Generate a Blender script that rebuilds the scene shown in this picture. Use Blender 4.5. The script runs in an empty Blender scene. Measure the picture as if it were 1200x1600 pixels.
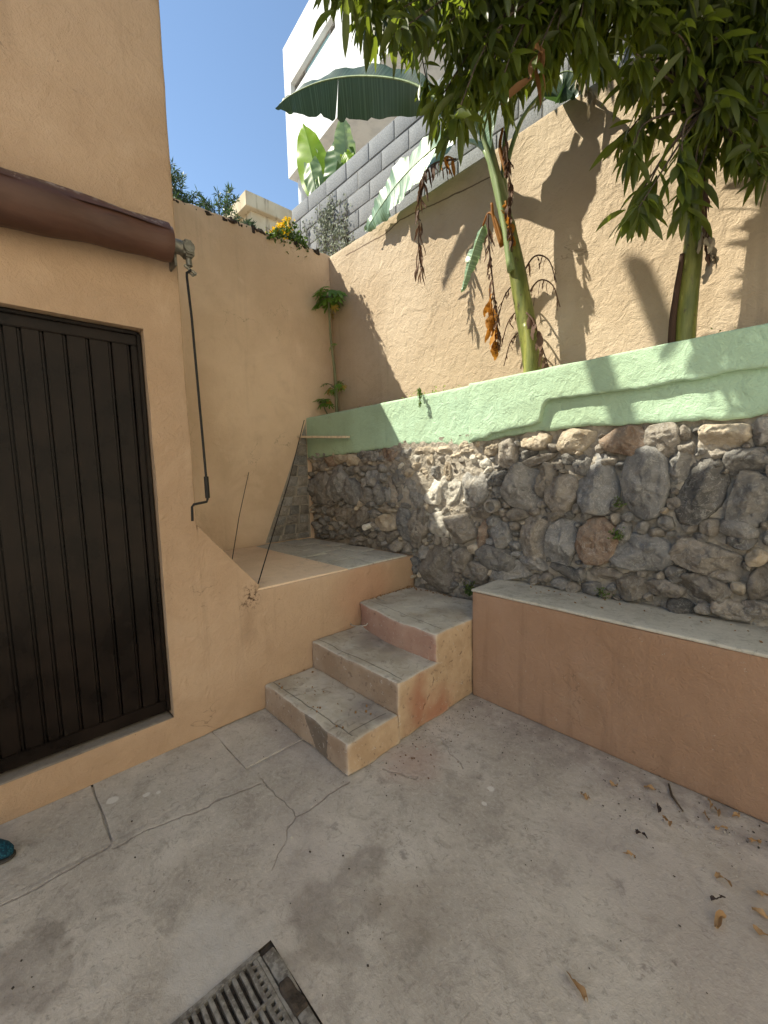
import bpy, bmesh, math, random
import numpy as np
from mathutils import Vector, Matrix

scene = bpy.context.scene
COL = scene.collection
random.seed(11)
rng = np.random.default_rng(11)

# ------------------------------------------------------------------ camera
cam_data = bpy.data.cameras.new('camera')
cam = bpy.data.objects.new('camera', cam_data)
COL.objects.link(cam)
cam_data.sensor_fit = 'HORIZONTAL'
cam_data.sensor_width = 36.0
cam_data.lens = 36.0 * 658.7 / 1200.0
cam_data.clip_start = 0.05
cam_data.clip_end = 500
_f = Vector((-0.7274, 0.6792, -0.0973)); _r = Vector((0.684, 0.729, -0.027))
_f.normalize(); _u = _r.cross(_f).normalized(); _r = _f.cross(_u).normalized()
cam.matrix_world = Matrix(((_r.x, _u.x, -_f.x, 2.587), (_r.y, _u.y, -_f.y, 0.0), (_r.z, _u.z, -_f.z, 1.6), (0, 0, 0, 1)))
scene.camera = cam

# ------------------------------------------------------------------ sky, sun, exposure
SUN_TO = Vector((-1.0, -0.775, 1.48)).normalized()
elev = math.asin(SUN_TO.z); azim = math.atan2(SUN_TO.x, SUN_TO.y)
world = bpy.data.worlds.new('World'); scene.world = world
world.use_nodes = True
wn = world.node_tree
for n in list(wn.nodes): wn.nodes.remove(n)
sky = wn.nodes.new('ShaderNodeTexSky'); sky.sky_type = 'NISHITA'; sky.sun_disc = False
sky.sun_elevation = elev; sky.sun_rotation = azim % (2 * math.pi)
sky.altitude = 1500; sky.air_density = 1.0; sky.dust_density = 0.1; sky.ozone_density = 1.3
bg = wn.nodes.new('ShaderNodeBackground'); bg.inputs['Strength'].default_value = 0.075
wo = wn.nodes.new('ShaderNodeOutputWorld')
wn.links.new(sky.outputs[0], bg.inputs[0]); wn.links.new(bg.outputs[0], wo.inputs[0])
sd = bpy.data.lights.new('sun', 'SUN'); sd.energy = 3.0; sd.angle = math.radians(0.5); sd.color = (1.0, 0.94, 0.84)
sun = bpy.data.objects.new('sun', sd); COL.objects.link(sun)
sun.location = (-10, -8, 15)
sun.rotation_euler = SUN_TO.to_track_quat('Z', 'Y').to_euler()
scene.view_settings.view_transform = 'Standard'; scene.view_settings.look = 'None'
scene.view_settings.gamma = 1.0; scene.view_settings.use_curve_mapping = False
scene.view_settings.use_white_balance = True; scene.view_settings.white_balance_temperature = 6950; scene.view_settings.white_balance_tint = 4
scene.view_settings.exposure = 1.76
scene.render.engine = 'CYCLES'
scene.cycles.max_bounces = 8; scene.cycles.diffuse_bounces = 5; scene.cycles.transparent_max_bounces = 8
scene.cycles.use_denoising = True

# ------------------------------------------------------------------ object helpers
def lin(r, g, b):
    f = lambda c: (c / 255 / 12.92) if c / 255 <= 0.04045 else ((c / 255 + 0.055) / 1.055) ** 2.4
    return (f(r), f(g), f(b), 1.0)

def woff(o):
    v = Vector((0, 0, 0))
    while o is not None:
        v += o.location; o = o.parent
    return v

def tag(o, label=None, cat=None, group=None, kind=None):
    if label: o['label'] = label
    if cat: o['category'] = cat
    if group: o['group'] = group
    if kind: o['kind'] = kind
    return o

def thing(name, loc, label, cat, group=None):
    o = bpy.data.objects.new(name, None); COL.objects.link(o)
    o.empty_display_size = 0.1; o.location = loc
    return tag(o, label, cat, group)

def link_mesh(name, me, mat=None, parent=None, smooth=False, sharp=None):
    if parent is not None:
        off = woff(parent); me.transform(Matrix.Translation(-off))
    for m in (mat if isinstance(mat, (list, tuple)) else [mat]):
        if m is not None: me.materials.append(m)
    if smooth:
        me.shade_smooth()
        if sharp: me.set_sharp_from_angle(angle=math.radians(sharp))
    o = bpy.data.objects.new(name, me); COL.objects.link(o)
    if parent is not None: o.parent = parent
    return o

class MB:
    """collects vertices and faces in world coordinates, then links them as one mesh object"""
    def __init__(s): s.v = []; s.f = []; s.mi = []
    def add(s, vs, fs, mi=0):
        b = len(s.v); s.v.extend([tuple(map(float, p)) for p in vs])
        s.f.extend([tuple(b + i for i in f) for f in fs]); s.mi.extend([mi] * len(fs))
    def box(s, x0, x1, y0, y1, z0, z1, bev=0.0, M=None, mi=0):
        if bev <= 0:
            vs = [(x, y, z) for z in (z0, z1) for y in (y0, y1) for x in (x0, x1)]
            fs = [(0, 2, 3, 1), (4, 5, 7, 6), (0, 1, 5, 4), (2, 6, 7, 3), (0, 4, 6, 2), (1, 3, 7, 5)]
        else:
            bm = bmesh.new(); bmesh.ops.create_cube(bm, size=1)
            for v in bm.verts: v.co = Vector(((x0 + x1) / 2 + v.co.x * (x1 - x0), (y0 + y1) / 2 + v.co.y * (y1 - y0), (z0 + z1) / 2 + v.co.z * (z1 - z0)))
            bmesh.ops.bevel(bm, geom=bm.edges[:], offset=bev, segments=2, affect='EDGES')
            bm.verts.index_update(); vs = [tuple(v.co) for v in bm.verts]; fs = [[v.index for v in f.verts] for f in bm.faces]; bm.free()
        if M is not None: vs = [tuple(M @ Vector(p)) for p in vs]
        s.add(vs, fs, mi)
    def tube(s, pts, rad, seg=10, cap=True, mi=0, flat=1.0):
        pts = [Vector(p) for p in pts]; n = len(pts)
        if not hasattr(rad, '__len__'): rad = [rad] * n
        vs = []; fs = []
        ref = None
        for i, p in enumerate(pts):
            t = (pts[min(i + 1, n - 1)] - pts[max(i - 1, 0)]).normalized()
            if ref is None:
                ref = t.orthogonal().normalized()
            ref = (ref - t * ref.dot(t)).normalized(); bi = t.cross(ref)
            for k in range(seg):
                a = 2 * math.pi * k / seg
                vs.append(tuple(p + (ref * math.cos(a) + bi * math.sin(a) * flat) * rad[i]))
        for i in range(n - 1):
            for k in range(seg):
                k2 = (k + 1) % seg
                fs.append((i * seg + k, i * seg + k2, (i + 1) * seg + k2, (i + 1) * seg + k))
        if cap:
            fs.append(tuple(range(seg - 1, -1, -1))); fs.append(tuple((n - 1) * seg + k for k in range(seg)))
        s.add(vs, fs, mi)
    def mesh(s, name):
        me = bpy.data.meshes.new(name); me.from_pydata(s.v, [], s.f)
        if any(s.mi): me.polygons.foreach_set('material_index', s.mi)
        me.update(); return me
    def build(s, name, mat, parent=None, smooth=False, sharp=None):
        return link_mesh(name, s.mesh(name), mat, parent, smooth, sharp)

# ------------------------------------------------------------------ numpy noise
def _hash(ix, iy, iz, seed):
    h = (ix.astype(np.int64) * 73856093) ^ (iy.astype(np.int64) * 19349663) ^ (iz.astype(np.int64) * 83492791) ^ (seed * 2654435)
    h &= 0xffffffff
    h = ((h ^ (h >> 15)) * 2246822519) & 0xffffffff
    h = ((h ^ (h >> 13)) * 3266489917) & 0xffffffff
    h ^= h >> 16
    return h / 4294967295.0
def vnoise(P, seed=0):
    P = np.asarray(P, float); i = np.floor(P).astype(np.int64); f = P - i; f = f * f * (3 - 2 * f)
    r = 0
    for dx in (0, 1):
        for dy in (0, 1):
            for dz in (0, 1):
                w = (f[:, 0] if dx else 1 - f[:, 0]) * (f[:, 1] if dy else 1 - f[:, 1]) * (f[:, 2] if dz else 1 - f[:, 2])
                r = r + w * _hash(i[:, 0] + dx, i[:, 1] + dy, i[:, 2] + dz, seed)
    return r * 2 - 1
def fbm(P, scale, octs=4, seed=0, gain=0.5):
    P = np.asarray(P, float) * scale; r = 0; a = 1.0; s = 0
    for k in range(octs):
        r = r + a * vnoise(P, seed + k * 17); s += a; a *= gain; P = P * 2.03 + 5.1
    return r / s
def jitter(P, amp, scale, octs=3, seed=0):
    P = np.asarray(P, float)
    return P + amp * np.stack([fbm(P, scale, octs, seed + 101 * k) for k in range(3)], 1)

def lattice(a, b, res, r):
    if b - a <= 2.2 * r: return [a, (a + b) / 2, b]
    n = max(1, int(round((b - a - 2 * r) / res)))
    return [a, a + 0.3 * r] + list(np.linspace(a + r, b - r, n + 1)) + [b - 0.3 * r, b]
def rough_box(x0, x1, y0, y1, z0, z1, res=0.04, r=0.012, amp=0.004, scale=4, seed=0, warp=None, octs=4):
    """a box with rounded, uneven edges: returns verts, faces"""
    L = [lattice(x0, x1, res, r), lattice(y0, y1, res, r), lattice(z0, z1, res, r)]
    N = [len(l) for l in L]; idx = {}; V = []; Fc = []
    def vid(i, j, k):
        if (i, j, k) not in idx: idx[(i, j, k)] = len(V); V.append((L[0][i], L[1][j], L[2][k]))
        return idx[(i, j, k)]
    for j in range(N[1] - 1):
        for k in range(N[2] - 1):
            Fc.append((vid(0, j, k), vid(0, j, k + 1), vid(0, j + 1, k + 1), vid(0, j + 1, k)))
            i = N[0] - 1; Fc.append((vid(i, j, k), vid(i, j + 1, k), vid(i, j + 1, k + 1), vid(i, j, k + 1)))
    for i in range(N[0] - 1):
        for k in range(N[2] - 1):
            Fc.append((vid(i, 0, k), vid(i + 1, 0, k), vid(i + 1, 0, k + 1), vid(i, 0, k + 1)))
            j = N[1] - 1; Fc.append((vid(i, j, k), vid(i, j, k + 1), vid(i + 1, j, k + 1), vid(i + 1, j, k)))
    for i in range(N[0] - 1):
        for j in range(N[1] - 1):
            Fc.append((vid(i, j, 0), vid(i, j + 1, 0), vid(i + 1, j + 1, 0), vid(i + 1, j, 0)))
            k = N[2] - 1; Fc.append((vid(i, j, k), vid(i + 1, j, k), vid(i + 1, j + 1, k), vid(i, j + 1, k)))
    V = np.array(V); lo = np.array([x0, y0, z0]) + r; hi = np.array([x1, y1, z1]) - r
    c = np.clip(V, lo, np.maximum(lo, hi)); d = V - c; m = np.linalg.norm(d, axis=1); m[m < 1e-9] = 1
    far = m > r
    V[far] = c[far] + d[far] / m[far][:, None] * r
    if warp is not None: V = warp(V)
    if amp: V = jitter(V, amp, scale, octs, seed)
    return V, Fc

def grid_faces(nu, nv, skip=None):
    return [(i * nv + j, (i + 1) * nv + j, (i + 1) * nv + j + 1, i * nv + j + 1) for i in range(nu - 1) for j in range(nv - 1) if skip is None or not skip(i, j)]

# ------------------------------------------------------------------ material helper
class Mat:
    def __init__(s, name):
        s.m = bpy.data.materials.new(name); s.m.use_nodes = True; s.t = s.m.node_tree
        for n in list(s.t.nodes): s.t.nodes.remove(n)
        s.out = s.t.nodes.new('ShaderNodeOutputMaterial'); s.b = s.t.nodes.new('ShaderNodeBsdfPrincipled')
        s.t.links.new(s.b.outputs[0], s.out.inputs[0])
        s.geo = s.t.nodes.new('ShaderNodeNewGeometry'); s.P = s.geo.outputs['Position']
    def N(s, ty, **kw):
        n = s.t.nodes.new(ty)
        for k, v in kw.items(): setattr(n, k, v)
        return n
    def put(s, sock, v):
        if hasattr(v, 'is_output'): s.t.links.new(v, sock)
        elif v is not None: sock.default_value = v
    def math(s, op, a, b=None, clamp=False):
        n = s.N('ShaderNodeMath', operation=op, use_clamp=clamp); s.put(n.inputs[0], a)
        if b is not None: s.put(n.inputs[1], b)
        return n.outputs[0]
    def vec(s, op, a, b=None, scale=None):
        n = s.N('ShaderNodeVectorMath', operation=op); s.put(n.inputs[0], a)
        if b is not None: s.put(n.inputs[1], b)
        if scale is not None: s.put(n.inputs['Scale'], scale)
        return n.outputs['Value'] if op in ('LENGTH', 'DOT_PRODUCT', 'DISTANCE') else n.outputs[0]
    def noise(s, scale, detail=4, rough=0.55, vec=None, dist=0.0):
        n = s.N('ShaderNodeTexNoise'); s.put(n.inputs['Vector'], s.P if vec is None else vec)
        n.inputs['Scale'].default_value = scale; n.inputs['Detail'].default_value = detail; n.inputs['Roughness'].default_value = rough; n.inputs['Distortion'].default_value = dist
        return n.outputs['Fac']
    def noisec(s, scale, detail=2, vec=None):
        n = s.N('ShaderNodeTexNoise'); s.put(n.inputs['Vector'], s.P if vec is None else vec)
        n.inputs['Scale'].default_value = scale; n.inputs['Detail'].default_value = detail
        return n.outputs['Color']
    def voro(s, scale, feature='F1', vec=None, out='Distance', rand=1.0):
        n = s.N('ShaderNodeTexVoronoi', feature=feature); s.put(n.inputs['Vector'], s.P if vec is None else vec)
        n.inputs['Scale'].default_value = scale; n.inputs['Randomness'].default_value = rand
        return n.outputs[out]
    def rng(s, v, a, b, c=0.0, d=1.0, smooth=True):
        n = s.N('ShaderNodeMapRange', interpolation_type='SMOOTHSTEP' if smooth else 'LINEAR'); s.put(n.inputs[0], v)
        for i, x in enumerate((a, b, c, d)): n.inputs[i + 1].default_value = x
        return n.outputs[0]
    def mix(s, fac, a, b, blend='MIX'):
        n = s.N('ShaderNodeMix', data_type='RGBA', blend_type=blend); s.put(n.inputs[0], fac); s.put(n.inputs[6], a); s.put(n.inputs[7], b)
        return n.outputs[2]
    def scale(s, v, sx, sy, sz): return s.vec('MULTIPLY', v, (sx, sy, sz))
    def blob(s, c, rad, soft=0.5, wob=0.3, wscale=6.0, sq=(1, 1, 1)):
        """1 inside a ragged patch round the world point c"""
        w = s.vec('SUBTRACT', s.noisec(wscale, 3), (0.5, 0.5, 0.5))
        p = s.vec('ADD', s.vec('SUBTRACT', s.P, c), s.vec('SCALE', w, scale=wob * 2 * rad))
        d = s.vec('LENGTH', s.vec('MULTIPLY', p, sq))
        return s.rng(d, rad, rad * (1 - soft), 0, 1)
    def seg(s, a, b, w, wob=0.02, wscale=8.0):
        """1 along a ragged line from a to b"""
        q = s.vec('SUBTRACT', s.noisec(wscale, 4), (0.5, 0.5, 0.5))
        flat = (1, 1, 0) if abs(a[2] - b[2]) < 0.02 and abs(a[1] - b[1]) + abs(a[0] - b[0]) > 0 and a[1] not in (3.15, 2.74) else ((1, 0, 1) if a[1] == b[1] else (1, 1, 1))
        p = s.vec('MULTIPLY', s.vec('ADD', s.vec('SUBTRACT', s.P, a), s.vec('SCALE', q, scale=wob * 2)), flat)
        ab = Vector(b) - Vector(a); L2 = ab.length_squared
        t = s.math('MULTIPLY', s.vec('DOT_PRODUCT', p, tuple(ab)), 1 / L2, clamp=True)
        d = s.vec('LENGTH', s.vec('SUBTRACT', p, s.vec('SCALE', tuple(ab), scale=t)))
        return s.rng(d, w, w * 0.3, 0, 1)
    def mx(s, *a):
        r = a[0]
        for b in a[1:]: r = s.math('MAXIMUM', r, b)
        return r
    def mul(s, *a):
        r = a[0]
        for b in a[1:]: r = s.math('MULTIPLY', r, b)
        return r
    def add(s, *a):
        r = a[0]
        for b in a[1:]: r = s.math('ADD', r, b)
        return r
    def bump(s, h, strength=0.5, dist=0.01, normal=None):
        n = s.N('ShaderNodeBump'); n.inputs['Strength'].default_value = strength; n.inputs['Distance'].default_value = dist
        s.put(n.inputs['Height'], h)
        if normal is not None: s.put(n.inputs['Normal'], normal)
        return n.outputs[0]
    def nz(s):
        n = s.N('ShaderNodeSeparateXYZ'); s.put(n.inputs[0], s.geo.outputs['True Normal']); return n.outputs[2]
    def xyz(s, v=None):
        n = s.N('ShaderNodeSeparateXYZ'); s.put(n.inputs[0], s.P if v is None else v); return n.outputs
    def orand(s): return s.N('ShaderNodeObjectInfo').outputs['Random']
    def attr(s, name): return s.N('ShaderNodeAttribute', attribute_name=name).outputs['Fac']
    def done(s, color=None, rough=0.8, normal=None, metal=0.0, spec=0.3):
        s.put(s.b.inputs['Base Color'], color); s.put(s.b.inputs['Roughness'], rough); s.put(s.b.inputs['Metallic'], metal)
        s.put(s.b.inputs['Specular IOR Level'], spec)
        if normal is not None: s.put(s.b.inputs['Normal'], normal)
        return s.m
    def translucent(s, color, fac, normal=None):
        tr = s.N('ShaderNodeBsdfTranslucent'); s.put(tr.inputs[0], color)
        if normal is not None: s.put(tr.inputs['Normal'], normal)
        mixn = s.N('ShaderNodeMixShader'); s.put(mixn.inputs[0], fac)
        s.t.links.new(s.b.outputs[0], mixn.inputs[1]); s.t.links.new(tr.outputs[0], mixn.inputs[2]); s.t.links.new(mixn.outputs[0], s.out.inputs[0])
        return s.m

def simple(name, col, rough=0.7, metal=0.0, var=0.15, scale=20, bump=0.2, bdist=0.002, spec=0.3):
    m = Mat(name); n = m.noise(scale, 5)
    c = m.mix(m.rng(n, 0.3, 0.7), tuple(x * (1 - var) for x in col[:3]) + (1,), tuple(min(1, x * (1 + var)) for x in col[:3]) + (1,))
    return m.done(c, rough, m.bump(m.noise(scale * 3, 4), bump, bdist), metal, spec)

def C(r, g, b): return (r, g, b, 1.0)
# ------------------------------------------------------------------ materials
def plaster(name, base, marks=None, wave=1.0, worn=None):
    m = Mat(name)
    big = m.noise(0.9, 5, 0.6); mid = m.noise(5.0, 5, 0.6, dist=0.6)
    dk = tuple(x * k for x, k in zip(base, (0.86, 0.83, 0.80))) + (1,)
    lt = tuple(min(1, x * k) for x, k in zip(base, (1.07, 1.08, 1.1))) + (1,)
    c = m.mix(m.rng(big, 0.32, 0.68), dk, lt)
    c = m.mix(m.math('MULTIPLY', m.rng(mid, 0.52, 0.75), 0.35), c, tuple(x * k for x, k in zip(base, (0.80, 0.78, 0.76))) + (1,))
    # fine vertical weather streaks and small scuffs
    st = m.noise(3.0, 5, 0.6, vec=m.scale(m.P, 3, 3, 0.35))
    c = m.mix(m.math('MULTIPLY', m.rng(st, 0.56, 0.78), 0.22), c, tuple(x * k for x, k in zip(base, (0.66, 0.62, 0.58))) + (1,))
    pit = m.rng(m.voro(9.0, vec=m.vec('ADD', m.P, m.vec('SCALE', m.noisec(20), scale=0.06))), 0.05, 0.02)
    pit = m.math('MULTIPLY', pit, m.rng(m.noise(2.2, 2), 0.52, 0.6))
    c = m.mix(m.math('MULTIPLY', pit, 0.55), c, tuple(x * 0.45 for x in base) + (1,))
    run = m.noise(1.0, 6, 0.65, vec=m.scale(m.P, 7, 7, 0.22)); c = m.mix(m.math('MULTIPLY', m.mul(m.rng(run, 0.55, 0.70), m.rng(m.noise(0.8, 3), 0.42, 0.60)), 0.30), c, tuple(x * 0.55 for x in base) + (1,))
    fd = m.noise(1.7, 5, 0.6, dist=1.0); c = m.mix(m.math('MULTIPLY', m.rng(fd, 0.55, 0.68), 0.35), c, tuple(min(1, x * k) for x, k in zip(base, (1.12, 1.16, 1.22))) + (1,))
    ck = m.mul(m.rng(m.math('ABSOLUTE', m.math('SUBTRACT', m.noise(1.9, 6, 0.55, dist=0.5), 0.5)), 0.0035, 0.001), m.rng(m.noise(0.9, 2, vec=m.vec('ADD', m.P, (3.0, 7.0, 1.0))), 0.56, 0.60))
    c = m.mix(m.math('MULTIPLY', ck, 0.55), c, tuple(x * 0.4 for x in base) + (1,))
    if marks: c = marks(m, c)
    fine = m.noise(150, 3, 0.6); trow = m.noise(11, 6, 0.62, dist=0.8); ridge = m.noise(38, 5, 0.65, dist=1.2)
    h = m.add(m.math('MULTIPLY', fine, 0.18), m.math('MULTIPLY', trow, 1.0 * wave), m.math('MULTIPLY', ridge, 0.45), m.math('MULTIPLY', pit, -0.5))
    return m.done(c, 0.88, m.bump(h, 0.85, 0.014), spec=0.15)

ORANGE = (0.475, 0.335, 0.225)
def house_marks(m, c):
    x, y, z = m.xyz()
    # rust and grime where the long rod once met the wall, run-down below it
    r = m.blob((0, 1.20, 0.79), 0.10, 0.8, 0.5, 14, sq=(1, 1, 0.9))
    r2 = m.blob((0, 1.17, 0.62), 0.10, 0.9, 0.4, 9, sq=(1, 1.3, 0.5))
    c = m.mix(m.math('MULTIPLY', r2, 0.3), c, C(0.20, 0.12, 0.07))
    c = m.mix(m.math('MULTIPLY', m.mul(r, m.rng(m.noise(40, 4), 0.48, 0.62)), 0.9), c, C(0.07, 0.035, 0.02))
    # pinkish rubbed paint beside the steps
    p = m.blob((0, 2.2, 0.62), 0.42, 0.8, 0.3, 3)
    c = m.mix(m.math('MULTIPLY', p, 0.5), c, C(0.46, 0.24, 0.15))
    return c
M_house = plaster('tan_orange_plaster', ORANGE, house_marks)
M_boundary = plaster('tan_orange_plaster_clean', (0.74, 0.555, 0.385))
M_bounce = plaster('bounce_cream', (0.80, 0.755, 0.68))  # pale cream so the added wall throws more sunlight back
def back_marks(m, c):
    pts = [(-1.30, 3.15, 4.02), (-0.68, 3.15, 3.99), (-0.45, 3.15, 4.03), (0.14, 3.15, 3.965), (0.76, 3.15, 3.91)]
    k = m.mx(*[m.seg(pts[i], pts[i + 1], 0.009, 0.012, 9) for i in range(4)])
    k = m.mx(k, m.seg((0.95, 3.15, 2.9), (0.90, 3.15, 2.4), 0.004, 0.02, 7), m.seg((1.75, 3.15, 3.7), (1.7, 3.15, 3.35), 0.004, 0.02, 7))
    c = m.mix(m.math('MULTIPLY', k, 0.85), c, C(0.10, 0.06, 0.04))
    m.crack = k
    return c
M_back = plaster('pale_tan_plaster', (0.525, 0.42, 0.305), back_marks, wave=1.25)
def bench_marks(m, c):
    x, y, z = m.xyz()
    d = m.rng(m.noise(2.0, 6, 0.65, vec=m.scale(m.P, 4, 4, 0.35)), 0.50, 0.66)
    c = m.mix(m.math('MULTIPLY', d, 0.35), c, C(0.20, 0.125, 0.085))
    sp = m.rng(m.noise(3.2, 6, 0.7), 0.55, 0.70); c = m.mix(m.math('MULTIPLY', sp, 0.30), c, C(0.42, 0.29, 0.20))
    ch = m.rng(m.noise(30, 5, 0.7), 0.68, 0.70); return m.mix(m.math('MULTIPLY', ch, 0.7), c, C(0.46, 0.40, 0.33))
M_bench = plaster('brown_paint', (0.37, 0.235, 0.155), bench_marks, wave=0.8)
def green_marks(m, c):
    k = m.seg((0.52, 2.74, 2.2), (0.50, 2.74, 1.9), 0.003, 0.02, 8)
    d = m.rng(m.noise(2.5, 6, 0.7, vec=m.scale(m.P, 3, 3, 0.5)), 0.54, 0.70); c = m.mix(m.math('MULTIPLY', d, 0.28), c, C(0.30, 0.40, 0.25))
    ch = m.rng(m.noise(17, 6, 0.72), 0.665, 0.685); c = m.mix(m.math('MULTIPLY', ch, 0.6), c, C(0.42, 0.40, 0.33))
    return m.mix(m.math('MULTIPLY', k, 0.6), c, C(0.2, 0.3, 0.18))
M_green = plaster('mint_green_paint', (0.395, 0.545, 0.385), green_marks, wave=1.3)

def concrete(name, ca, cb, stains=None, speck=True, bumpk=0.5):
    m = Mat(name)
    a = m.noise(1.6, 7, 0.62); b = m.noise(7, 6, 0.65, dist=0.7); f = m.noise(60, 4, 0.7)
    c = m.mix(m.rng(a, 0.34, 0.66), ca, cb)
    c = m.mix(m.math('MULTIPLY', m.rng(b, 0.48, 0.70), 0.6), c, tuple(x * 0.66 for x in ca[:3]) + (1,))
    b2 = m.noise(22, 7, 0.75, dist=1.5)
    c = m.mix(m.math('MULTIPLY', m.rng(b2, 0.53, 0.64), 0.52), c, tuple(x * 0.55 for x in ca[:3]) + (1,))
    c = m.mix(m.math('MULTIPLY', m.rng(b2, 0.44, 0.32), 0.35), c, tuple(min(1, x * 1.25) for x in cb[:3]) + (1,))
    c = m.mix(m.math('MULTIPLY', m.rng(f, 0.45, 0.75), 0.28), c, tuple(min(1, x * 1.3) for x in cb[:3]) + (1,))
    h = m.add(m.math('MULTIPLY', b, 0.6), m.math('MULTIPLY', f, 0.5), m.math('MULTIPLY', m.noise(190, 3, 0.6), 0.35))
    if speck:
        d1 = m.mul(m.rng(m.voro(46, vec=m.vec('ADD', m.P, m.vec('SCALE', m.noisec(60), scale=0.03))), 0.13, 0.06), m.rng(m.noise(3.1, 3), 0.5, 0.62))
        c = m.mix(m.math('MULTIPLY', d1, 0.5), c, C(0.12, 0.10, 0.08))
        d2 = m.mul(m.rng(m.voro(23), 0.07, 0.03), m.rng(m.noise(2.3, 3), 0.5, 0.6))
        c = m.mix(m.math('MULTIPLY', d2, 0.8), c, C(0.6, 0.58, 0.54))
        h = m.add(h, m.math('MULTIPLY', d1, -0.5))
    if stains:
        c, hh = stains(m, c)
        if hh is not None: h = m.add(h, hh)
    return m.done(c, 0.9, m.bump(h, bumpk, 0.006), spec=0.2)

def patio_stains(m, c):
    # lilac-grey cast, darker damp patches, paler cement, oil spots and cracks
    lil = m.rng(m.noise(0.9, 3), 0.46, 0.62)
    c = m.mix(m.math('MULTIPLY', lil, 0.45), c, C(0.44, 0.39, 0.355))
    d = m.mx(m.blob((1.42, 0.79, 0), 0.20, 0.45, 0.75, 9, sq=(1, 0.8, 1)), m.blob((1.36, 0.98, 0), 0.12, 0.5, 0.9, 12))
    c = m.mix(m.mul(d, m.rng(m.noise(14, 6, 0.7), 0.30, 0.55, 0.22, 0.46)), c, C(0.15, 0.125, 0.10))
    d = m.blob((0.86, -0.04, 0), 0.17, 0.30, 0.8, 7, sq=(0.8, 1.3, 1))
    c = m.mix(m.mul(d, m.rng(m.noise(16, 6, 0.7), 0.32, 0.55, 0.15, 0.38)), c, C(0.15, 0.125, 0.10))
    broad = m.rng(m.noise(0.75, 6, 0.6, dist=0.8), 0.50, 0.62)
    c = m.mix(m.math('MULTIPLY', broad, 0.42), c, C(0.27, 0.225, 0.175))
    sp = m.rng(m.noise(6.5, 6, 0.7), 0.60, 0.68)
    spm = m.mx(m.blob((0.72, 0.07, 0), 0.3, 0.9, 0.3), m.blob((1.30, 1.10, 0), 0.45, 0.9, 0.3), m.blob((1.5, 1.7, 0), 0.5, 0.9, 0.3), m.blob((2.3, 1.5, 0), 0.6, 0.9, 0.3))
    c = m.mix(m.mul(sp, spm, 0.55), c, C(0.11, 0.09, 0.085))
    l = m.blob((1.24, 0.42, 0), 0.19, 0.5, 0.7, 8)
    c = m.mix(m.mul(l, m.rng(m.noise(20, 6, 0.7), 0.25, 0.6, 0.45, 0.85)), c, C(0.50, 0.47, 0.43))
    l = m.blob((1.08, 1.55, 0), 0.26, 0.9, 0.5, 5)
    c = m.mix(m.math('MULTIPLY', l, 0.35), c, C(0.42, 0.24, 0.18))
    w = m.mx(m.blob((0.20, 0.317, 0), 0.030, 0.3, 0.35, 25), m.blob((0.28, 0.45, 0), 0.02, 0.3, 0.5, 25), m.blob((0.31, 0.50, 0), 0.014, 0.3, 0.5, 25), m.blob((1.49, 1.705, 0), 0.022, 0.3, 0.6, 25), m.blob((1.52, 1.60, 0), 0.014, 0.3, 0.6, 25))
    c = m.mix(m.math('MULTIPLY', w, 0.85), c, C(0.66, 0.63, 0.58))
    # dirt gathered along the foot of the bench and the step
    x, y, z = m.xyz()
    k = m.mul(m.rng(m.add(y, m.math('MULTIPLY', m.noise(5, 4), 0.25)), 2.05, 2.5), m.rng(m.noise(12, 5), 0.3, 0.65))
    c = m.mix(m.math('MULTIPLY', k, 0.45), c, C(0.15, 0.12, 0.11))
    cr = m.mx(m.seg((0.947, 0.925, 0), (0.945, 1.24, 0), 0.006, 0.03, 7), m.seg((0.947, 0.925, 0), (1.10, 0.70, 0), 0.004, 0.04, 6), m.seg((0.53, 0.27, 0), (0.60, 0.92, 0), 0.008, 0.07, 4),
              m.seg((0.50, 0.25, 0), (0.52, -0.2, 0), 0.010, 0.05, 5), m.seg((0.60, 0.92, 0), (0.947, 0.925, 0), 0.004, 0.05, 6),
              m.seg((1.04, 1.85, 0), (1.30, 1.72, 0), 0.006, 0.03, 10), m.seg((1.00, 1.42, 0), (1.16, 1.50, 0), 0.010, 0.05, 9))
    c = m.mix(m.mul(cr, m.rng(m.noise(6, 4), 0.3, 0.6, 0.05, 0.45)), c, C(0.14, 0.115, 0.095))
    return c, m.add(m.math('MULTIPLY', cr, -0.8), m.math('MULTIPLY', l, 0.3), m.math('MULTIPLY', m.noise(16, 5, 0.6, dist=2.5), 0.6))
M_patio = concrete('worn_patio_concrete', C(0.385, 0.345, 0.295), C(0.54, 0.495, 0.435), patio_stains, bumpk=0.75)
M_slab = concrete('slab_concrete', C(0.385, 0.345, 0.295), C(0.54, 0.495, 0.435), patio_stains, bumpk=0.65)
M_cement = concrete('grey_cement', C(0.40, 0.37, 0.31), C(0.53, 0.50, 0.43), None)
def sill_st(m, c): return m.mix(0.5, c, C(0.16, 0.125, 0.095)), None
M_sill = concrete('dirty_sill_cement', C(0.25, 0.22, 0.19), C(0.32, 0.29, 0.25), sill_st)

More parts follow.
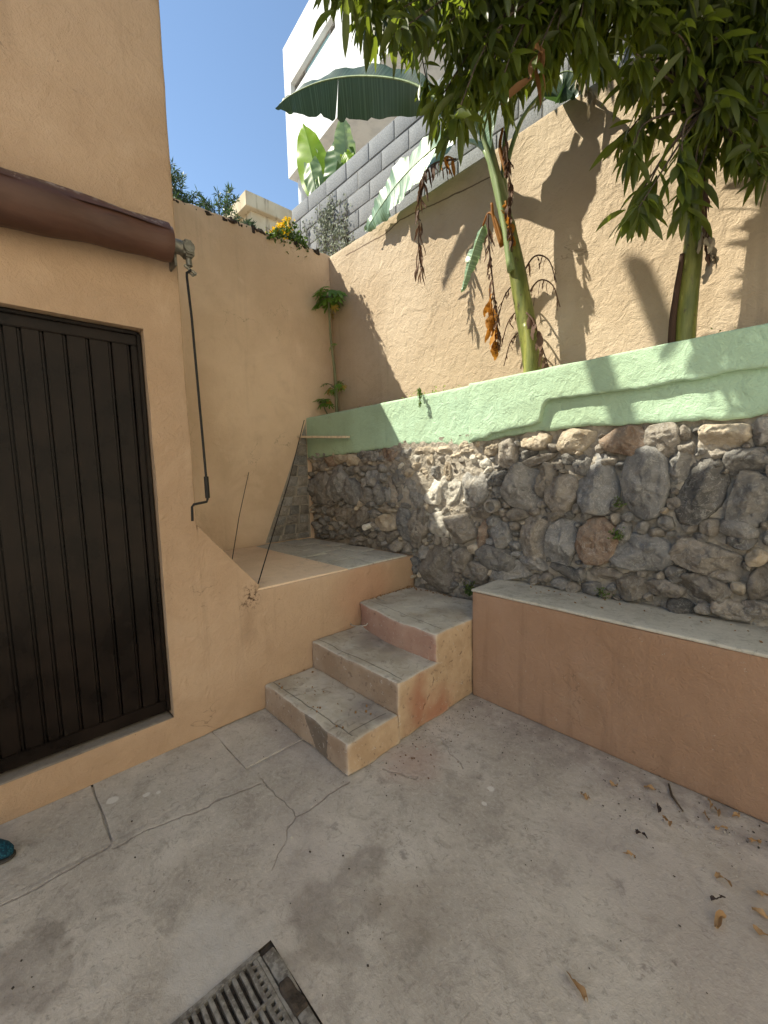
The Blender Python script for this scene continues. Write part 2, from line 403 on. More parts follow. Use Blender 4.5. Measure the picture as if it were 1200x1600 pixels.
def step_mat(name, paint, paint2):
    """trodden cement on top, worn paint on the upright faces"""
    m = Mat(name)
    a = m.noise(3.0, 6, 0.62); b = m.noise(15, 6, 0.65, dist=1.0)
    x, y, z = m.xyz()
    con = m.mix(m.rng(a, 0.36, 0.64), C(0.39, 0.34, 0.27), C(0.56, 0.52, 0.44))
    con = m.mix(m.math('MULTIPLY', m.rng(b, 0.52, 0.68), 0.5), con, C(0.16, 0.13, 0.11))
    con = m.mix(m.math('MULTIPLY', m.blob((0.75, 1.55, 0.17), 0.22, 0.7, 0.5, 6), 0.5), con, C(0.15, 0.125, 0.125))
    con = m.mix(m.math('MULTIPLY', m.blob((0.35, 1.95, 0.36), 0.25, 0.7, 0.5, 6), 0.55), con, C(0.14, 0.105, 0.09))
    # nosing edge lines scored in the treads
    ln = m.mx(m.seg((0.02, 1.315, 0.17), (0.86, 1.33, 0.17), 0.005, 0.012, 9), m.seg((0.02, 1.70, 0.362), (0.88, 1.70, 0.362), 0.005, 0.012, 9), m.seg((0.83, 1.34, 0.17), (0.84, 1.6, 0.17), 0.005, 0.015, 9),
              m.seg((0.05, 2.18, 0.553), (0.86, 2.10, 0.553), 0.004, 0.02, 9))
    con = m.mix(m.math('MULTIPLY', ln, 0.65), con, C(0.10, 0.085, 0.07))
    p = m.mix(m.rng(m.noise(4, 5), 0.35, 0.65), paint, paint2)
    sep = m.N('ShaderNodeSeparateXYZ'); m.put(sep.inputs[0], m.geo.outputs['True Normal'])
    # the side of the flight is ochre with a rubbed red streak; the risers are dull beige, the top one pink
    side = m.rng(sep.outputs[0], 0.55, 0.8)
    ochre = m.mix(m.rng(m.noise(5, 6, 0.65), 0.35, 0.65), C(0.40, 0.285, 0.185), C(0.51, 0.38, 0.255))
    red = m.mul(m.mx(m.blob((0.905, 1.82, 0.17), 0.22, 0.85, 0.5, 5, sq=(0.3, 1.5, 0.8)), m.blob((0.905, 2.0, 0.03), 0.26, 0.85, 0.5, 5, sq=(0.3, 1.0, 1.1))), 0.75)
    ochre = m.mix(red, ochre, C(0.36, 0.155, 0.10))
    scr = m.mx(m.seg((0.905, 1.98, 0.30), (0.905, 1.80, 0.02), 0.006, 0.05, 12), m.seg((0.905, 2.30, 0.36), (0.905, 1.95, 0.26), 0.006, 0.04, 12))
    ochre = m.mix(m.math('MULTIPLY', scr, 0.75), ochre, C(0.12, 0.06, 0.04))
    p = m.mix(side, p, ochre)
    jx = m.math('ADD', x, m.math('MULTIPLY', m.math('SUBTRACT', m.noise(26, 4), 0.5), 0.05))
    bare = m.mul(m.rng(m.math('SUBTRACT', jx, m.math('MULTIPLY', m.math('SUBTRACT', 0.17, z), 0.9)), 0.470, 0.482), m.rng(jx, 0.735, 0.725), m.rng(y, 1.40, 1.38), m.math('SUBTRACT', 1.0, side))
    p = m.mix(m.math('MULTIPLY', bare, 0.85), p, m.mix(m.noise(30, 5), C(0.09, 0.072, 0.055), C(0.21, 0.17, 0.135)))
    # chips and grime
    p = m.mix(m.math('MULTIPLY', m.rng(m.noise(24, 5, 0.7), 0.58, 0.66), 0.6), p, C(0.17, 0.12, 0.09))
    p = m.mix(m.math('MULTIPLY', m.rng(m.noise(33, 5, 0.7, dist=1), 0.61, 0.66), 0.7), p, C(0.52, 0.47, 0.42))
    top = m.rng(m.math('ADD', sep.outputs[2], m.math('MULTIPLY', m.math('SUBTRACT', m.noise(30, 4), 0.5), 0.8)), 0.45, 0.62)
    c = m.mix(top, p, con)
    edge = m.mul(m.rng(m.geo.outputs['Pointiness'], 0.51, 0.555), m.rng(m.noise(16, 5, 0.7), 0.38, 0.52))
    c = m.mix(m.math('MULTIPLY', edge, 0.7), c, C(0.58, 0.53, 0.47))
    h = m.add(m.math('MULTIPLY', b, 0.8), m.math('MULTIPLY', m.noise(70, 4, 0.7), 0.5), m.math('MULTIPLY', m.mx(ln, scr), -1.0), m.math('MULTIPLY', bare, -0.5))
    return m.done(c, 0.9, m.bump(h, 0.6, 0.008), spec=0.15)
M_step = step_mat('worn_step', C(0.30, 0.215, 0.15), C(0.38, 0.29, 0.215))
M_step_pink = step_mat('worn_pink_step', C(0.36, 0.215, 0.165), C(0.43, 0.285, 0.22))

def stone_mat(name, ca, cb, cc):
    m = Mat(name); r = m.orand()
    off = m.vec('ADD', m.P, m.vec('SCALE', (7.3, 3.1, 5.7), scale=m.math('MULTIPLY', r, 9.0)))
    a = m.noise(9, 7, 0.62, vec=off, dist=0.8); b = m.noise(28, 6, 0.7, vec=off, dist=0.6); f = m.noise(110, 4, 0.7, vec=off)
    c = m.mix(m.rng(a, 0.36, 0.62), ca, cb)
    c = m.mix(m.math('MULTIPLY', m.rng(b, 0.54, 0.68), 0.75), c, cc)
    vein = m.rng(m.math('ABSOLUTE', m.math('SUBTRACT', m.noise(14, 5, 0.55, vec=off, dist=1.6), 0.5)), 0.018, 0.004)
    c = m.mix(m.math('MULTIPLY', vein, 0.35), c, C(0.5, 0.49, 0.46))
    c = m.mix(m.math('MULTIPLY', m.rng(m.noise(5, 5, 0.7, vec=off), 0.56, 0.66), 0.55), c, C(0.27, 0.24, 0.20))
    br = m.math('ADD', m.math('MULTIPLY', r, 0.45), 0.78)
    c = m.vec('SCALE', c, scale=br)
    h = m.add(m.math('MULTIPLY', a, 1.2), m.math('MULTIPLY', b, 0.8), m.math('MULTIPLY', f, 0.3))
    return m.done(c, 0.9, m.bump(h, 1.0, 0.020), spec=0.2)
M_STONE = {
    'b': stone_mat('bluegrey_stone', C(0.165, 0.162, 0.157), C(0.255, 0.248, 0.238), C(0.38, 0.365, 0.34)),
    'g': stone_mat('grey_stone', C(0.18, 0.172, 0.16), C(0.28, 0.265, 0.245), C(0.40, 0.375, 0.34)),
    'd': stone_mat('dark_stone', C(0.10, 0.096, 0.09), C(0.17, 0.16, 0.147), C(0.27, 0.25, 0.22)),
    'n': stone_mat('greybrown_stone', C(0.20, 0.175, 0.145), C(0.29, 0.258, 0.22), C(0.14, 0.122, 0.105)),
    't': stone_mat('tan_stone', C(0.38, 0.31, 0.225), C(0.52, 0.445, 0.345), C(0.29, 0.235, 0.18)),
    'r': stone_mat('red_stone', C(0.225, 0.155, 0.11), C(0.305, 0.23, 0.175), C(0.21, 0.175, 0.14)),
    'l': stone_mat('pale_stone', C(0.48, 0.45, 0.39), C(0.60, 0.56, 0.49), C(0.36, 0.33, 0.29)),
}
def _mortar():
    m = Mat('rubble_mortar')
    a = m.noise(3, 6, 0.62); b = m.noise(22, 6, 0.7, dist=0.8); v = m.voro(30, vec=m.vec('ADD', m.P, m.vec('SCALE', m.noisec(25), scale=0.04)))
    c = m.mix(m.rng(a, 0.35, 0.65), C(0.26, 0.23, 0.19), C(0.41, 0.365, 0.305))
    c = m.mix(m.math('MULTIPLY', m.rng(b, 0.48, 0.66), 0.6), c, C(0.48, 0.43, 0.355))
    h = m.add(m.math('MULTIPLY', b, 1.0), m.math('MULTIPLY', v, 0.7), m.math('MULTIPLY', m.noise(90, 4, 0.7), 0.4))
    return m.done(c, 0.95, m.bump(h, 0.9, 0.015), spec=0.1)
M_mortar = _mortar()

def _door():
    m = Mat('black_door_paint')
    n = m.noise(5, 5); g = m.noise(60, 4, vec=m.scale(m.P, 1, 1, 0.12)); chip = m.rng(m.noise(34, 5, 0.7, vec=m.scale(m.P, 1, 1, 0.45)), 0.70, 0.73)
    c = m.mix(m.rng(n, 0.3, 0.7), C(0.007, 0.005, 0.004), C(0.016, 0.011, 0.0085))
    c = m.mix(m.math('MULTIPLY', chip, 0.5), c, C(0.10, 0.085, 0.07))
    return m.done(c, m.rng(n, 0.25, 0.75, 0.24, 0.36), m.bump(m.add(g, m.math('MULTIPLY', m.noise(9, 3), 1.5)), 0.18, 0.004), spec=0.12)
M_door = _door()
def _awning():
    m = Mat('brown_vinyl')
    n = m.noise(2.5, 5, vec=m.scale(m.P, 2, 0.7, 2)); x, y, z = m.xyz()
    c = m.mix(m.rng(n, 0.35, 0.65), C(0.050, 0.023, 0.015), C(0.090, 0.042, 0.028))
    fl = m.mul(m.rng(m.add(z, m.math('MULTIPLY', m.noise(9, 4), 0.05)), 2.895, 2.925), m.rng(m.noise(26, 5, 0.7), 0.50, 0.60))
    c = m.mix(m.math('MULTIPLY', fl, 0.75), c, C(0.30, 0.25, 0.22))
    sp = m.mul(m.rng(m.noise(48, 4, 0.7), 0.52, 0.58), m.blob((0.18, 0.20, 2.88), 0.05, 0.6, 0.3, 20))
    c = m.mix(m.math('MULTIPLY', sp, 0.7), c, C(0.40, 0.33, 0.24))
    return m.done(c, 0.48, m.bump(m.add(m.noise(8, 4, vec=m.scale(m.P, 2, 0.5, 2)), m.math('MULTIPLY', m.noise(200, 2), 0.06)), 0.4, 0.012), spec=0.35)
M_awning = _awning()
M_metal = simple('aged_grey_metal', C(0.20, 0.19, 0.16), 0.5, 0.7, 0.3, 40)
M_brownmetal = simple('brown_metal', C(0.055, 0.035, 0.028), 0.45, 0.3, 0.25, 30)
M_rod = simple('dark_rod', C(0.012, 0.010, 0.008), 0.5, 0.1, 0.2, 30)
M_plank = simple('pale_board', C(0.66, 0.56, 0.40), 0.7, 0, 0.15, 30)
def _grate():
    m = Mat('rusty_grate'); n = m.noise(24, 6, 0.7)
    c = m.mix(m.rng(n, 0.38, 0.62), C(0.15, 0.135, 0.115), C(0.33, 0.31, 0.275))
    c = m.mix(m.math('MULTIPLY', m.rng(m.noise(50, 5, 0.7), 0.56, 0.63), 0.8), c, C(0.36, 0.34, 0.30))
    return m.done(c, 0.6, m.bump(m.noise(80, 4), 0.5, 0.003), metal=0.35)
M_grate = _grate()
M_dirt = simple('dirt', C(0.06, 0.047, 0.037), 0.95, 0, 0.4, 30, 0.8, 0.01)
M_soil = simple('planter_soil', C(0.11, 0.08, 0.055), 0.95, 0, 0.3, 18, 0.8, 0.02)
def _cmu():
    m = Mat('grey_block'); r = m.orand(); n = m.noise(70, 5, 0.75); p = m.rng(m.voro(95), 0.30, 0.12)
    c = m.mix(m.rng(n, 0.38, 0.64), C(0.205, 0.21, 0.22), C(0.30, 0.305, 0.315))
    c = m.mix(m.math('MULTIPLY', m.mul(p, m.rng(n, 0.5, 0.6)), 0.6), c, C(0.13, 0.13, 0.13))
    c = m.vec('SCALE', c, scale=m.math('ADD', m.math('MULTIPLY', r, 0.22), 0.9))
    return m.done(c, 0.95, m.bump(m.add(n, m.math('MULTIPLY', p, -0.6)), 0.7, 0.006), spec=0.1)
M_block = _cmu()
M_blockmortar = simple('block_mortar', C(0.19, 0.187, 0.18), 0.95, 0, 0.2, 30, 0.6, 0.006)
def _white():
    m = Mat('white_render'); n = m.noise(2, 6, 0.65, vec=m.scale(m.P, 1.5, 1.5, 0.4)); f = m.noise(18, 5)
    c = m.mix(m.rng(n, 0.4, 0.7), C(0.70, 0.71, 0.71), C(0.57, 0.58, 0.59))
    return m.done(c, 0.85, m.bump(f, 0.4, 0.02))
M_white = _white()
M_glass = Mat('window_glass').done(C(0.30, 0.50, 0.55), 0.08, spec=0.6)
M_darkglass = Mat('dark_window_glass').done(C(0.10, 0.09, 0.08), 0.1, spec=0.6)
M_frame = simple('grey_window_frame', C(0.28, 0.27, 0.26), 0.5)
def _beige():
    m = Mat('beige_render'); st = m.noise(2.2, 5, 0.6, vec=m.scale(m.P, 2.2, 2.2, 0.25))
    c = m.mix(m.rng(m.noise(1.2, 5), 0.35, 0.65), C(0.47, 0.385, 0.265), C(0.55, 0.47, 0.34))
    c = m.mix(m.math('MULTIPLY', m.rng(st, 0.54, 0.66), 0.6), c, C(0.19, 0.15, 0.11))
    return m.done(c, 0.9, m.bump(m.noise(20, 4), 0.3, 0.01))
M_beige = _beige()

def leaf_mat(name, ca, cb, trans, tfac=0.3, rough=0.42, spec=0.4, stripes=None):
    m = Mat(name); v = m.attr('var')
    n = m.noise(7, 4)
    c = m.mix(m.math('ADD', m.math('MULTIPLY', v, 0.7), m.math('MULTIPLY', m.math('SUBTRACT', n, 0.5), 0.6), clamp=True), ca, cb)
    t = m.mix(v, trans, tuple(min(1, x * 1.3) for x in trans[:3]) + (1,))
    nrm = None
    if stripes:
        u = m.attr('along'); w = m.N('ShaderNodeTexNoise'); w.noise_dimensions = '1D'; m.put(w.inputs['W'], u); w.inputs['Scale'].default_value = stripes; w.inputs['Detail'].default_value = 5; w.inputs['Roughness'].default_value = 0.7
        s_ = w.outputs['Fac']
        c = m.mix(m.math('MULTIPLY', m.rng(s_, 0.46, 0.64), 0.7), c, tuple(min(1, x * 1.7 + 0.014) for x in cb[:3]) + (1,))
        nrm = m.bump(s_, 0.3, 0.004)
    m.done(c, rough, nrm, spec=spec)
    return m.translucent(t, tfac)
M_mango = leaf_mat('mango_leaf', C(0.018, 0.030, 0.008), C(0.095, 0.115, 0.026), C(0.24, 0.31, 0.03), 0.38)
M_mangodry = leaf_mat('dry_mango_leaf', C(0.14, 0.07, 0.03), C(0.22, 0.11, 0.05), C(0.25, 0.11, 0.03), 0.2, 0.7, 0.2)
M_banana = leaf_mat('banana_leaf', C(0.022, 0.046, 0.032), C(0.042, 0.075, 0.048), C(0.10, 0.20, 0.04), 0.16, 0.36, 0.5, stripes=55)
M_bananapale = leaf_mat('pale_banana_leaf', C(0.12, 0.21, 0.13), C(0.23, 0.34, 0.23), C(0.16, 0.28, 0.08), 0.25, 0.32, 0.6, stripes=60)
M_ear = leaf_mat('elephant_ear_leaf', C(0.10, 0.19, 0.015), C(0.19, 0.30, 0.03), C(0.42, 0.62, 0.04), 0.5, 0.4, 0.4)
M_eardark = leaf_mat('dark_ear_leaf', C(0.045, 0.10, 0.03), C(0.09, 0.16, 0.05), C(0.16, 0.3, 0.04), 0.3, 0.4, 0.4)  # darker green ear leaf
M_earpale = leaf_mat('pale_ear_leaf', C(0.17, 0.25, 0.11), C(0.28, 0.35, 0.19), C(0.3, 0.4, 0.15), 0.3, 0.4, 0.4)
M_papaya = leaf_mat('papaya_leaf', C(0.09, 0.19, 0.03), C(0.17, 0.31, 0.06), C(0.30, 0.50, 0.06), 0.35, 0.45)
M_papayayellow = leaf_mat('yellowing_papaya_leaf', C(0.36, 0.24, 0.04), C(0.46, 0.33, 0.07), C(0.4, 0.28, 0.05), 0.3, 0.6)
M_weed = leaf_mat('weed_leaf', C(0.05, 0.095, 0.02), C(0.12, 0.17, 0.04), C(0.15, 0.25, 0.03), 0.3, 0.5)
M_creeper = leaf_mat('dusty_creeper_leaf', C(0.13, 0.155, 0.10), C(0.30, 0.31, 0.24), C(0.12, 0.16, 0.06), 0.15, 0.7, 0.2)
M_lime = leaf_mat('lime_shrub_leaf', C(0.13, 0.20, 0.03), C(0.28, 0.36, 0.08), C(0.3, 0.42, 0.06), 0.35, 0.5)
M_feather = leaf_mat('feathery_tree_leaf', C(0.028, 0.055, 0.032), C(0.075, 0.115, 0.065), C(0.08, 0.15, 0.03), 0.2, 0.5)
M_flower = leaf_mat('yellow_flower', C(0.78, 0.46, 0.01), C(0.88, 0.60, 0.02), C(0.8, 0.5, 0.02), 0.3, 0.6)
M_dead = leaf_mat('dead_brown_leaf', C(0.075, 0.045, 0.033), C(0.20, 0.125, 0.085), C(0.2, 0.1, 0.05), 0.15, 0.8, 0.15)
M_deadgold = leaf_mat('dead_golden_leaf', C(0.28, 0.115, 0.015), C(0.42, 0.20, 0.03), C(0.5, 0.2, 0.03), 0.3, 0.6, 0.25)
M_deadpale = leaf_mat('dead_pale_leaf', C(0.30, 0.26, 0.20), C(0.44, 0.39, 0.31), C(0.3, 0.24, 0.15), 0.2, 0.8, 0.15)
M_litter = leaf_mat('fallen_leaf', C(0.27, 0.155, 0.07), C(0.42, 0.28, 0.15), C(0.3, 0.15, 0.04), 0.1, 0.7, 0.2)
M_litterdark = leaf_mat('dark_fallen_leaf', C(0.035, 0.026, 0.024), C(0.075, 0.055, 0.045), C(0.05, 0.03, 0.02), 0.05, 0.8, 0.2)
def _stem(name, ca, cb, spots):
    m = Mat(name); n = m.noise(6, 5, 0.6, vec=m.scale(m.P, 2.5, 2.5, 0.35)); s_ = m.rng(m.noise(24, 5, 0.7, vec=m.scale(m.P, 1.5, 1.5, 0.6)), 0.58, 0.68)
    c = m.mix(m.rng(n, 0.36, 0.64), ca, cb)
    c = m.mix(m.math('MULTIPLY', s_, spots), c, C(0.06, 0.035, 0.02))
    return m.done(c, 0.42, m.bump(m.noise(40, 4, vec=m.scale(m.P, 1, 1, 0.1)), 0.3, 0.004), spec=0.4)
M_stem = _stem('banana_stem', C(0.085, 0.105, 0.022), C(0.24, 0.245, 0.06), 0.85)
M_stemgreen = _stem('banana_petiole', C(0.17, 0.25, 0.09), C(0.30, 0.38, 0.17), 0.12)
M_stemtop = _stem('banana_stem_top', C(0.17, 0.23, 0.09), C(0.27, 0.33, 0.15), 0.2)
M_pstem = _stem('papaya_stem', C(0.13, 0.15, 0.07), C(0.23, 0.22, 0.12), 0.4)
M_bark = simple('mango_bark', C(0.075, 0.055, 0.042), 0.9, 0, 0.35, 22, 0.8, 0.012)
M_twig = simple('twig', C(0.10, 0.075, 0.05), 0.8)
M_clay = simple('clay_pipe', C(0.26, 0.24, 0.215), 0.8, 0, 0.2, 30)
M_pvc = simple('white_pvc', C(0.62, 0.60, 0.54), 0.5)
M_teal = Mat('teal_knit')
def _teal(m):
    b = m.voro(130); c = m.mix(m.rng(b, 0.2, 0.6), C(0.012, 0.10, 0.14), C(0.005, 0.035, 0.06))
    return m.done(c, 0.85, m.bump(b, 0.6, 0.003))
M_teal = _teal(M_teal)
M_sole = simple('shoe_sole', C(0.05, 0.045, 0.04), 0.7)
M_ground = simple('outer_ground', C(0.24, 0.20, 0.16), 0.95, 0, 0.2, 2, 0.4, 0.02)
M_roof = simple('roof_cement', C(0.33, 0.31, 0.28), 0.95, 0, 0.15, 3)
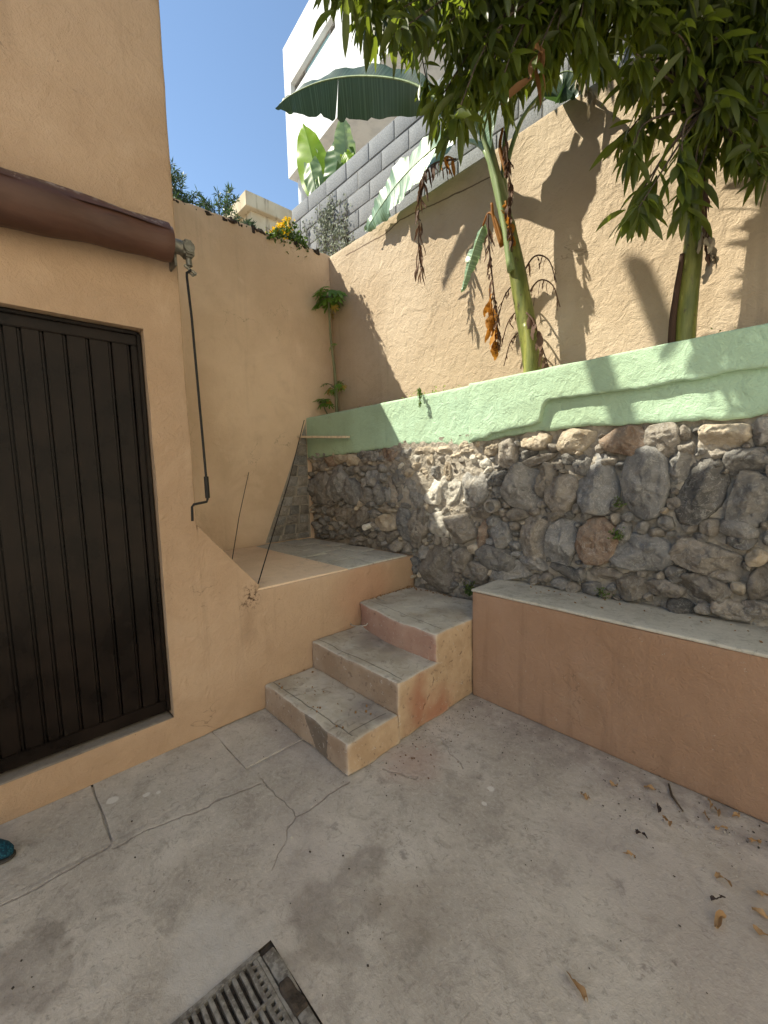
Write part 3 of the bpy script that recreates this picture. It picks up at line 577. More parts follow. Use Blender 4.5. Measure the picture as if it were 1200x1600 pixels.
STONE_DATA = '0.171,1.763,0.113,0.039,0,t;0.382,1.764,0.104,0.044,-10,t;0.618,1.768,0.072,0.047,0,t;0.517,1.715,0.068,0.030,10,t;0.083,1.703,0.054,0.040,0,l;0.418,1.581,0.047,0.069,0,t;0.308,1.582,0.058,0.051,0,g;0.256,1.419,0.094,0.098,-10,l;0.439,1.435,0.102,0.113,-10,l;0.678,1.450,0.114,0.143,-5,g;0.799,1.507,0.040,0.052,0,g;0.895,1.529,0.083,0.062,0,d;0.819,1.751,0.073,0.062,0,t;0.956,1.695,0.068,0.110,0,n;1.167,1.771,0.100,0.062,0,t;1.434,1.762,0.112,0.073,8,t;1.090,1.678,0.076,0.037,25,d;1.189,1.644,0.122,0.031,15,n;1.080,1.454,0.135,0.157,0,g;1.249,1.506,0.054,0.114,-15,n;1.347,1.408,0.108,0.117,5,n;0.739,1.267,0.076,0.053,0,n;0.882,1.419,0.039,0.051,0,g;0.300,1.142,0.126,0.092,0,l;0.540,1.123,0.137,0.119,0,n;0.077,1.126,0.092,0.144,-12,n;0.738,1.081,0.035,0.114,-10,r;0.907,1.097,0.071,0.092,0,b;1.040,1.261,0.078,0.044,0,n;0.876,0.930,0.152,0.088,-8,g;1.167,1.101,0.097,0.157,-5,n;1.362,1.080,0.103,0.140,-10,b;0.309,0.757,0.170,0.181,-15,n;0.544,0.855,0.077,0.095,-15,n;0.688,0.779,0.108,0.080,0,n;0.976,0.837,0.139,0.069,15,g;1.405,0.895,0.112,0.031,-20,d;1.163,0.931,0.103,0.049,-20,g;1.483,1.600,0.052,0.058,0,g;1.393,1.641,0.040,0.040,0,g;1.565,1.469,0.113,0.164,-5,b;1.725,1.742,0.108,0.091,0,r;1.923,1.737,0.078,0.090,0,n;2.018,1.756,0.033,0.039,0,n;2.178,1.731,0.100,0.062,-5,t;2.334,1.738,0.036,0.067,0,g;1.845,1.471,0.117,0.188,0,b;1.992,1.577,0.049,0.094,-10,g;2.028,1.687,0.037,0.039,0,n;2.100,1.440,0.092,0.161,-5,d;2.281,1.602,0.094,0.061,5,g;2.307,1.404,0.090,0.130,0,g;1.587,1.119,0.115,0.140,-8,r;1.840,1.090,0.157,0.102,-8,b;1.735,1.193,0.040,0.069,0,g;2.134,1.092,0.138,0.080,-8,n;2.280,1.185,0.057,0.038,-5,d;2.344,1.120,0.046,0.045,0,t;2.265,1.257,0.080,0.042,-10,g;2.375,1.219,0.018,0.032,0,g;1.488,0.888,0.031,0.043,0,g;1.633,0.923,0.087,0.042,0,n;1.779,0.869,0.084,0.075,20,n;1.943,0.881,0.096,0.052,0,n;2.140,0.919,0.113,0.067,-15,n;2.211,1.001,0.061,0.030,0,n;2.362,0.986,0.045,0.083,0,n;1.549,0.815,0.056,0.043,0,g;2.251,0.838,0.082,0.048,-12,n;2.350,0.853,0.062,0.050,0,n;-1.215,1.721,0.100,0.050,0,r;-0.999,1.737,0.107,0.048,0,t;-0.836,1.723,0.088,0.055,0,t;-0.521,1.748,0.079,0.052,0,g;-0.258,1.750,0.103,0.057,0,r;-0.047,1.753,0.067,0.054,0,g;-0.404,1.714,0.054,0.029,0,g;-0.161,1.705,0.050,0.028,0,g;-1.376,1.450,0.166,0.182,-8,g;-1.055,1.469,0.150,0.190,-15,b;-0.854,1.400,0.128,0.128,-12,b;-0.640,1.359,0.113,0.077,-12,g;-0.634,1.486,0.059,0.046,0,g;-0.498,1.530,0.079,0.082,-5,b;-0.428,1.385,0.088,0.104,-15,b;-0.313,1.374,0.048,0.066,-10,b;-0.160,1.466,0.110,0.162,-8,b;0.035,1.408,0.112,0.130,0,g;-0.223,1.611,0.051,0.050,0,n;-0.397,1.622,0.087,0.037,0,g;-0.593,1.626,0.116,0.030,0,g;-0.983,1.135,0.148,0.075,0,n;-0.735,1.119,0.124,0.088,0,n;-0.535,1.176,0.092,0.046,0,g;-0.308,1.225,0.117,0.033,0,t;-0.354,1.107,0.152,0.075,0,t;-0.085,1.106,0.118,0.135,-15,b;0.090,1.119,0.092,0.144,-10,n;-1.099,1.177,0.056,0.042,0,n;-1.621,1.431,0.114,0.099,-5,g;-0.051,1.278,0.067,0.028,0,g;2.898,1.561,0.154,0.103,1,b;2.539,1.005,0.129,0.104,-10,b;2.641,1.257,0.124,0.138,2,b;3.022,1.345,0.157,0.106,-12,n;2.813,0.978,0.131,0.102,12,b;3.185,1.066,0.153,0.135,-3,g;3.283,1.679,0.130,0.112,12,b;3.280,0.822,0.107,0.071,-15,b;2.542,1.471,0.121,0.098,-2,d;3.261,1.399,0.084,0.072,-5,b;2.657,1.756,0.059,0.060,-1,b;3.077,1.754,0.075,0.053,-2,d;3.036,0.830,0.060,0.073,16,n;2.905,1.737,0.067,0.069,-12,g;2.814,1.155,0.069,0.066,7,t;-1.343,1.671,0.053,0.051,-14,n;0.056,0.947,0.047,0.042,0,n;-1.536,1.092,0.062,0.036,-8,n;1.947,1.262,0.042,0.038,-9,g;0.709,0.621,0.041,0.046,-12,d;2.545,0.814,0.062,0.045,-15,t;-0.455,0.897,0.047,0.041,-13,n;2.481,1.693,0.063,0.053,-12,b;-0.886,0.973,0.057,0.052,-7,g;-1.350,0.962,0.056,0.048,-1,d;-0.731,0.906,0.044,0.035,16,n;-0.859,0.873,0.063,0.038,-16,g;2.773,0.831,0.048,0.046,-19,n;-1.248,1.158,0.063,0.053,4,n;0.828,1.205,0.052,0.037,-13,b;-1.531,0.980,0.060,0.041,-14,g;-0.870,1.611,0.043,0.054,-17,g;-0.403,0.968,0.041,0.049,1,n;0.655,0.968,0.052,0.040,9,t;-1.424,1.777,0.048,0.047,-19,g;-1.247,0.896,0.059,0.045,-6,g;0.876,0.635,0.061,0.038,-11,n;2.433,1.322,0.045,0.055,-12,n;-0.739,1.598,0.041,0.055,18,n;0.240,1.675,0.041,0.051,-7,g;0.758,1.646,0.052,0.042,-12,g;-0.277,0.964,0.064,0.046,9,n;-1.507,1.674,0.057,0.041,18,n;2.854,1.267,0.041,0.042,-16,n;-0.543,1.046,0.055,0.042,-18,n;-0.541,0.967,0.049,0.039,14,n;-1.416,1.038,0.059,0.040,-17,g;1.998,0.974,0.044,0.045,-15,d;0.103,0.735,0.043,0.039,-7,n;0.277,1.003,0.042,0.045,-14,n;-1.547,1.296,0.059,0.049,5,n;-0.363,1.536,0.054,0.042,-4,g;2.952,1.127,0.065,0.054,-10,n;2.646,1.606,0.041,0.053,11,b;-1.151,1.007,0.065,0.046,-3,g;2.831,1.394,0.042,0.046,2,b;2.033,0.799,0.062,0.045,-9,d;0.163,1.560,0.056,0.050,15,g;-1.387,1.171,0.046,0.050,13,g;-0.003,1.580,0.054,0.038,5,t;0.010,0.774,0.064,0.038,-5,b;0.366,0.994,0.042,0.048,18,n;2.484,1.219,0.040,0.038,9,t;-0.200,0.894,0.062,0.048,15,n;0.586,0.672,0.049,0.040,0,g;-1.097,0.896,0.052,0.039,-10,n;3.111,1.649,0.044,0.053,-3,n;0.127,0.882,0.052,0.053,-11,g;3.119,1.534,0.065,0.037,-16,g;2.148,1.251,0.040,0.046,-1,n;-0.066,0.896,0.042,0.043,17,n;2.712,1.430,0.059,0.043,-14,d;1.356,0.813,0.055,0.036,-8,g;0.082,1.628,0.063,0.036,4,g;2.763,1.752,0.050,0.035,-15,t;0.009,0.701,0.057,0.036,-2,g;-1.238,1.259,0.030,0.031,4,g;-1.205,1.589,0.028,0.032,10,n;0.382,1.257,0.030,0.035,-13,g;-0.593,0.894,0.033,0.026,13,g;2.103,1.196,0.032,0.027,-12,g;3.288,1.256,0.035,0.024,-19,t;-1.473,1.163,0.031,0.033,-13,d;1.678,1.354,0.033,0.034,14,d;2.036,1.174,0.041,0.024,-8,n;1.841,1.231,0.028,0.036,-8,g;0.617,1.277,0.030,0.026,16,g;-1.449,0.919,0.032,0.034,18,g;0.144,0.624,0.041,0.027,0,n;2.065,1.254,0.037,0.028,14,n;-0.648,1.790,0.038,0.025,15,g;1.226,1.342,0.032,0.027,17,n;2.940,1.228,0.037,0.031,-14,n;2.416,1.095,0.029,0.026,-1,t;1.012,1.175,0.041,0.029,-1,n;1.978,1.377,0.037,0.034,-5,n;2.977,1.040,0.029,0.030,12,n;2.968,0.918,0.042,0.028,1,g;2.629,0.897,0.031,0.037,-19,g;3.047,0.965,0.031,0.026,-9,d;0.519,1.280,0.034,0.026,-14,b;0.545,0.738,0.028,0.027,-13,n;-0.876,1.237,0.033,0.035,-16,b;1.308,1.268,0.029,0.036,-18,n;-0.115,1.643,0.042,0.026,19,n;3.101,1.215,0.029,0.031,12,g;-0.710,1.763,0.033,0.033,-19,b;0.169,1.286,0.037,0.031,10,n;0.664,1.668,0.032,0.035,18,g;1.160,1.290,0.042,0.031,9,n;1.006,1.026,0.042,0.033,9,b;-1.323,1.070,0.032,0.034,11,b;-1.306,1.790,0.035,0.025,-6,b;2.437,0.915,0.030,0.024,-7,b;-0.601,1.259,0.041,0.029,-5,d;-0.630,0.982,0.035,0.035,-4,d;3.057,1.466,0.035,0.025,-5,d;-0.744,1.277,0.029,0.036,-10,t;0.415,0.943,0.031,0.024,4,n;-0.363,0.893,0.043,0.037,16,g;1.033,0.971,0.028,0.024,-17,b;2.581,1.694,0.028,0.031,-9,b;-1.591,1.580,0.033,0.027,-6,n;0.695,0.894,0.040,0.025,15,n;1.636,0.792,0.039,0.030,3,n;2.475,0.868,0.030,0.032,-15,b;2.433,1.788,0.037,0.034,0,t;1.648,1.623,0.041,0.028,5,n;1.177,0.806,0.034,0.037,-16,n;1.712,1.595,0.028,0.029,-2,b;2.705,1.108,0.039,0.033,-11,t;1.447,0.798,0.041,0.034,0,n;0.946,1.333,0.030,0.026,7,n;0.921,1.272,0.031,0.030,-12,n;0.823,0.790,0.030,0.033,-16,t;-1.019,0.952,0.036,0.030,-2,g;-0.973,1.016,0.029,0.024,8,n;-1.062,1.040,0.038,0.025,8,g;0.144,0.962,0.028,0.032,4,t;2.761,1.672,0.030,0.024,-8,n;2.543,1.751,0.028,0.029,15,g;2.170,1.640,0.037,0.026,17,n;-1.240,0.978,0.033,0.030,-15,t;0.809,1.042,0.032,0.025,-15,b;3.216,1.496,0.035,0.029,0,b;1.901,1.207,0.038,0.028,14,n;-0.235,1.277,0.040,0.025,11,n;-0.721,1.003,0.030,0.028,-14,d;0.852,1.298,0.041,0.026,3,t;-0.792,1.226,0.027,0.024,8,t;1.319,1.607,0.041,0.034,3,n;0.541,0.611,0.033,0.024,1,n;1.754,1.286,0.034,0.025,14,g;-1.046,1.254,0.036,0.025,17,b;0.085,0.671,0.030,0.025,-7,t;1.450,1.322,0.028,0.032,-10,n;2.277,0.952,0.034,0.034,-17,t;-0.311,1.677,0.034,0.025,-1,n;1.292,1.723,0.040,0.026,-14,n;-0.950,0.921,0.033,0.026,-4,n;3.146,0.892,0.041,0.027,12,t;2.876,0.858,0.039,0.030,18,d;0.503,1.588,0.031,0.028,-7,d;2.933,0.826,0.032,0.031,-19,t;-1.157,1.082,0.044,0.028,-11,t;0.471,0.950,0.027,0.036,0,d;1.522,1.282,0.032,0.026,18,g;2.543,1.609,0.034,0.024,13,b;0.292,1.263,0.034,0.029,-11,g;1.401,1.284,0.031,0.026,-8,d;1.256,0.833,0.042,0.031,10,n;2.520,1.353,0.034,0.024,-17,b;0.780,1.583,0.042,0.024,13,g;-0.665,1.222,0.039,0.034,1,n;0.354,1.676,0.037,0.034,11,n;2.734,1.628,0.032,0.025,15,d;-0.622,1.713,0.033,0.036,-12,n;-1.525,1.781,0.041,0.035,6,g;0.554,1.661,0.035,0.024,-6,g;2.387,1.662,0.034,0.028,-15,n;2.140,0.817,0.036,0.033,3,n;1.595,1.702,0.029,0.029,-3,n;3.190,1.790,0.044,0.026,-18,g;-1.467,1.245,0.035,0.031,7,d;1.682,1.270,0.029,0.035,-19,n;3.151,1.451,0.042,0.036,15,g;2.382,1.549,0.031,0.034,14,n;-0.298,1.464,0.020,0.020,-4,n;1.031,1.112,0.027,0.019,15,d;1.369,1.561,0.025,0.018,-17,n;1.696,1.025,0.024,0.022,-19,n;-1.511,0.865,0.022,0.023,-8,d;1.674,0.846,0.024,0.023,-8,b;3.025,1.007,0.027,0.021,-17,d;-1.168,1.133,0.025,0.021,-10,g;-1.541,1.226,0.024,0.019,8,n;-0.801,0.949,0.026,0.015,-4,g;1.042,1.765,0.022,0.020,-11,g;-0.135,1.260,0.021,0.024,-5,g;0.706,1.786,0.024,0.021,10,n;0.619,1.636,0.024,0.016,17,b;1.933,0.959,0.021,0.024,-7,n;0.929,1.217,0.028,0.021,18,n;0.939,1.389,0.026,0.023,13,t;0.252,1.298,0.019,0.022,18,n;2.730,1.568,0.023,0.020,12,g;3.243,1.223,0.026,0.023,-14,n;-1.302,1.222,0.024,0.021,0,n;-1.125,1.793,0.021,0.023,5,t;-0.289,1.566,0.027,0.020,4,g;3.279,0.927,0.021,0.017,10,d;-1.340,0.873,0.022,0.018,5,g;2.428,1.175,0.028,0.020,12,b;0.450,1.270,0.026,0.020,-4,t;-0.142,1.777,0.022,0.016,13,g;-0.151,0.967,0.019,0.022,-14,t;1.237,1.233,0.022,0.019,-16,d;0.388,1.055,0.020,0.016,-7,n;-1.535,0.906,0.026,0.018,8,g;1.460,1.676,0.018,0.016,10,t;-0.946,1.639,0.027,0.018,10,n;1.870,0.816,0.022,0.023,-9,n;-1.591,1.768,0.018,0.022,0,g;-0.178,1.267,0.022,0.017,1,d;0.193,1.214,0.025,0.019,-10,d;0.858,0.719,0.020,0.018,2,t;0.692,1.164,0.021,0.021,-7,n;2.076,1.766,0.022,0.020,19,d;-1.535,1.170,0.020,0.019,19,n;1.679,0.983,0.018,0.019,2,g;-0.784,0.883,0.018,0.015,15,t;-0.557,1.678,0.028,0.020,0,t;1.985,1.443,0.022,0.017,-13,n;0.455,1.669,0.018,0.019,4,b;2.277,1.676,0.019,0.016,-8,n;0.820,1.443,0.023,0.017,1,n;-0.982,1.270,0.026,0.016,7,n;1.981,1.206,0.019,0.017,7,b;0.828,1.664,0.023,0.022,-2,b;0.875,1.612,0.027,0.021,1,g;1.265,1.303,0.028,0.017,-2,d;-0.464,1.025,0.026,0.023,5,b;3.230,1.277,0.024,0.023,13,n;-0.536,1.430,0.024,0.018,5,n;2.867,0.802,0.027,0.019,-6,d;2.431,1.572,0.026,0.016,0,n;3.224,1.561,0.024,0.021,-11,d;-0.887,1.062,0.019,0.019,-9,n;-1.419,1.659,0.027,0.017,-19,n;1.529,0.966,0.026,0.022,-6,b;-0.929,1.681,0.019,0.020,-6,d;0.470,0.646,0.023,0.022,-2,b;-1.119,1.278,0.025,0.022,0,n;2.087,1.655,0.028,0.020,11,g;-0.201,1.012,0.028,0.024,0,n;-0.981,1.232,0.020,0.023,10,n;-1.183,1.651,0.026,0.022,-19,n;1.643,1.311,0.024,0.020,18,d;1.468,0.970,0.023,0.016,0,b;2.677,0.871,0.023,0.017,13,g;2.796,1.315,0.019,0.020,-6,g;-0.415,1.795,0.025,0.016,1,g;2.760,1.334,0.022,0.018,-13,n;0.836,1.378,0.018,0.016,6,n;2.499,1.123,0.020,0.021,8,t;0.000,0.631,0.025,0.018,4,t;0.783,0.653,0.023,0.018,-17,d;1.843,0.961,0.022,0.022,10,n;-0.349,1.468,0.021,0.019,19,n;-0.663,1.573,0.028,0.023,-18,g;-1.171,1.251,0.018,0.018,9,n;0.784,0.841,0.021,0.021,17,n;-1.263,1.622,0.024,0.024,-12,t;-0.684,0.962,0.024,0.019,8,n;2.303,1.067,0.020,0.023,10,n;1.594,1.774,0.023,0.016,19,n;0.810,1.114,0.024,0.022,7,g;-1.403,1.262,0.028,0.019,-17,g;-1.391,0.860,0.021,0.020,9,d;-0.746,0.855,0.026,0.019,8,n;-1.559,1.731,0.023,0.024,-14,t;0.193,0.983,0.018,0.016,-4,n;2.490,1.787,0.022,0.020,-14,g;2.022,1.304,0.027,0.024,19,n;-1.250,1.034,0.019,0.021,9,b;-0.283,0.873,0.028,0.020,9,g;3.155,1.250,0.022,0.021,3,g;-1.600,1.193,0.022,0.022,1,t;2.360,1.281,0.018,0.023,-4,n;-1.192,1.336,0.021,0.016,4,t;2.690,1.681,0.018,0.021,16,g;3.034,1.633,0.022,0.020,-18,n;0.499,0.688,0.025,0.023,-3,n;2.529,0.879,0.021,0.023,-7,t;0.648,1.240,0.023,0.018,15,d;2.394,1.618,0.025,0.016,-16,n;0.213,1.038,0.021,0.021,-14,g;2.502,1.295,0.027,0.020,-15,b;2.161,1.591,0.025,0.023,8,d;-0.535,1.272,0.028,0.023,-5,g;1.459,1.214,0.019,0.018,-18,b;1.077,1.207,0.021,0.016,-8,t;1.037,1.625,0.019,0.021,-11,n;3.094,0.938,0.023,0.024,3,n;-1.587,1.146,0.028,0.018,15,t;-0.819,1.035,0.022,0.020,9,g;2.484,1.585,0.023,0.016,-13,g;-0.633,0.922,0.018,0.019,16,n;3.186,1.588,0.026,0.017,-10,b;0.447,0.608,0.021,0.019,-7,g;0.651,0.611,0.019,0.018,2,n;2.199,1.549,0.018,0.016,-9,n;0.577,1.347,0.026,0.022,-11,t;3.061,1.591,0.020,0.018,16,n;-0.298,1.284,0.023,0.016,-3,d;0.027,0.876,0.021,0.019,-3,g;2.711,0.894,0.019,0.021,1,d;1.704,0.785,0.027,0.015,-19,n;-0.873,1.545,0.024,0.016,-9,n;0.711,1.695,0.022,0.023,2,d;0.210,0.934,0.024,0.020,-8,n;-1.503,1.598,0.019,0.019,-19,t;1.941,1.334,0.018,0.023,-18,t;1.271,0.964,0.019,0.019,19,d;0.560,1.593,0.028,0.020,16,n;-0.902,1.784,0.020,0.024,3,n;0.480,1.641,0.025,0.016,-11,g;-0.454,1.233,0.018,0.020,10,g;-0.491,1.248,0.019,0.021,-19,g'
ANCHOR_DATA = '1.51,1.80,3.63;1.90,2.12,3.50;2.09,2.40,3.61;1.09,2.81,5.40;0.57,1.76,4.76;1.04,1.77,3.99;2.05,2.51,3.58;1.33,1.96,4.21;1.64,2.20,3.92;1.04,1.82,4.78;1.38,2.26,4.09;0.47,1.89,4.34;1.32,2.05,3.76;1.95,2.81,3.75;1.99,2.78,3.17;1.66,1.97,3.47;1.85,2.36,3.07;2.00,2.68,4.28;2.01,2.42,3.55;0.55,1.70,5.47;2.38,2.85,3.48;1.30,2.39,5.28;2.13,2.48,3.30;2.11,2.59,3.22;1.04,1.41,4.50;2.33,2.88,4.50;1.95,2.69,3.59;1.45,2.72,5.38;1.37,1.56,3.44;1.33,2.36,5.02;2.17,2.64,3.42;1.43,1.73,3.98;1.39,2.83,5.05;2.00,2.58,4.48;0.87,2.11,3.66;1.22,2.00,4.89;1.90,2.21,3.37;1.39,1.68,4.14;1.20,2.31,4.35;1.46,2.45,4.14;1.83,2.45,3.68;2.03,2.53,3.93;1.33,1.67,3.75;1.62,2.18,4.56;1.56,2.17,4.08;1.72,2.57,3.85;0.76,1.80,4.47;1.28,2.12,4.60;1.62,1.95,3.31;0.95,2.64,5.79;1.96,2.73,4.77;1.35,2.88,5.71;1.08,1.97,5.21;1.90,2.35,3.78;2.29,2.57,3.05;1.92,2.56,4.14;1.41,2.29,4.49;2.44,2.92,2.88;2.06,2.48,4.62;1.47,2.40,4.95;2.29,2.85,3.13;0.88,2.82,5.24;0.90,1.60,3.82;1.30,2.27,4.02;1.53,2.50,4.01;1.77,2.66,5.15;1.76,2.78,4.41;2.08,2.90,3.93;1.42,1.76,3.62;2.08,2.62,3.69;2.41,2.94,3.82;1.56,2.01,3.50;1.46,2.44,4.31;1.54,1.86,4.35;1.84,2.12,3.76;1.04,2.07,4.38;0.99,1.86,4.33;0.63,1.79,4.25;1.55,2.87,5.41;2.43,2.74,3.45;1.05,1.53,3.79;2.14,2.56,4.27;1.75,2.51,4.92;1.79,2.21,4.50;2.27,2.71,4.04;0.73,2.63,5.53;2.01,2.59,3.61;2.47,2.80,3.60;1.19,2.04,3.90;2.02,2.70,2.81;2.07,2.27,2.82;1.73,2.29,3.47;1.27,2.12,4.27;2.11,2.59,4.08;1.76,2.34,3.85;1.92,2.27,3.52;1.30,1.98,3.87;0.92,2.03,4.48;1.54,2.94,4.87;1.40,2.06,3.67;1.55,1.85,3.50;1.92,2.79,3.56;1.85,2.80,3.84;2.02,2.80,4.58;1.74,2.63,3.96;1.21,1.60,4.16;2.17,2.89,3.85;1.35,2.12,3.95;2.26,2.67,2.97;0.62,1.89,5.63;1.21,1.68,3.29;1.46,1.82,3.27;0.86,1.51,4.01;0.34,1.88,4.57;2.24,2.80,3.61;1.48,1.81,4.12;1.56,1.91,3.60;1.68,2.07,4.24;2.52,2.94,3.72;2.26,2.56,2.94;1.06,2.92,4.87;1.32,2.19,4.91;2.50,2.74,3.30;1.13,1.81,4.43;1.46,1.85,3.77;1.89,2.73,4.49;1.00,2.11,4.86;1.07,1.56,4.65;1.63,2.43,3.83;1.55,2.17,3.62;1.41,1.65,3.62;1.24,1.94,4.40;0.87,1.72,5.10;1.28,2.33,4.75;1.79,2.92,4.73;1.84,2.54,3.89;2.08,2.86,4.72;1.14,1.62,3.85;0.93,1.87,4.23;1.60,2.41,4.45;1.21,1.80,3.38;1.98,2.75,3.85;2.07,2.76,3.61;0.75,1.54,4.64;2.29,2.86,3.40;1.98,2.32,3.96;2.01,2.67,3.17;1.57,2.65,4.72;2.15,2.45,3.13;0.89,2.00,4.78;1.86,2.63,3.57;0.93,2.05,5.04;1.29,1.89,3.67;1.65,1.99,3.80;2.07,2.28,3.29;0.97,1.52,3.70;2.07,2.95,3.81;0.93,1.47,3.86;1.25,2.27,4.12;0.52,1.79,5.02;2.10,2.83,4.27;1.29,2.84,5.45;0.75,1.86,4.26;2.20,2.79,3.47;1.56,2.63,4.91;1.64,2.38,4.69;2.31,2.75,3.04;1.46,1.97,3.70;1.96,2.91,3.62;1.11,1.40,3.74;2.10,2.39,3.87;1.67,2.81,5.11;2.53,2.81,2.98;2.38,2.74,3.66;1.36,2.15,5.09;1.24,1.39,3.40;1.09,1.40,3.58;1.13,2.00,4.03;1.02,1.36,4.25;1.29,2.34,3.81;1.74,2.01,3.70;1.71,2.62,4.57;1.28,1.71,3.51;1.99,2.49,3.69;1.63,2.62,4.14;1.21,2.60,5.32;1.45,2.24,3.90;1.78,2.48,3.49;1.48,2.09,4.62;1.21,1.46,3.56;2.29,2.64,3.67;2.30,2.52,3.25;1.82,2.47,2.87;2.11,2.87,3.64;1.55,2.34,4.00;1.14,1.54,4.31;1.12,2.77,5.73;1.35,1.88,4.83;1.49,2.55,5.10;0.55,1.75,4.38;1.62,1.97,4.07;0.73,2.03,4.32;0.80,2.01,5.56;0.65,2.01,4.20;1.84,2.55,3.72;1.77,2.02,3.57;0.76,1.96,5.19;0.65,2.41,5.72;1.41,1.67,3.53;1.24,1.83,3.57;2.52,2.78,3.10;1.22,2.95,5.63;1.76,2.32,4.29;1.82,2.76,3.58;1.75,2.17,4.07;0.47,1.76,5.62;1.38,2.02,3.44;1.49,2.28,4.05;0.99,2.18,5.49;1.57,2.03,3.85;1.27,2.94,5.03;1.90,2.88,3.88;0.95,2.11,5.35;1.14,2.32,5.46;0.78,1.65,4.81;2.12,2.79,3.76;0.80,2.72,5.12;1.27,1.70,3.66;1.13,1.82,4.25;1.84,2.40,3.48;2.30,2.90,3.52;0.79,1.96,4.39;0.30,2.36,5.78;1.20,2.16,4.03;1.92,2.49,4.79;1.49,2.14,3.70;1.73,2.57,3.29;1.87,2.68,4.90;1.21,2.16,3.79;2.27,2.55,3.46;1.92,2.19,2.70;1.79,2.76,3.98;1.14,2.16,4.25;0.92,1.83,4.56;1.72,2.90,5.29;1.73,2.46,3.75;2.01,2.57,2.82;1.36,1.78,4.31;1.53,1.70,3.16;1.07,1.94,4.93;1.75,1.98,3.44;1.81,2.23,3.77;1.77,2.47,3.99;1.34,2.44,4.18;1.91,2.82,3.66;1.86,2.44,3.88;0.93,1.84,5.00;1.64,2.10,3.75;2.07,2.68,3.52;2.25,2.78,3.36;2.05,2.66,3.41;2.10,2.41,3.49;1.67,2.19,3.77;1.46,2.51,3.88;0.66,1.89,4.20;2.25,2.53,3.36;0.96,2.07,4.29;2.18,2.72,4.65;0.58,1.69,4.58;0.45,1.94,4.47;1.87,2.75,4.05;0.89,1.49,4.76;0.90,2.91,4.79;2.01,2.29,3.43;1.27,1.80,3.96;2.51,2.79,2.82;1.36,1.85,4.53;1.95,2.88,3.43;2.16,2.94,3.98;1.56,2.53,4.10;2.31,2.67,2.88;1.31,1.70,3.25;1.14,2.18,5.34;1.30,1.63,3.92;2.20,2.77,4.40;1.76,2.08,3.34;2.25,2.67,3.87;2.19,2.91,3.17;0.72,1.87,5.37;1.55,2.62,3.95;1.47,1.88,3.44;1.77,2.50,4.37;1.03,1.85,3.81;1.43,2.16,3.85;1.43,2.52,5.32;1.44,2.35,4.18;1.81,2.58,2.87;1.97,2.72,3.68;1.18,1.60,3.66;2.32,2.59,3.14;1.41,2.00,4.07;1.69,2.54,4.04;2.07,2.92,5.02;1.36,2.16,3.56;2.19,2.66,3.09;1.20,1.56,4.48;1.10,2.22,4.68;1.07,1.26,3.66;1.35,2.40,3.93;1.63,2.71,4.22;1.51,2.15,4.38;0.98,1.70,3.82;2.35,2.94,3.17;1.17,1.76,3.65;1.17,2.18,3.67;1.03,1.44,3.74;1.13,1.92,4.11;0.84,2.39,5.76;2.27,2.89,3.04;1.93,2.26,4.13;2.01,2.62,3.87;0.71,1.90,4.03;1.68,2.42,4.04;0.65,1.82,4.43;0.77,2.77,5.00;1.29,1.61,4.30;1.38,1.91,3.71;1.39,2.26,3.79;0.72,2.09,4.12;1.20,2.36,4.07;1.53,2.42,3.74;1.12,2.57,5.69;1.81,2.57,3.23;2.35,2.90,4.09;1.14,1.45,4.12;1.20,1.84,4.68;1.93,2.40,4.53;1.60,2.60,3.77;0.49,2.55,5.53;1.03,2.89,5.19;0.53,1.96,4.40;0.99,2.70,5.56;1.41,1.54,3.01;1.48,2.14,3.95;1.22,2.03,4.07;1.65,1.99,3.59;0.89,2.32,3.78;2.34,2.64,3.52;1.52,2.24,3.78;2.12,2.83,3.29;1.25,1.91,3.39;1.71,2.73,3.88;1.73,2.10,3.58;2.10,2.74,3.20;1.74,2.65,4.11;1.53,2.74,5.04;2.20,2.59,3.29;1.18,2.94,5.32;1.21,2.30,3.89;2.20,2.94,3.70;1.85,2.80,4.16;1.93,2.41,3.64;1.62,1.80,3.22;1.76,2.04,3.95;0.79,1.66,4.09;1.48,1.69,3.35;1.05,2.00,4.73;1.54,2.56,4.25;1.32,1.69,4.60;2.00,2.83,3.93;0.86,2.09,4.21;0.80,2.14,3.82;1.45,1.73,3.45;0.96,2.06,4.19;0.67,1.93,4.69;2.09,2.52,3.44;2.01,2.54,3.34;0.71,1.73,5.15;1.50,2.40,5.16;1.08,2.23,3.71;1.39,1.70,3.34;0.89,1.89,4.10;2.07,2.84,3.14;0.76,1.87,4.91;1.17,1.88,3.34;2.47,2.93,3.24;2.26,2.77,3.18;1.33,2.54,5.47;2.15,2.56,3.59;2.15,2.54,3.72'
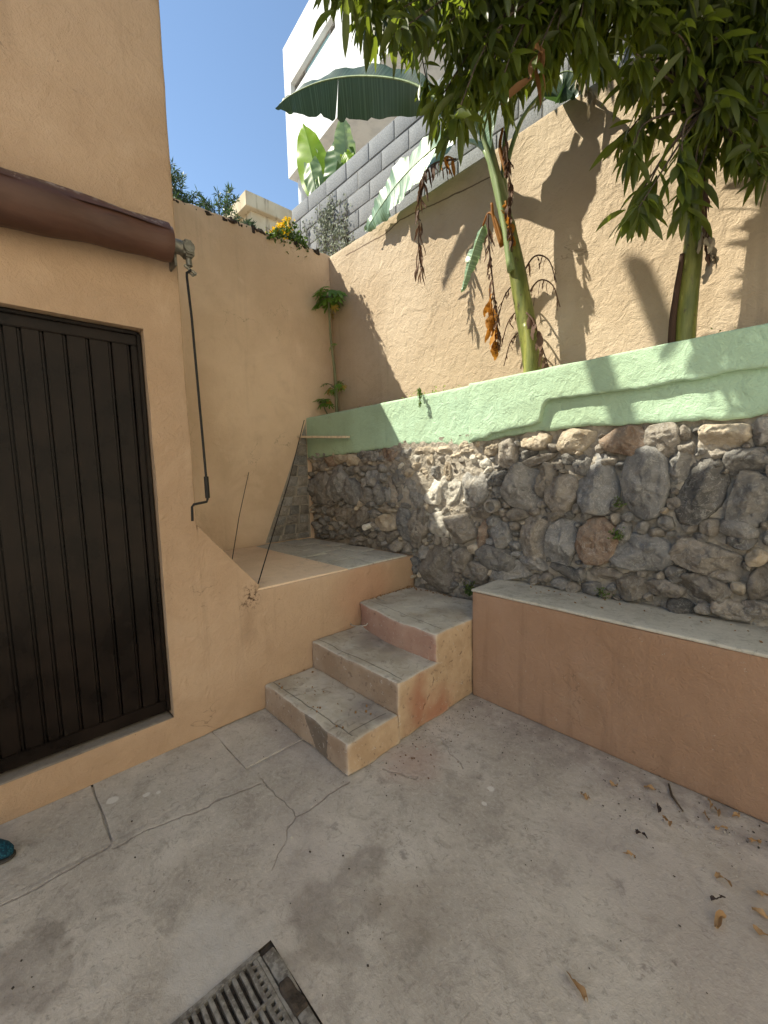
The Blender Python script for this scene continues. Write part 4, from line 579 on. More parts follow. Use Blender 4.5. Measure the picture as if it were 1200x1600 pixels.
LOOSE_DATA = '1.74,1.44,4.00;2.09,1.73,5.52;1.60,1.89,3.80;1.12,1.36,4.52;2.33,1.62,5.35;2.63,2.91,4.23;2.72,1.53,4.80;2.58,1.55,4.16;1.37,2.10,4.33;2.46,1.10,4.00;2.76,1.68,3.76;1.29,1.25,5.36;1.68,1.68,4.55;2.44,2.53,3.74;1.63,1.93,5.00;1.89,2.33,4.94;1.20,1.99,5.58;1.38,1.15,3.74;2.05,1.57,4.16;2.47,1.98,4.44;1.47,1.78,4.65;2.50,2.82,3.77;2.67,2.39,5.19;2.72,1.98,5.53;1.82,1.12,4.24;1.71,1.90,5.49;2.53,2.46,4.51;2.06,1.57,5.23;1.67,2.16,5.46;1.83,2.38,4.74;1.13,2.06,4.84;1.95,1.16,4.84;2.02,2.84,5.47;2.73,1.87,4.75;1.55,1.45,4.36;2.84,1.88,3.83;2.26,2.72,5.27;1.95,1.75,3.84;1.84,1.47,4.74;2.42,1.91,5.00;2.02,1.93,4.60;2.57,1.33,3.91;1.57,1.50,3.89;2.72,2.38,5.57;2.60,1.68,4.19;2.60,1.03,4.31;2.60,2.29,5.44;1.59,2.03,5.39;1.60,2.52,4.12;1.43,2.26,5.52;2.58,1.98,5.37;1.70,1.29,4.32;1.90,1.79,4.12;2.40,2.19,4.38;2.67,2.56,4.54;2.06,2.61,4.41;2.16,2.84,5.13;2.24,1.38,4.52;1.11,1.69,4.50;2.04,2.17,3.64;1.18,1.34,4.09;2.46,1.85,3.62;1.24,1.62,4.30;2.53,1.87,4.11;1.18,1.49,5.24;1.61,2.89,5.00;2.89,1.16,4.65;2.70,2.46,4.41;1.63,2.38,5.31;1.85,2.37,5.05;1.42,1.07,4.21;2.52,1.39,4.97;1.19,2.03,4.15;1.77,1.50,5.47;0.87,1.42,4.38;2.33,1.74,3.65;2.58,1.90,4.80;1.46,1.89,3.80;1.82,1.53,4.26;1.55,1.26,3.90;2.27,1.54,3.93;1.13,1.57,3.78;2.61,1.18,5.56;2.02,2.51,4.77;2.71,2.84,3.69;2.72,1.69,4.05;1.42,1.65,3.85;2.82,1.02,4.86;1.76,1.00,4.52;2.10,1.02,4.34;1.34,2.19,4.41;0.97,2.82,5.26;1.60,1.25,5.48;1.56,1.39,5.25;1.70,1.54,3.93;1.55,1.11,3.82;1.25,2.90,5.48;2.38,1.88,4.59;1.35,1.08,5.60;1.91,2.85,5.18;1.66,2.32,4.87;1.00,2.76,5.52;2.30,1.24,5.15;1.78,2.76,5.13;1.86,1.56,3.92;1.13,2.87,5.34;1.84,2.31,4.85;1.81,1.01,5.40;1.85,2.36,4.26;2.38,2.50,4.83;2.45,2.13,4.55;2.60,2.58,5.47;2.84,2.50,4.42;1.87,1.16,5.29;1.88,2.67,4.39;2.67,2.64,5.51;1.31,1.16,4.04;2.49,2.57,3.66;1.95,1.98,4.39;2.61,1.86,4.71;2.06,1.57,3.88;1.70,2.10,4.42;1.17,2.08,4.27;0.88,1.46,5.59;1.98,2.82,3.85;2.22,1.25,5.52;1.64,2.08,4.04;1.51,2.20,4.23;2.19,2.41,5.51;2.48,2.91,4.77;2.35,1.74,5.17;1.48,2.79,5.51;0.84,1.86,4.64;1.42,1.95,5.58;1.32,2.14,3.83;1.74,1.48,5.04;1.64,2.21,3.76;2.74,2.24,5.15;1.41,2.23,4.62;2.43,1.07,4.72;1.56,1.97,3.80;2.51,1.39,5.45;1.87,2.04,3.77;2.05,2.87,4.66;1.19,2.00,4.04;2.04,1.41,5.55;2.65,2.08,4.29;1.01,1.48,5.52;2.85,1.23,3.86;2.44,1.54,5.03;1.12,2.17,3.66;0.79,1.96,4.25;1.58,2.38,4.01;2.75,2.42,4.15;0.91,2.21,3.89;1.81,2.53,5.59;1.66,1.42,3.81;1.43,1.71,4.25;2.69,2.63,5.20;2.55,1.36,5.24;1.46,2.17,5.55;2.03,2.45,5.42;1.30,1.57,3.98;1.99,1.24,5.46;2.76,1.31,4.28;1.28,1.86,5.36;2.34,2.16,4.18;1.22,2.31,4.66;2.70,2.28,4.08;1.49,1.54,4.13;2.28,1.71,4.44;1.45,2.34,5.15;2.00,1.61,3.74;1.14,1.79,4.80;2.41,1.43,4.88;2.31,2.03,4.74;1.83,2.46,5.26;2.38,2.11,3.76;2.77,1.85,4.55;1.91,1.16,4.30;2.25,1.23,4.63;2.34,1.11,5.52;2.65,2.88,3.84;2.01,1.72,5.56;0.68,1.71,4.34;2.64,2.22,5.16;1.56,2.25,4.58;0.51,1.96,4.33;0.90,2.69,5.26;1.58,2.91,5.28;1.36,2.84,5.60;1.40,1.78,4.80;1.66,1.12,3.75;2.74,2.42,4.59;0.61,2.71,5.27;2.73,1.58,5.03;2.47,2.84,4.00;0.65,1.79,4.45;2.70,1.36,4.54;2.57,2.15,3.82;1.34,2.29,4.74;1.09,1.65,4.70;1.21,1.59,4.93;1.90,1.28,4.97;1.31,2.74,5.53;2.78,1.49,4.63;1.27,1.85,4.97;1.71,1.29,5.50;2.66,1.62,4.89;1.19,1.96,4.78;1.63,1.90,3.95;1.75,1.62,4.50;1.32,1.15,5.31;1.86,2.53,5.49;0.90,1.87,5.26;2.45,1.59,4.62;1.33,2.19,5.46;1.67,1.71,5.15;1.25,2.17,4.85;1.59,1.05,4.72;1.48,1.01,5.19;0.93,2.94,5.18;1.49,1.47,4.25;1.34,1.86,4.56;1.68,1.01,4.43;1.50,1.16,5.09;1.97,1.40,3.95;2.69,1.80,4.08;1.39,1.79,4.56;0.77,1.40,3.98;2.67,1.77,3.63;1.99,1.10,3.74;2.35,1.58,4.28;1.52,2.06,5.20;1.36,1.08,3.64;1.16,1.47,4.87;2.27,2.03,4.59;1.47,2.18,4.77;2.83,2.39,4.79;2.24,1.07,5.05;1.79,2.74,4.54;1.46,2.18,5.35;1.91,1.73,5.49;0.79,1.99,4.96;2.12,2.91,4.30;1.78,1.85,4.93;1.84,1.36,3.83;2.02,2.79,4.98;2.22,2.39,5.35;2.73,2.63,3.90;0.54,1.71,4.58;0.68,2.90,5.36;1.99,1.88,3.98;2.67,2.18,4.57;2.67,2.01,4.88;2.73,1.16,4.52;2.22,2.92,5.08;1.33,1.10,3.96;1.59,1.25,5.11;1.97,2.34,5.04;1.85,2.29,3.70;2.64,1.75,4.54;2.42,2.75,5.58;2.14,2.50,4.61;1.57,1.03,4.09;2.09,2.64,4.90;1.21,1.47,5.15;1.17,1.26,5.37;1.25,1.06,4.13;1.72,2.39,4.57;1.08,1.81,5.27;2.49,2.45,4.60;2.18,1.83,3.78;1.58,2.80,4.95;1.94,2.73,5.10;2.08,1.73,4.05;2.76,1.34,5.17;2.56,2.52,5.00;2.23,2.31,4.86;1.45,1.62,3.74;2.76,2.53,4.75;1.31,1.38,5.49;2.27,1.15,4.84;0.88,1.85,5.40;1.78,1.73,4.39;2.70,1.40,5.11;2.40,2.52,5.14;2.33,2.47,3.80;2.02,2.37,4.47;1.02,1.44,4.08;2.26,1.60,4.40;1.84,1.98,3.61;2.28,1.75,4.22;1.91,2.63,5.22;1.68,1.00,5.32;1.92,2.65,5.49;1.49,2.02,4.54;2.45,1.05,5.44;1.36,2.89,5.27;1.96,1.36,4.57;2.39,1.23,5.03;1.93,1.79,4.33;2.82,1.88,4.77;1.52,1.88,4.63;1.74,1.77,4.55;1.86,2.48,3.71;2.34,1.51,3.81;2.03,2.73,4.37;2.44,2.20,5.30;2.34,2.37,4.96;2.64,2.63,4.00;1.90,1.23,3.95;2.24,2.25,3.95;0.98,1.46,3.81;0.69,1.52,5.27;1.43,1.43,5.13;1.37,2.43,3.87;2.86,1.34,5.37;2.75,1.33,4.76;2.51,1.44,4.71;1.61,1.37,5.06;1.50,1.19,4.66;2.63,2.59,5.03;1.38,1.86,4.97;2.33,1.25,3.76;1.91,2.08,3.63;2.22,2.48,4.52;1.48,2.19,3.64;1.36,1.24,4.14;1.39,2.05,3.93;1.56,2.30,5.42;0.75,1.67,5.24;1.70,1.85,4.18;2.08,1.06,4.90;1.40,1.30,3.79;1.78,1.71,5.07;2.16,2.10,5.22;1.29,1.12,4.90;2.74,2.89,4.45;2.88,1.33,4.67;2.32,1.26,5.31;2.82,1.77,4.93;1.54,1.80,3.87;2.88,1.07,3.86;2.83,2.11,4.86;1.27,2.15,5.11;1.42,1.09,5.20;1.81,1.68,4.08;2.31,2.51,4.89;1.53,2.27,3.72;2.18,1.90,4.47;1.62,1.67,3.60;1.10,1.30,4.69;2.70,1.11,4.38;0.89,1.82,4.55;0.52,2.72,5.12;2.61,2.06,3.68;1.42,2.88,4.98;2.04,2.76,4.56;2.61,2.37,5.04;2.04,1.82,4.47;1.76,1.98,4.80;2.80,1.97,3.80;1.93,2.44,5.10;1.16,2.66,5.31;1.87,2.80,5.35;2.55,2.37,5.35;1.63,1.40,5.60;2.56,2.50,5.40;1.45,1.49,3.67;2.00,1.91,4.78;2.26,2.92,4.85;0.83,1.96,4.49;2.23,1.04,4.03;1.56,2.48,4.54;1.30,1.31,4.81;0.99,2.83,5.45;2.09,2.10,3.95;0.76,1.56,4.73;1.62,2.28,5.09;2.75,1.80,4.85;0.79,1.50,4.42;1.73,2.64,4.66;1.88,2.12,4.85;2.35,1.61,4.62;2.57,1.60,3.88;2.88,1.97,4.67;1.43,2.60,5.57;2.78,1.33,3.81;2.82,2.12,4.04;2.56,1.87,3.75;1.66,1.06,4.60;2.77,2.90,4.11;1.66,2.58,4.04;1.31,1.52,3.89;2.24,2.43,4.29;1.55,2.77,5.28;2.54,1.85,4.62;2.42,2.07,5.00;2.55,1.83,5.41;1.90,1.75,3.65;1.15,1.57,5.47;1.10,1.63,3.70;1.76,2.17,5.41;0.65,1.53,5.10;1.59,2.12,5.16;1.33,2.41,4.30;2.02,1.13,5.22;1.54,1.34,5.16;1.03,2.10,4.77;2.39,1.84,4.87;2.21,2.21,3.81;2.20,1.63,4.76;1.66,2.41,4.40;2.13,1.11,3.72;2.61,1.86,5.54;1.49,1.69,4.61;2.16,1.24,5.00;1.51,2.09,4.85;1.74,1.80,4.71;2.00,2.04,3.66;1.54,2.85,5.59;0.85,2.71,5.36;1.03,2.02,5.30;0.64,2.86,4.92;2.54,1.70,5.43;2.58,2.43,3.65;2.38,2.72,3.64;2.81,1.96,4.55;0.79,2.09,4.22;1.06,1.89,4.59;1.45,1.75,3.75;1.83,1.51,4.12;1.81,1.63,3.65;2.79,2.53,4.28;2.34,2.73,4.91;2.28,1.66,5.16;1.48,2.82,5.06;2.70,2.57,5.60;1.86,1.31,4.32;2.03,2.25,4.06;2.68,1.63,5.11;1.81,1.82,4.06;2.47,2.91,5.43;1.95,2.47,3.97;1.43,1.96,5.37;1.85,1.21,3.86;2.16,2.93,3.98;2.54,2.24,4.60;1.49,1.18,5.39;1.19,1.56,4.58;2.67,1.48,5.41;1.55,1.74,5.45;2.37,2.68,5.51;1.77,2.89,5.43;1.71,1.33,4.74;1.56,1.29,4.15;2.29,1.15,4.34;1.33,1.52,3.61;2.30,2.07,5.06;2.66,1.29,3.94;1.30,2.63,5.56;2.63,2.29,4.87;2.15,2.45,3.96;2.81,1.19,4.68;2.12,1.99,4.86;1.96,2.09,3.76;2.46,1.91,4.54;2.58,2.76,5.58;2.86,1.02,4.70;2.03,2.57,4.51;2.43,1.91,3.79;2.70,1.30,5.08;1.25,2.29,5.31;2.40,1.56,3.76;1.77,1.13,5.17;1.03,2.13,5.03;1.73,2.63,4.83;2.40,2.88,4.66;1.83,2.25,4.30;0.58,2.64,5.49;2.66,2.20,5.01;2.69,2.80,4.33;2.51,1.72,3.99;1.62,1.33,4.89;1.97,1.70,5.04;2.17,1.83,5.29;1.17,1.59,3.91;2.15,2.01,5.27;1.69,1.70,3.76;2.22,1.75,3.98;2.31,2.81,5.57;1.78,1.59,3.98;2.16,1.18,3.88;1.76,2.70,4.14;1.88,1.90,3.99;1.97,1.22,5.32;2.50,1.97,5.18;1.63,1.41,4.85;1.65,1.85,5.32;2.61,2.69,4.07;2.69,1.36,3.70;1.65,1.65,4.86;2.76,2.18,4.73;1.56,2.12,4.69;1.31,1.58,4.55;1.81,2.35,5.48;2.24,1.97,5.00;0.94,1.67,4.63;0.96,1.81,4.75;2.26,2.10,3.66;2.64,1.06,4.02;2.08,1.14,3.91;2.01,2.92,4.77;0.86,2.93,5.33;2.57,1.99,4.17;1.38,1.81,4.19;1.61,2.54,4.91;2.48,2.80,4.73;2.08,1.33,4.40;1.29,1.52,5.57;1.01,1.37,3.78;2.74,1.52,3.92;2.08,1.78,4.88;2.88,1.80,3.91;1.01,1.28,3.69;2.34,2.42,4.52;2.09,2.08,4.89;1.41,1.55,5.16;2.71,2.20,4.26;0.80,1.89,4.81;2.54,2.89,3.90;2.09,1.10,5.52;2.01,1.09,4.63;2.25,2.19,4.18;1.67,2.07,5.21;1.91,1.48,5.40;1.99,2.35,3.60;2.19,1.73,4.81;1.12,2.10,3.82;1.39,2.40,4.68;2.80,2.28,4.27;2.46,1.32,5.54;2.05,2.09,5.21;2.89,1.69,4.22;1.98,1.72,4.35;2.09,2.44,5.60;1.05,2.52,5.49;1.15,1.87,5.34;2.61,1.79,3.98;1.91,1.23,5.55;0.81,2.76,5.19;1.81,1.90,4.50;2.54,1.88,5.26;1.15,2.62,5.47;1.68,2.38,5.50;1.94,2.71,3.91;1.10,1.21,4.15;0.57,1.62,4.69;1.73,2.47,4.08;2.16,1.26,3.99;2.50,2.80,4.61;2.42,1.22,4.03;2.69,1.79,5.10;2.30,2.76,4.33;0.80,1.86,4.96;0.91,1.38,5.13;2.27,2.53,3.60;1.74,1.89,5.10;1.32,1.31,5.00;1.64,1.07,4.18;2.82,1.61,5.03;2.39,1.17,4.73;1.25,2.03,5.50;1.13,1.90,5.43;2.10,1.69,5.19;1.61,1.60,4.47;2.69,1.79,4.98;2.11,2.19,5.25;0.73,2.70,5.11;1.39,1.12,4.67;2.73,2.31,4.64;0.99,2.07,5.59;1.34,2.65,5.38;2.33,1.09,5.34;1.74,2.41,5.05;2.58,1.46,5.33;1.29,2.21,4.54;2.64,2.59,5.31;2.80,1.75,4.08;2.68,2.07,4.78;2.61,2.38,3.73;2.79,2.75,4.10;2.86,1.81,4.05;0.80,1.60,4.98;1.81,2.72,4.00;1.42,1.50,4.33;0.77,1.80,4.67;2.85,1.95,5.08;1.40,1.34,3.66;2.53,2.35,4.68;0.92,1.94,4.40;1.95,2.77,4.28;2.26,1.51,4.38;2.39,1.52,4.66;1.35,1.78,5.06;2.00,2.27,5.51;1.63,2.21,4.71;0.82,2.79,5.09;2.10,1.94,3.86;1.92,1.47,3.83;2.71,2.56,4.37;2.85,1.59,3.81;2.80,2.72,3.76;1.34,1.47,5.25;1.83,2.72,5.57;1.91,2.53,5.10;1.71,1.20,4.27;1.91,1.22,5.04;1.85,2.43,4.02;2.89,1.69,5.18;2.24,2.89,4.42;2.67,2.43,5.38;1.60,1.63,5.57;2.85,2.34,4.13;1.28,2.24,4.44;2.18,1.39,4.33;2.68,1.62,3.65;1.76,1.24,4.81;2.15,2.15,4.24;1.93,2.71,4.17;2.42,1.97,4.16;2.15,2.15,4.80;2.42,2.14,5.49;1.87,1.17,4.39;2.32,2.22,4.48;1.90,1.60,4.49;1.49,2.39,5.39;2.19,1.01,4.71;2.84,1.79,3.65;1.50,2.89,5.36;1.15,1.21,3.61;1.90,2.18,5.09;1.64,1.61,3.88;1.24,2.08,3.66;1.56,2.22,5.56;1.68,1.01,4.84;2.87,2.34,5.12;2.32,2.52,4.40;1.39,1.79,3.83;2.27,2.25,5.36;2.54,2.76,5.43;2.78,2.00,4.36;1.68,2.21,4.17;1.55,1.60,5.31;1.63,1.87,4.72;1.54,2.55,4.41;1.06,1.90,4.91;2.27,2.30,4.68;1.86,1.67,4.79;1.76,1.95,4.03;1.53,1.18,4.92;2.06,1.86,5.34;2.01,1.30,4.46;1.81,2.33,5.15;1.43,1.27,4.01;2.57,1.07,5.51;2.59,2.91,4.64;2.09,2.00,5.04;1.18,2.15,5.15;1.31,1.71,5.27;0.84,1.36,4.06;1.61,2.64,5.27;1.77,1.65,3.88;2.73,2.93,5.53;2.23,1.17,4.98;1.50,2.01,5.00;1.41,1.46,4.45;2.59,2.85,4.17;1.84,2.35,5.37;2.61,2.45,4.10;1.70,2.82,5.40;0.65,1.82,5.42;1.48,1.12,3.96;2.39,1.23,3.90;2.90,1.83,3.75;1.69,2.19,4.80;0.91,2.88,4.77;1.16,2.81,5.57;1.57,1.52,4.84;1.97,2.80,5.40;1.60,1.63,3.71;0.96,1.67,5.55;2.45,1.44,4.20;1.75,2.06,3.86;2.10,1.68,3.80;2.29,2.02,3.89;2.46,1.67,4.74;2.16,2.18,3.73;2.78,1.44,3.63'
# ------------------------------------------------------------------ setting: ground, patio, planter soil
mb = MB(); mb.add([(-150, -150, -0.06), (150, -150, -0.06), (150, 150, -0.06), (-150, 150, -0.06)], [(0, 1, 2, 3)])
tag(mb.build('ground', M_ground), kind='structure')

def fine_axis(a, b, lo, hi, fine, coarse):
    r = list(np.arange(a, lo, coarse)) + list(np.arange(lo, hi, fine)) + list(np.arange(hi, b + 1e-6, coarse))
    return np.array(r)
DR = (1.335, 1.78, 0.18, 0.578)            # drain opening: x0, x1, y0, y1
xs = np.unique(np.concatenate([fine_axis(0.0, 9.0, 0.0, 3.2, 0.03, 0.3), [DR[0], DR[1]]])); ys_ = np.unique(np.concatenate([fine_axis(-7.0, 2.8, -0.6, 2.8, 0.03, 0.3), [DR[2], DR[3]]]))
gx, gy = np.meshgrid(xs, ys_, indexing='ij')
V = np.stack([gx.ravel(), gy.ravel(), np.zeros(gx.size)], 1)
V[:, 2] = fbm(V, 1.3, 4, 5) * 0.008 + fbm(V, 9, 3, 6) * 0.0025 - 0.002
strip = V[:, 0] < 0.47
V[strip, 2] -= 0.012
ny = len(ys_)
fs = grid_faces(len(xs), ny, lambda i, j: DR[0] - 1e-6 < xs[i] < DR[1] - 1e-6 and DR[2] - 1e-6 < ys_[j] < DR[3] - 1e-6)
mb = MB(); mb.add(V, fs)
patio = tag(mb.build('patio', M_patio, None, True), kind='structure')
# older slabs set along the foot of the house
for k, (y0, y1) in enumerate(((-2.6, -1.62), (-1.607, -0.66), (-0.648, 0.260), (0.269, 0.893), (0.896, 1.30))):
    x1 = (0.50, 0.49, 0.485, 0.51, 0.46)[k]
    V, F_ = rough_box(-0.03, x1, y0, y1, -0.05, -0.001, 0.025, 0.006, 0.007, 9, 40 + k)
    V[:, 2] = np.where(V[:, 2] > -0.02, np.minimum(V[:, 2], 0) * 0.5 + fbm(V, 1.3, 4, 5) * 0.008 + fbm(V, 9, 3, 6) * 0.0025 - 0.0015, V[:, 2])
    mb = MB(); mb.add(V, F_); mb.build('slab', M_slab, patio, True, 50)

xs = np.linspace(-1.62, 5.0, 140); yv = np.linspace(2.83, 3.16, 9)
gx, gy = np.meshgrid(xs, yv, indexing='ij'); V = np.stack([gx.ravel(), gy.ravel(), np.full(gx.size, 2.16)], 1)
V[:, 2] += fbm(V, 5, 4, 3) * 0.035 + np.clip(V[:, 1] - 2.9, 0, 1) * 0.25
mb = MB(); mb.add(V, grid_faces(len(xs), len(yv)))
tag(mb.build('planter_soil', M_soil, None, True), kind='structure')

# ------------------------------------------------------------------ the house with the door
HY = 0.887                                   # the house's end
house = thing('house', (0, -2, 0), 'tan orange plastered house wall with a black plank door', 'house')
D0, D1, DZ0, DZ1 = -0.27, 0.683, 0.189, 2.395
def axis(a, b, step, extra):
    pts = list(np.linspace(a, b, max(2, int((b - a) / step) + 1))) + list(extra)
    return np.unique(np.round(np.array(pts), 4))
RC = 0.014
ysh = np.unique(np.concatenate([axis(-5, -0.6, 0.4, []), axis(-0.6, HY - 0.03, 0.035, [D0, D1]), [HY - RC, HY - RC * 0.4, HY]]))
zsh = np.unique(np.concatenate([axis(0.0, 3.2, 0.035, [DZ0, DZ1]), axis(3.2, 5.12, 0.1, [])]))
keys = {}; V = []; Fh = []
def kid(p):
    k = (round(p[0], 4), round(p[1], 4), round(p[2], 4))
    if k not in keys: keys[k] = len(V); V.append(k)
    return keys[k]
for i in range(len(ysh) - 1):
    for j in range(len(zsh) - 1):
        if D0 - 1e-4 <= ysh[i] < D1 - 1e-4 and DZ0 - 1e-4 <= zsh[j] < DZ1 - 1e-4: continue
        a, b, c, d = ysh[i], ysh[i + 1], zsh[j], zsh[j + 1]
        Fh.append((kid((0, a, c)), kid((0, b, c)), kid((0, b, d)), kid((0, a, d))))
REV = 0.16
xr = [0, -RC * 0.5, -0.04, -0.085, -REV]
for k in range(len(xr) - 1):
    for j in range(len(zsh) - 1):
        if DZ0 - 1e-4 <= zsh[j] < DZ1 - 1e-4:
            for yy, fl in ((D1, False), (D0, True)):
                q = [(xr[k], yy, zsh[j]), (xr[k + 1], yy, zsh[j]), (xr[k + 1], yy, zsh[j + 1]), (xr[k], yy, zsh[j + 1])]
                q = [kid(p) for p in q]; Fh.append(tuple(q[::-1] if fl else q))
    for i in range(len(ysh) - 1):
        if D0 - 1e-4 <= ysh[i] < D1 - 1e-4:
            for zz, fl in ((DZ1, False),):
                q = [(xr[k], ysh[i], zz), (xr[k], ysh[i + 1], zz), (xr[k + 1], ysh[i + 1], zz), (xr[k + 1], ysh[i], zz)]
                Fh.append(tuple(kid(p) for p in q))
xe = np.unique(np.concatenate([axis(-2.3, -0.05, 0.15, [-1.98, -1.93, -1.63, -1.46, -1.28, -0.6]), [-RC, -RC * 0.4, 0]]))
ztop = lambda x: float(np.interp(x, [-2.3, -1.98, -1.93, -1.46, -1.28, -0.6, 0.0], [4.2, 4.46, 4.66, 5.14, 5.19, 5.16, 5.12]))
for i in range(len(xe) - 1):
    for j in range(len(zsh) - 1):
        q = []
        for x, z in ((xe[i], zsh[j]), (xe[i], zsh[j + 1]), (xe[i + 1], zsh[j + 1]), (xe[i + 1], zsh[j])):
            q.append(kid((x, HY, z * ztop(x) / 5.12)))
        Fh.append(tuple(q))
for i in range(len(xe) - 1):                  # roof and the far sides
    a, b = xe[i], xe[i + 1]
    Fh.append((kid((a, HY, ztop(a))), kid((a, -5, ztop(a))), kid((b, -5, ztop(b))), kid((b, HY, ztop(b)))))
Fh.append((kid((-2.3, HY, ztop(-2.3))), kid((-2.3, HY, 0)), kid((-2.3, -5, 0)), kid((-2.3, -5, ztop(-2.3)))))
Fh.append((kid((-2.3, -5, 0)), kid((0, -5, 0)), kid((0, -5, 5.12)), kid((-2.3, -5, ztop(-2.3)))))
V = np.array(V)
# round the arris of the corner and of the door opening
m_ = (V[:, 0] > -RC) & (V[:, 1] > HY - RC) & (V[:, 2] > 1.30)
dx = V[m_, 0] + RC; dy = V[m_, 1] - HY + RC; L = np.hypot(dx, dy); s_ = np.where(L > RC, RC / np.maximum(L, 1e-9), 1)
V[m_, 0] = -RC + dx * s_; V[m_, 1] = HY - RC + dy * s_
V = jitter(V, 0.0035, 2.2, 4, 21)
e_ = (np.abs(V[:, 0]) < 0.03) & ((V[:, 2] > 1.30) | (V[:, 1] < HY - 0.06))
V[:, 1] += np.where(e_, fbm(V, 7, 3, 33) * 0.0035, 0)
mb = MB(); mb.add(V, Fh); mb.build('wall', M_house, house, True, 40)
V, F_ = rough_box(-0.155, -0.004, D0 + 0.003, D1 - 0.003, 0.10, DZ0 + 0.002, 0.03, 0.01, 0.005, 6, 3)
mb = MB(); mb.add(V, F_); mb.build('sill', M_sill, house, True, 50)
mb = MB(); mb.tube([(-0.66, HY - 0.12, 5.05), (-1.03, HY - 0.12, 6.3), (-1.42, HY - 0.12, 7.4)], 0.062, 12); mb.build('roof_pole', M_brownmetal, house, True, 50)
# door: frame of flat bars, seven planks with beaded joints, rails
XD = -0.078
door = None
mb = MB(); mb.box(XD - 0.06, XD - 0.03, D0 + 0.01, D1 - 0.004, DZ0 + 0.006, DZ1 - 0.006); door = mb.build('door', M_door, house)
pe = [-0.245, -0.155, -0.066, 0.023, 0.1105, 0.1745, 0.258, 0.348, 0.443, 0.5415, 0.6285]
for k in range(len(pe) - 1):
    a, b = pe[k] + 0.002, pe[k + 1] - 0.002
    mb = MB(); mb.box(XD - 0.03, XD + 0.002 + 0.0015 * (k % 2), a, b - 0.014, DZ0 + 0.085, DZ1 - 0.075, 0.003)
    mb.box(XD - 0.03, XD - 0.004, b - 0.0115, b - 0.003, DZ0 + 0.085, DZ1 - 0.075, 0.002)
    mb.build('plank', M_door, door, True, 40)
for nm, (a, b, c, d) in dict(head_rail=(D0 + 0.012, D1 - 0.006, DZ1 - 0.078, DZ1 - 0.008), foot_rail=(D0 + 0.012, D1 - 0.006, DZ0 + 0.02, DZ0 + 0.088)).items():
    mb = MB(); mb.box(XD - 0.03, XD + 0.014, a, b, c, d, 0.004); mb.build(nm, M_door, door, True, 40)
for a, b in ((0.631, D1 - 0.008), (D0 + 0.014, -0.248)):
    mb = MB(); mb.box(XD - 0.03, XD + 0.011, a, b, DZ0 + 0.0895, DZ1 - 0.0795, 0.004); mb.build('stile', M_door, door, True, 40)
mb = MB(); mb.box(XD - 0.03, XD + 0.034, D1 - 0.024, D1 - 0.0055, DZ0 + 0.025, DZ1 - 0.02, 0.003); mb.box(XD - 0.03, XD + 0.034, D0 + 0.0125, D1 - 0.0245, DZ1 - 0.0245, DZ1 - 0.0065, 0.003)
mb.build('door_frame', M_door, door, True, 40)
mb = MB(); mb.box(XD + 0.014, XD + 0.024, -0.235, -0.19, 1.10, 1.24, 0.003); mb.tube([(XD + 0.02, -0.212, 1.19), (XD + 0.06, -0.212, 1.19), (XD + 0.065, -0.15, 1.185), (XD + 0.062, -0.11, 1.18)], 0.009, 8)
mb.build('handle', M_metal, door, True, 40)

# ------------------------------------------------------------------ boundary wall behind the landing, back wall, block wall
bw = thing('boundary_wall', (-1.63, 2.0, 0), 'tan orange plastered wall set back behind the raised landing, corner with the sunlit wall', 'wall')
def bwarp(V):
    top = V[:, 2] > 4.0
    V[top, 2] += fbm(V[top], 3, 4, 9) * 0.028 + np.round(fbm(V[top], 9, 2, 12) * 1.6) * 0.008
    V[:, 2] -= np.where(top, 0.04 * np.clip(2.9 - V[:, 1], 0, 1.6) / 1.6 * 1.2, 0)
    return V
V, F_ = rough_box(-1.79, -1.63, HY + 0.001, 3.32, 0.0, 4.145, 0.05, 0.012, 0.007, 2.0, 51, bwarp)
mb = MB(); mb.add(V, F_); mb.build('wall', M_boundary, bw, True, 50)
mb = MB(); r_ = random.Random(3)
for k in range(90):
    y = r_.uniform(1.2, 3.1); z = 4.085 + 0.045 * min(1, max(0, (y - 1.4) / 1.5)); s = r_.uniform(0.012, 0.035)
    M = Matrix.Translation((-1.636 - r_.uniform(0, 0.05), y, z + 0.002)) @ Matrix.Rotation(r_.uniform(0, 6), 4, (r_.random(), r_.random(), 1))
    mb.box(-s, s, -s * r_.uniform(0.6, 1.8), s, -s * 0.45, s * 0.45, s * 0.15, M)
tag(mb.build('rubble', M_dirt, bw), kind='stuff')

kw = thing('back_wall', (1.5, 3.2, 0), 'tall pale tan plastered wall in sun behind the banana plants', 'wall')
def kwarp(V):
    top = V[:, 2] > 4.0
    V[top, 2] += fbm(V[top], 4, 3, 19) * 0.012
    return V
V, F_ = rough_box(-1.628, 5.2, 3.155, 3.315, 0.0, 4.115, 0.05, 0.012, 0.010, 1.6, 61, kwarp)
mb = MB(); mb.add(V, F_); mb.build('wall', M_back, kw, True, 50)

yw = thing('added_bounce_wall', (5.4, -2.5, 0), 'unseen cream wall added at the right of the yard to bounce sunlight', 'house')  # added out of view as a reflector that fills the yard's shade
V, F_ = rough_box(4.70, 6.4, -8.0, 2.70, -0.05, 6.4, 0.25, 0.015, 0.008, 1.5, 71)
mb = MB(); mb.add(V, F_); mb.build('wall', M_bounce, yw, True, 50)

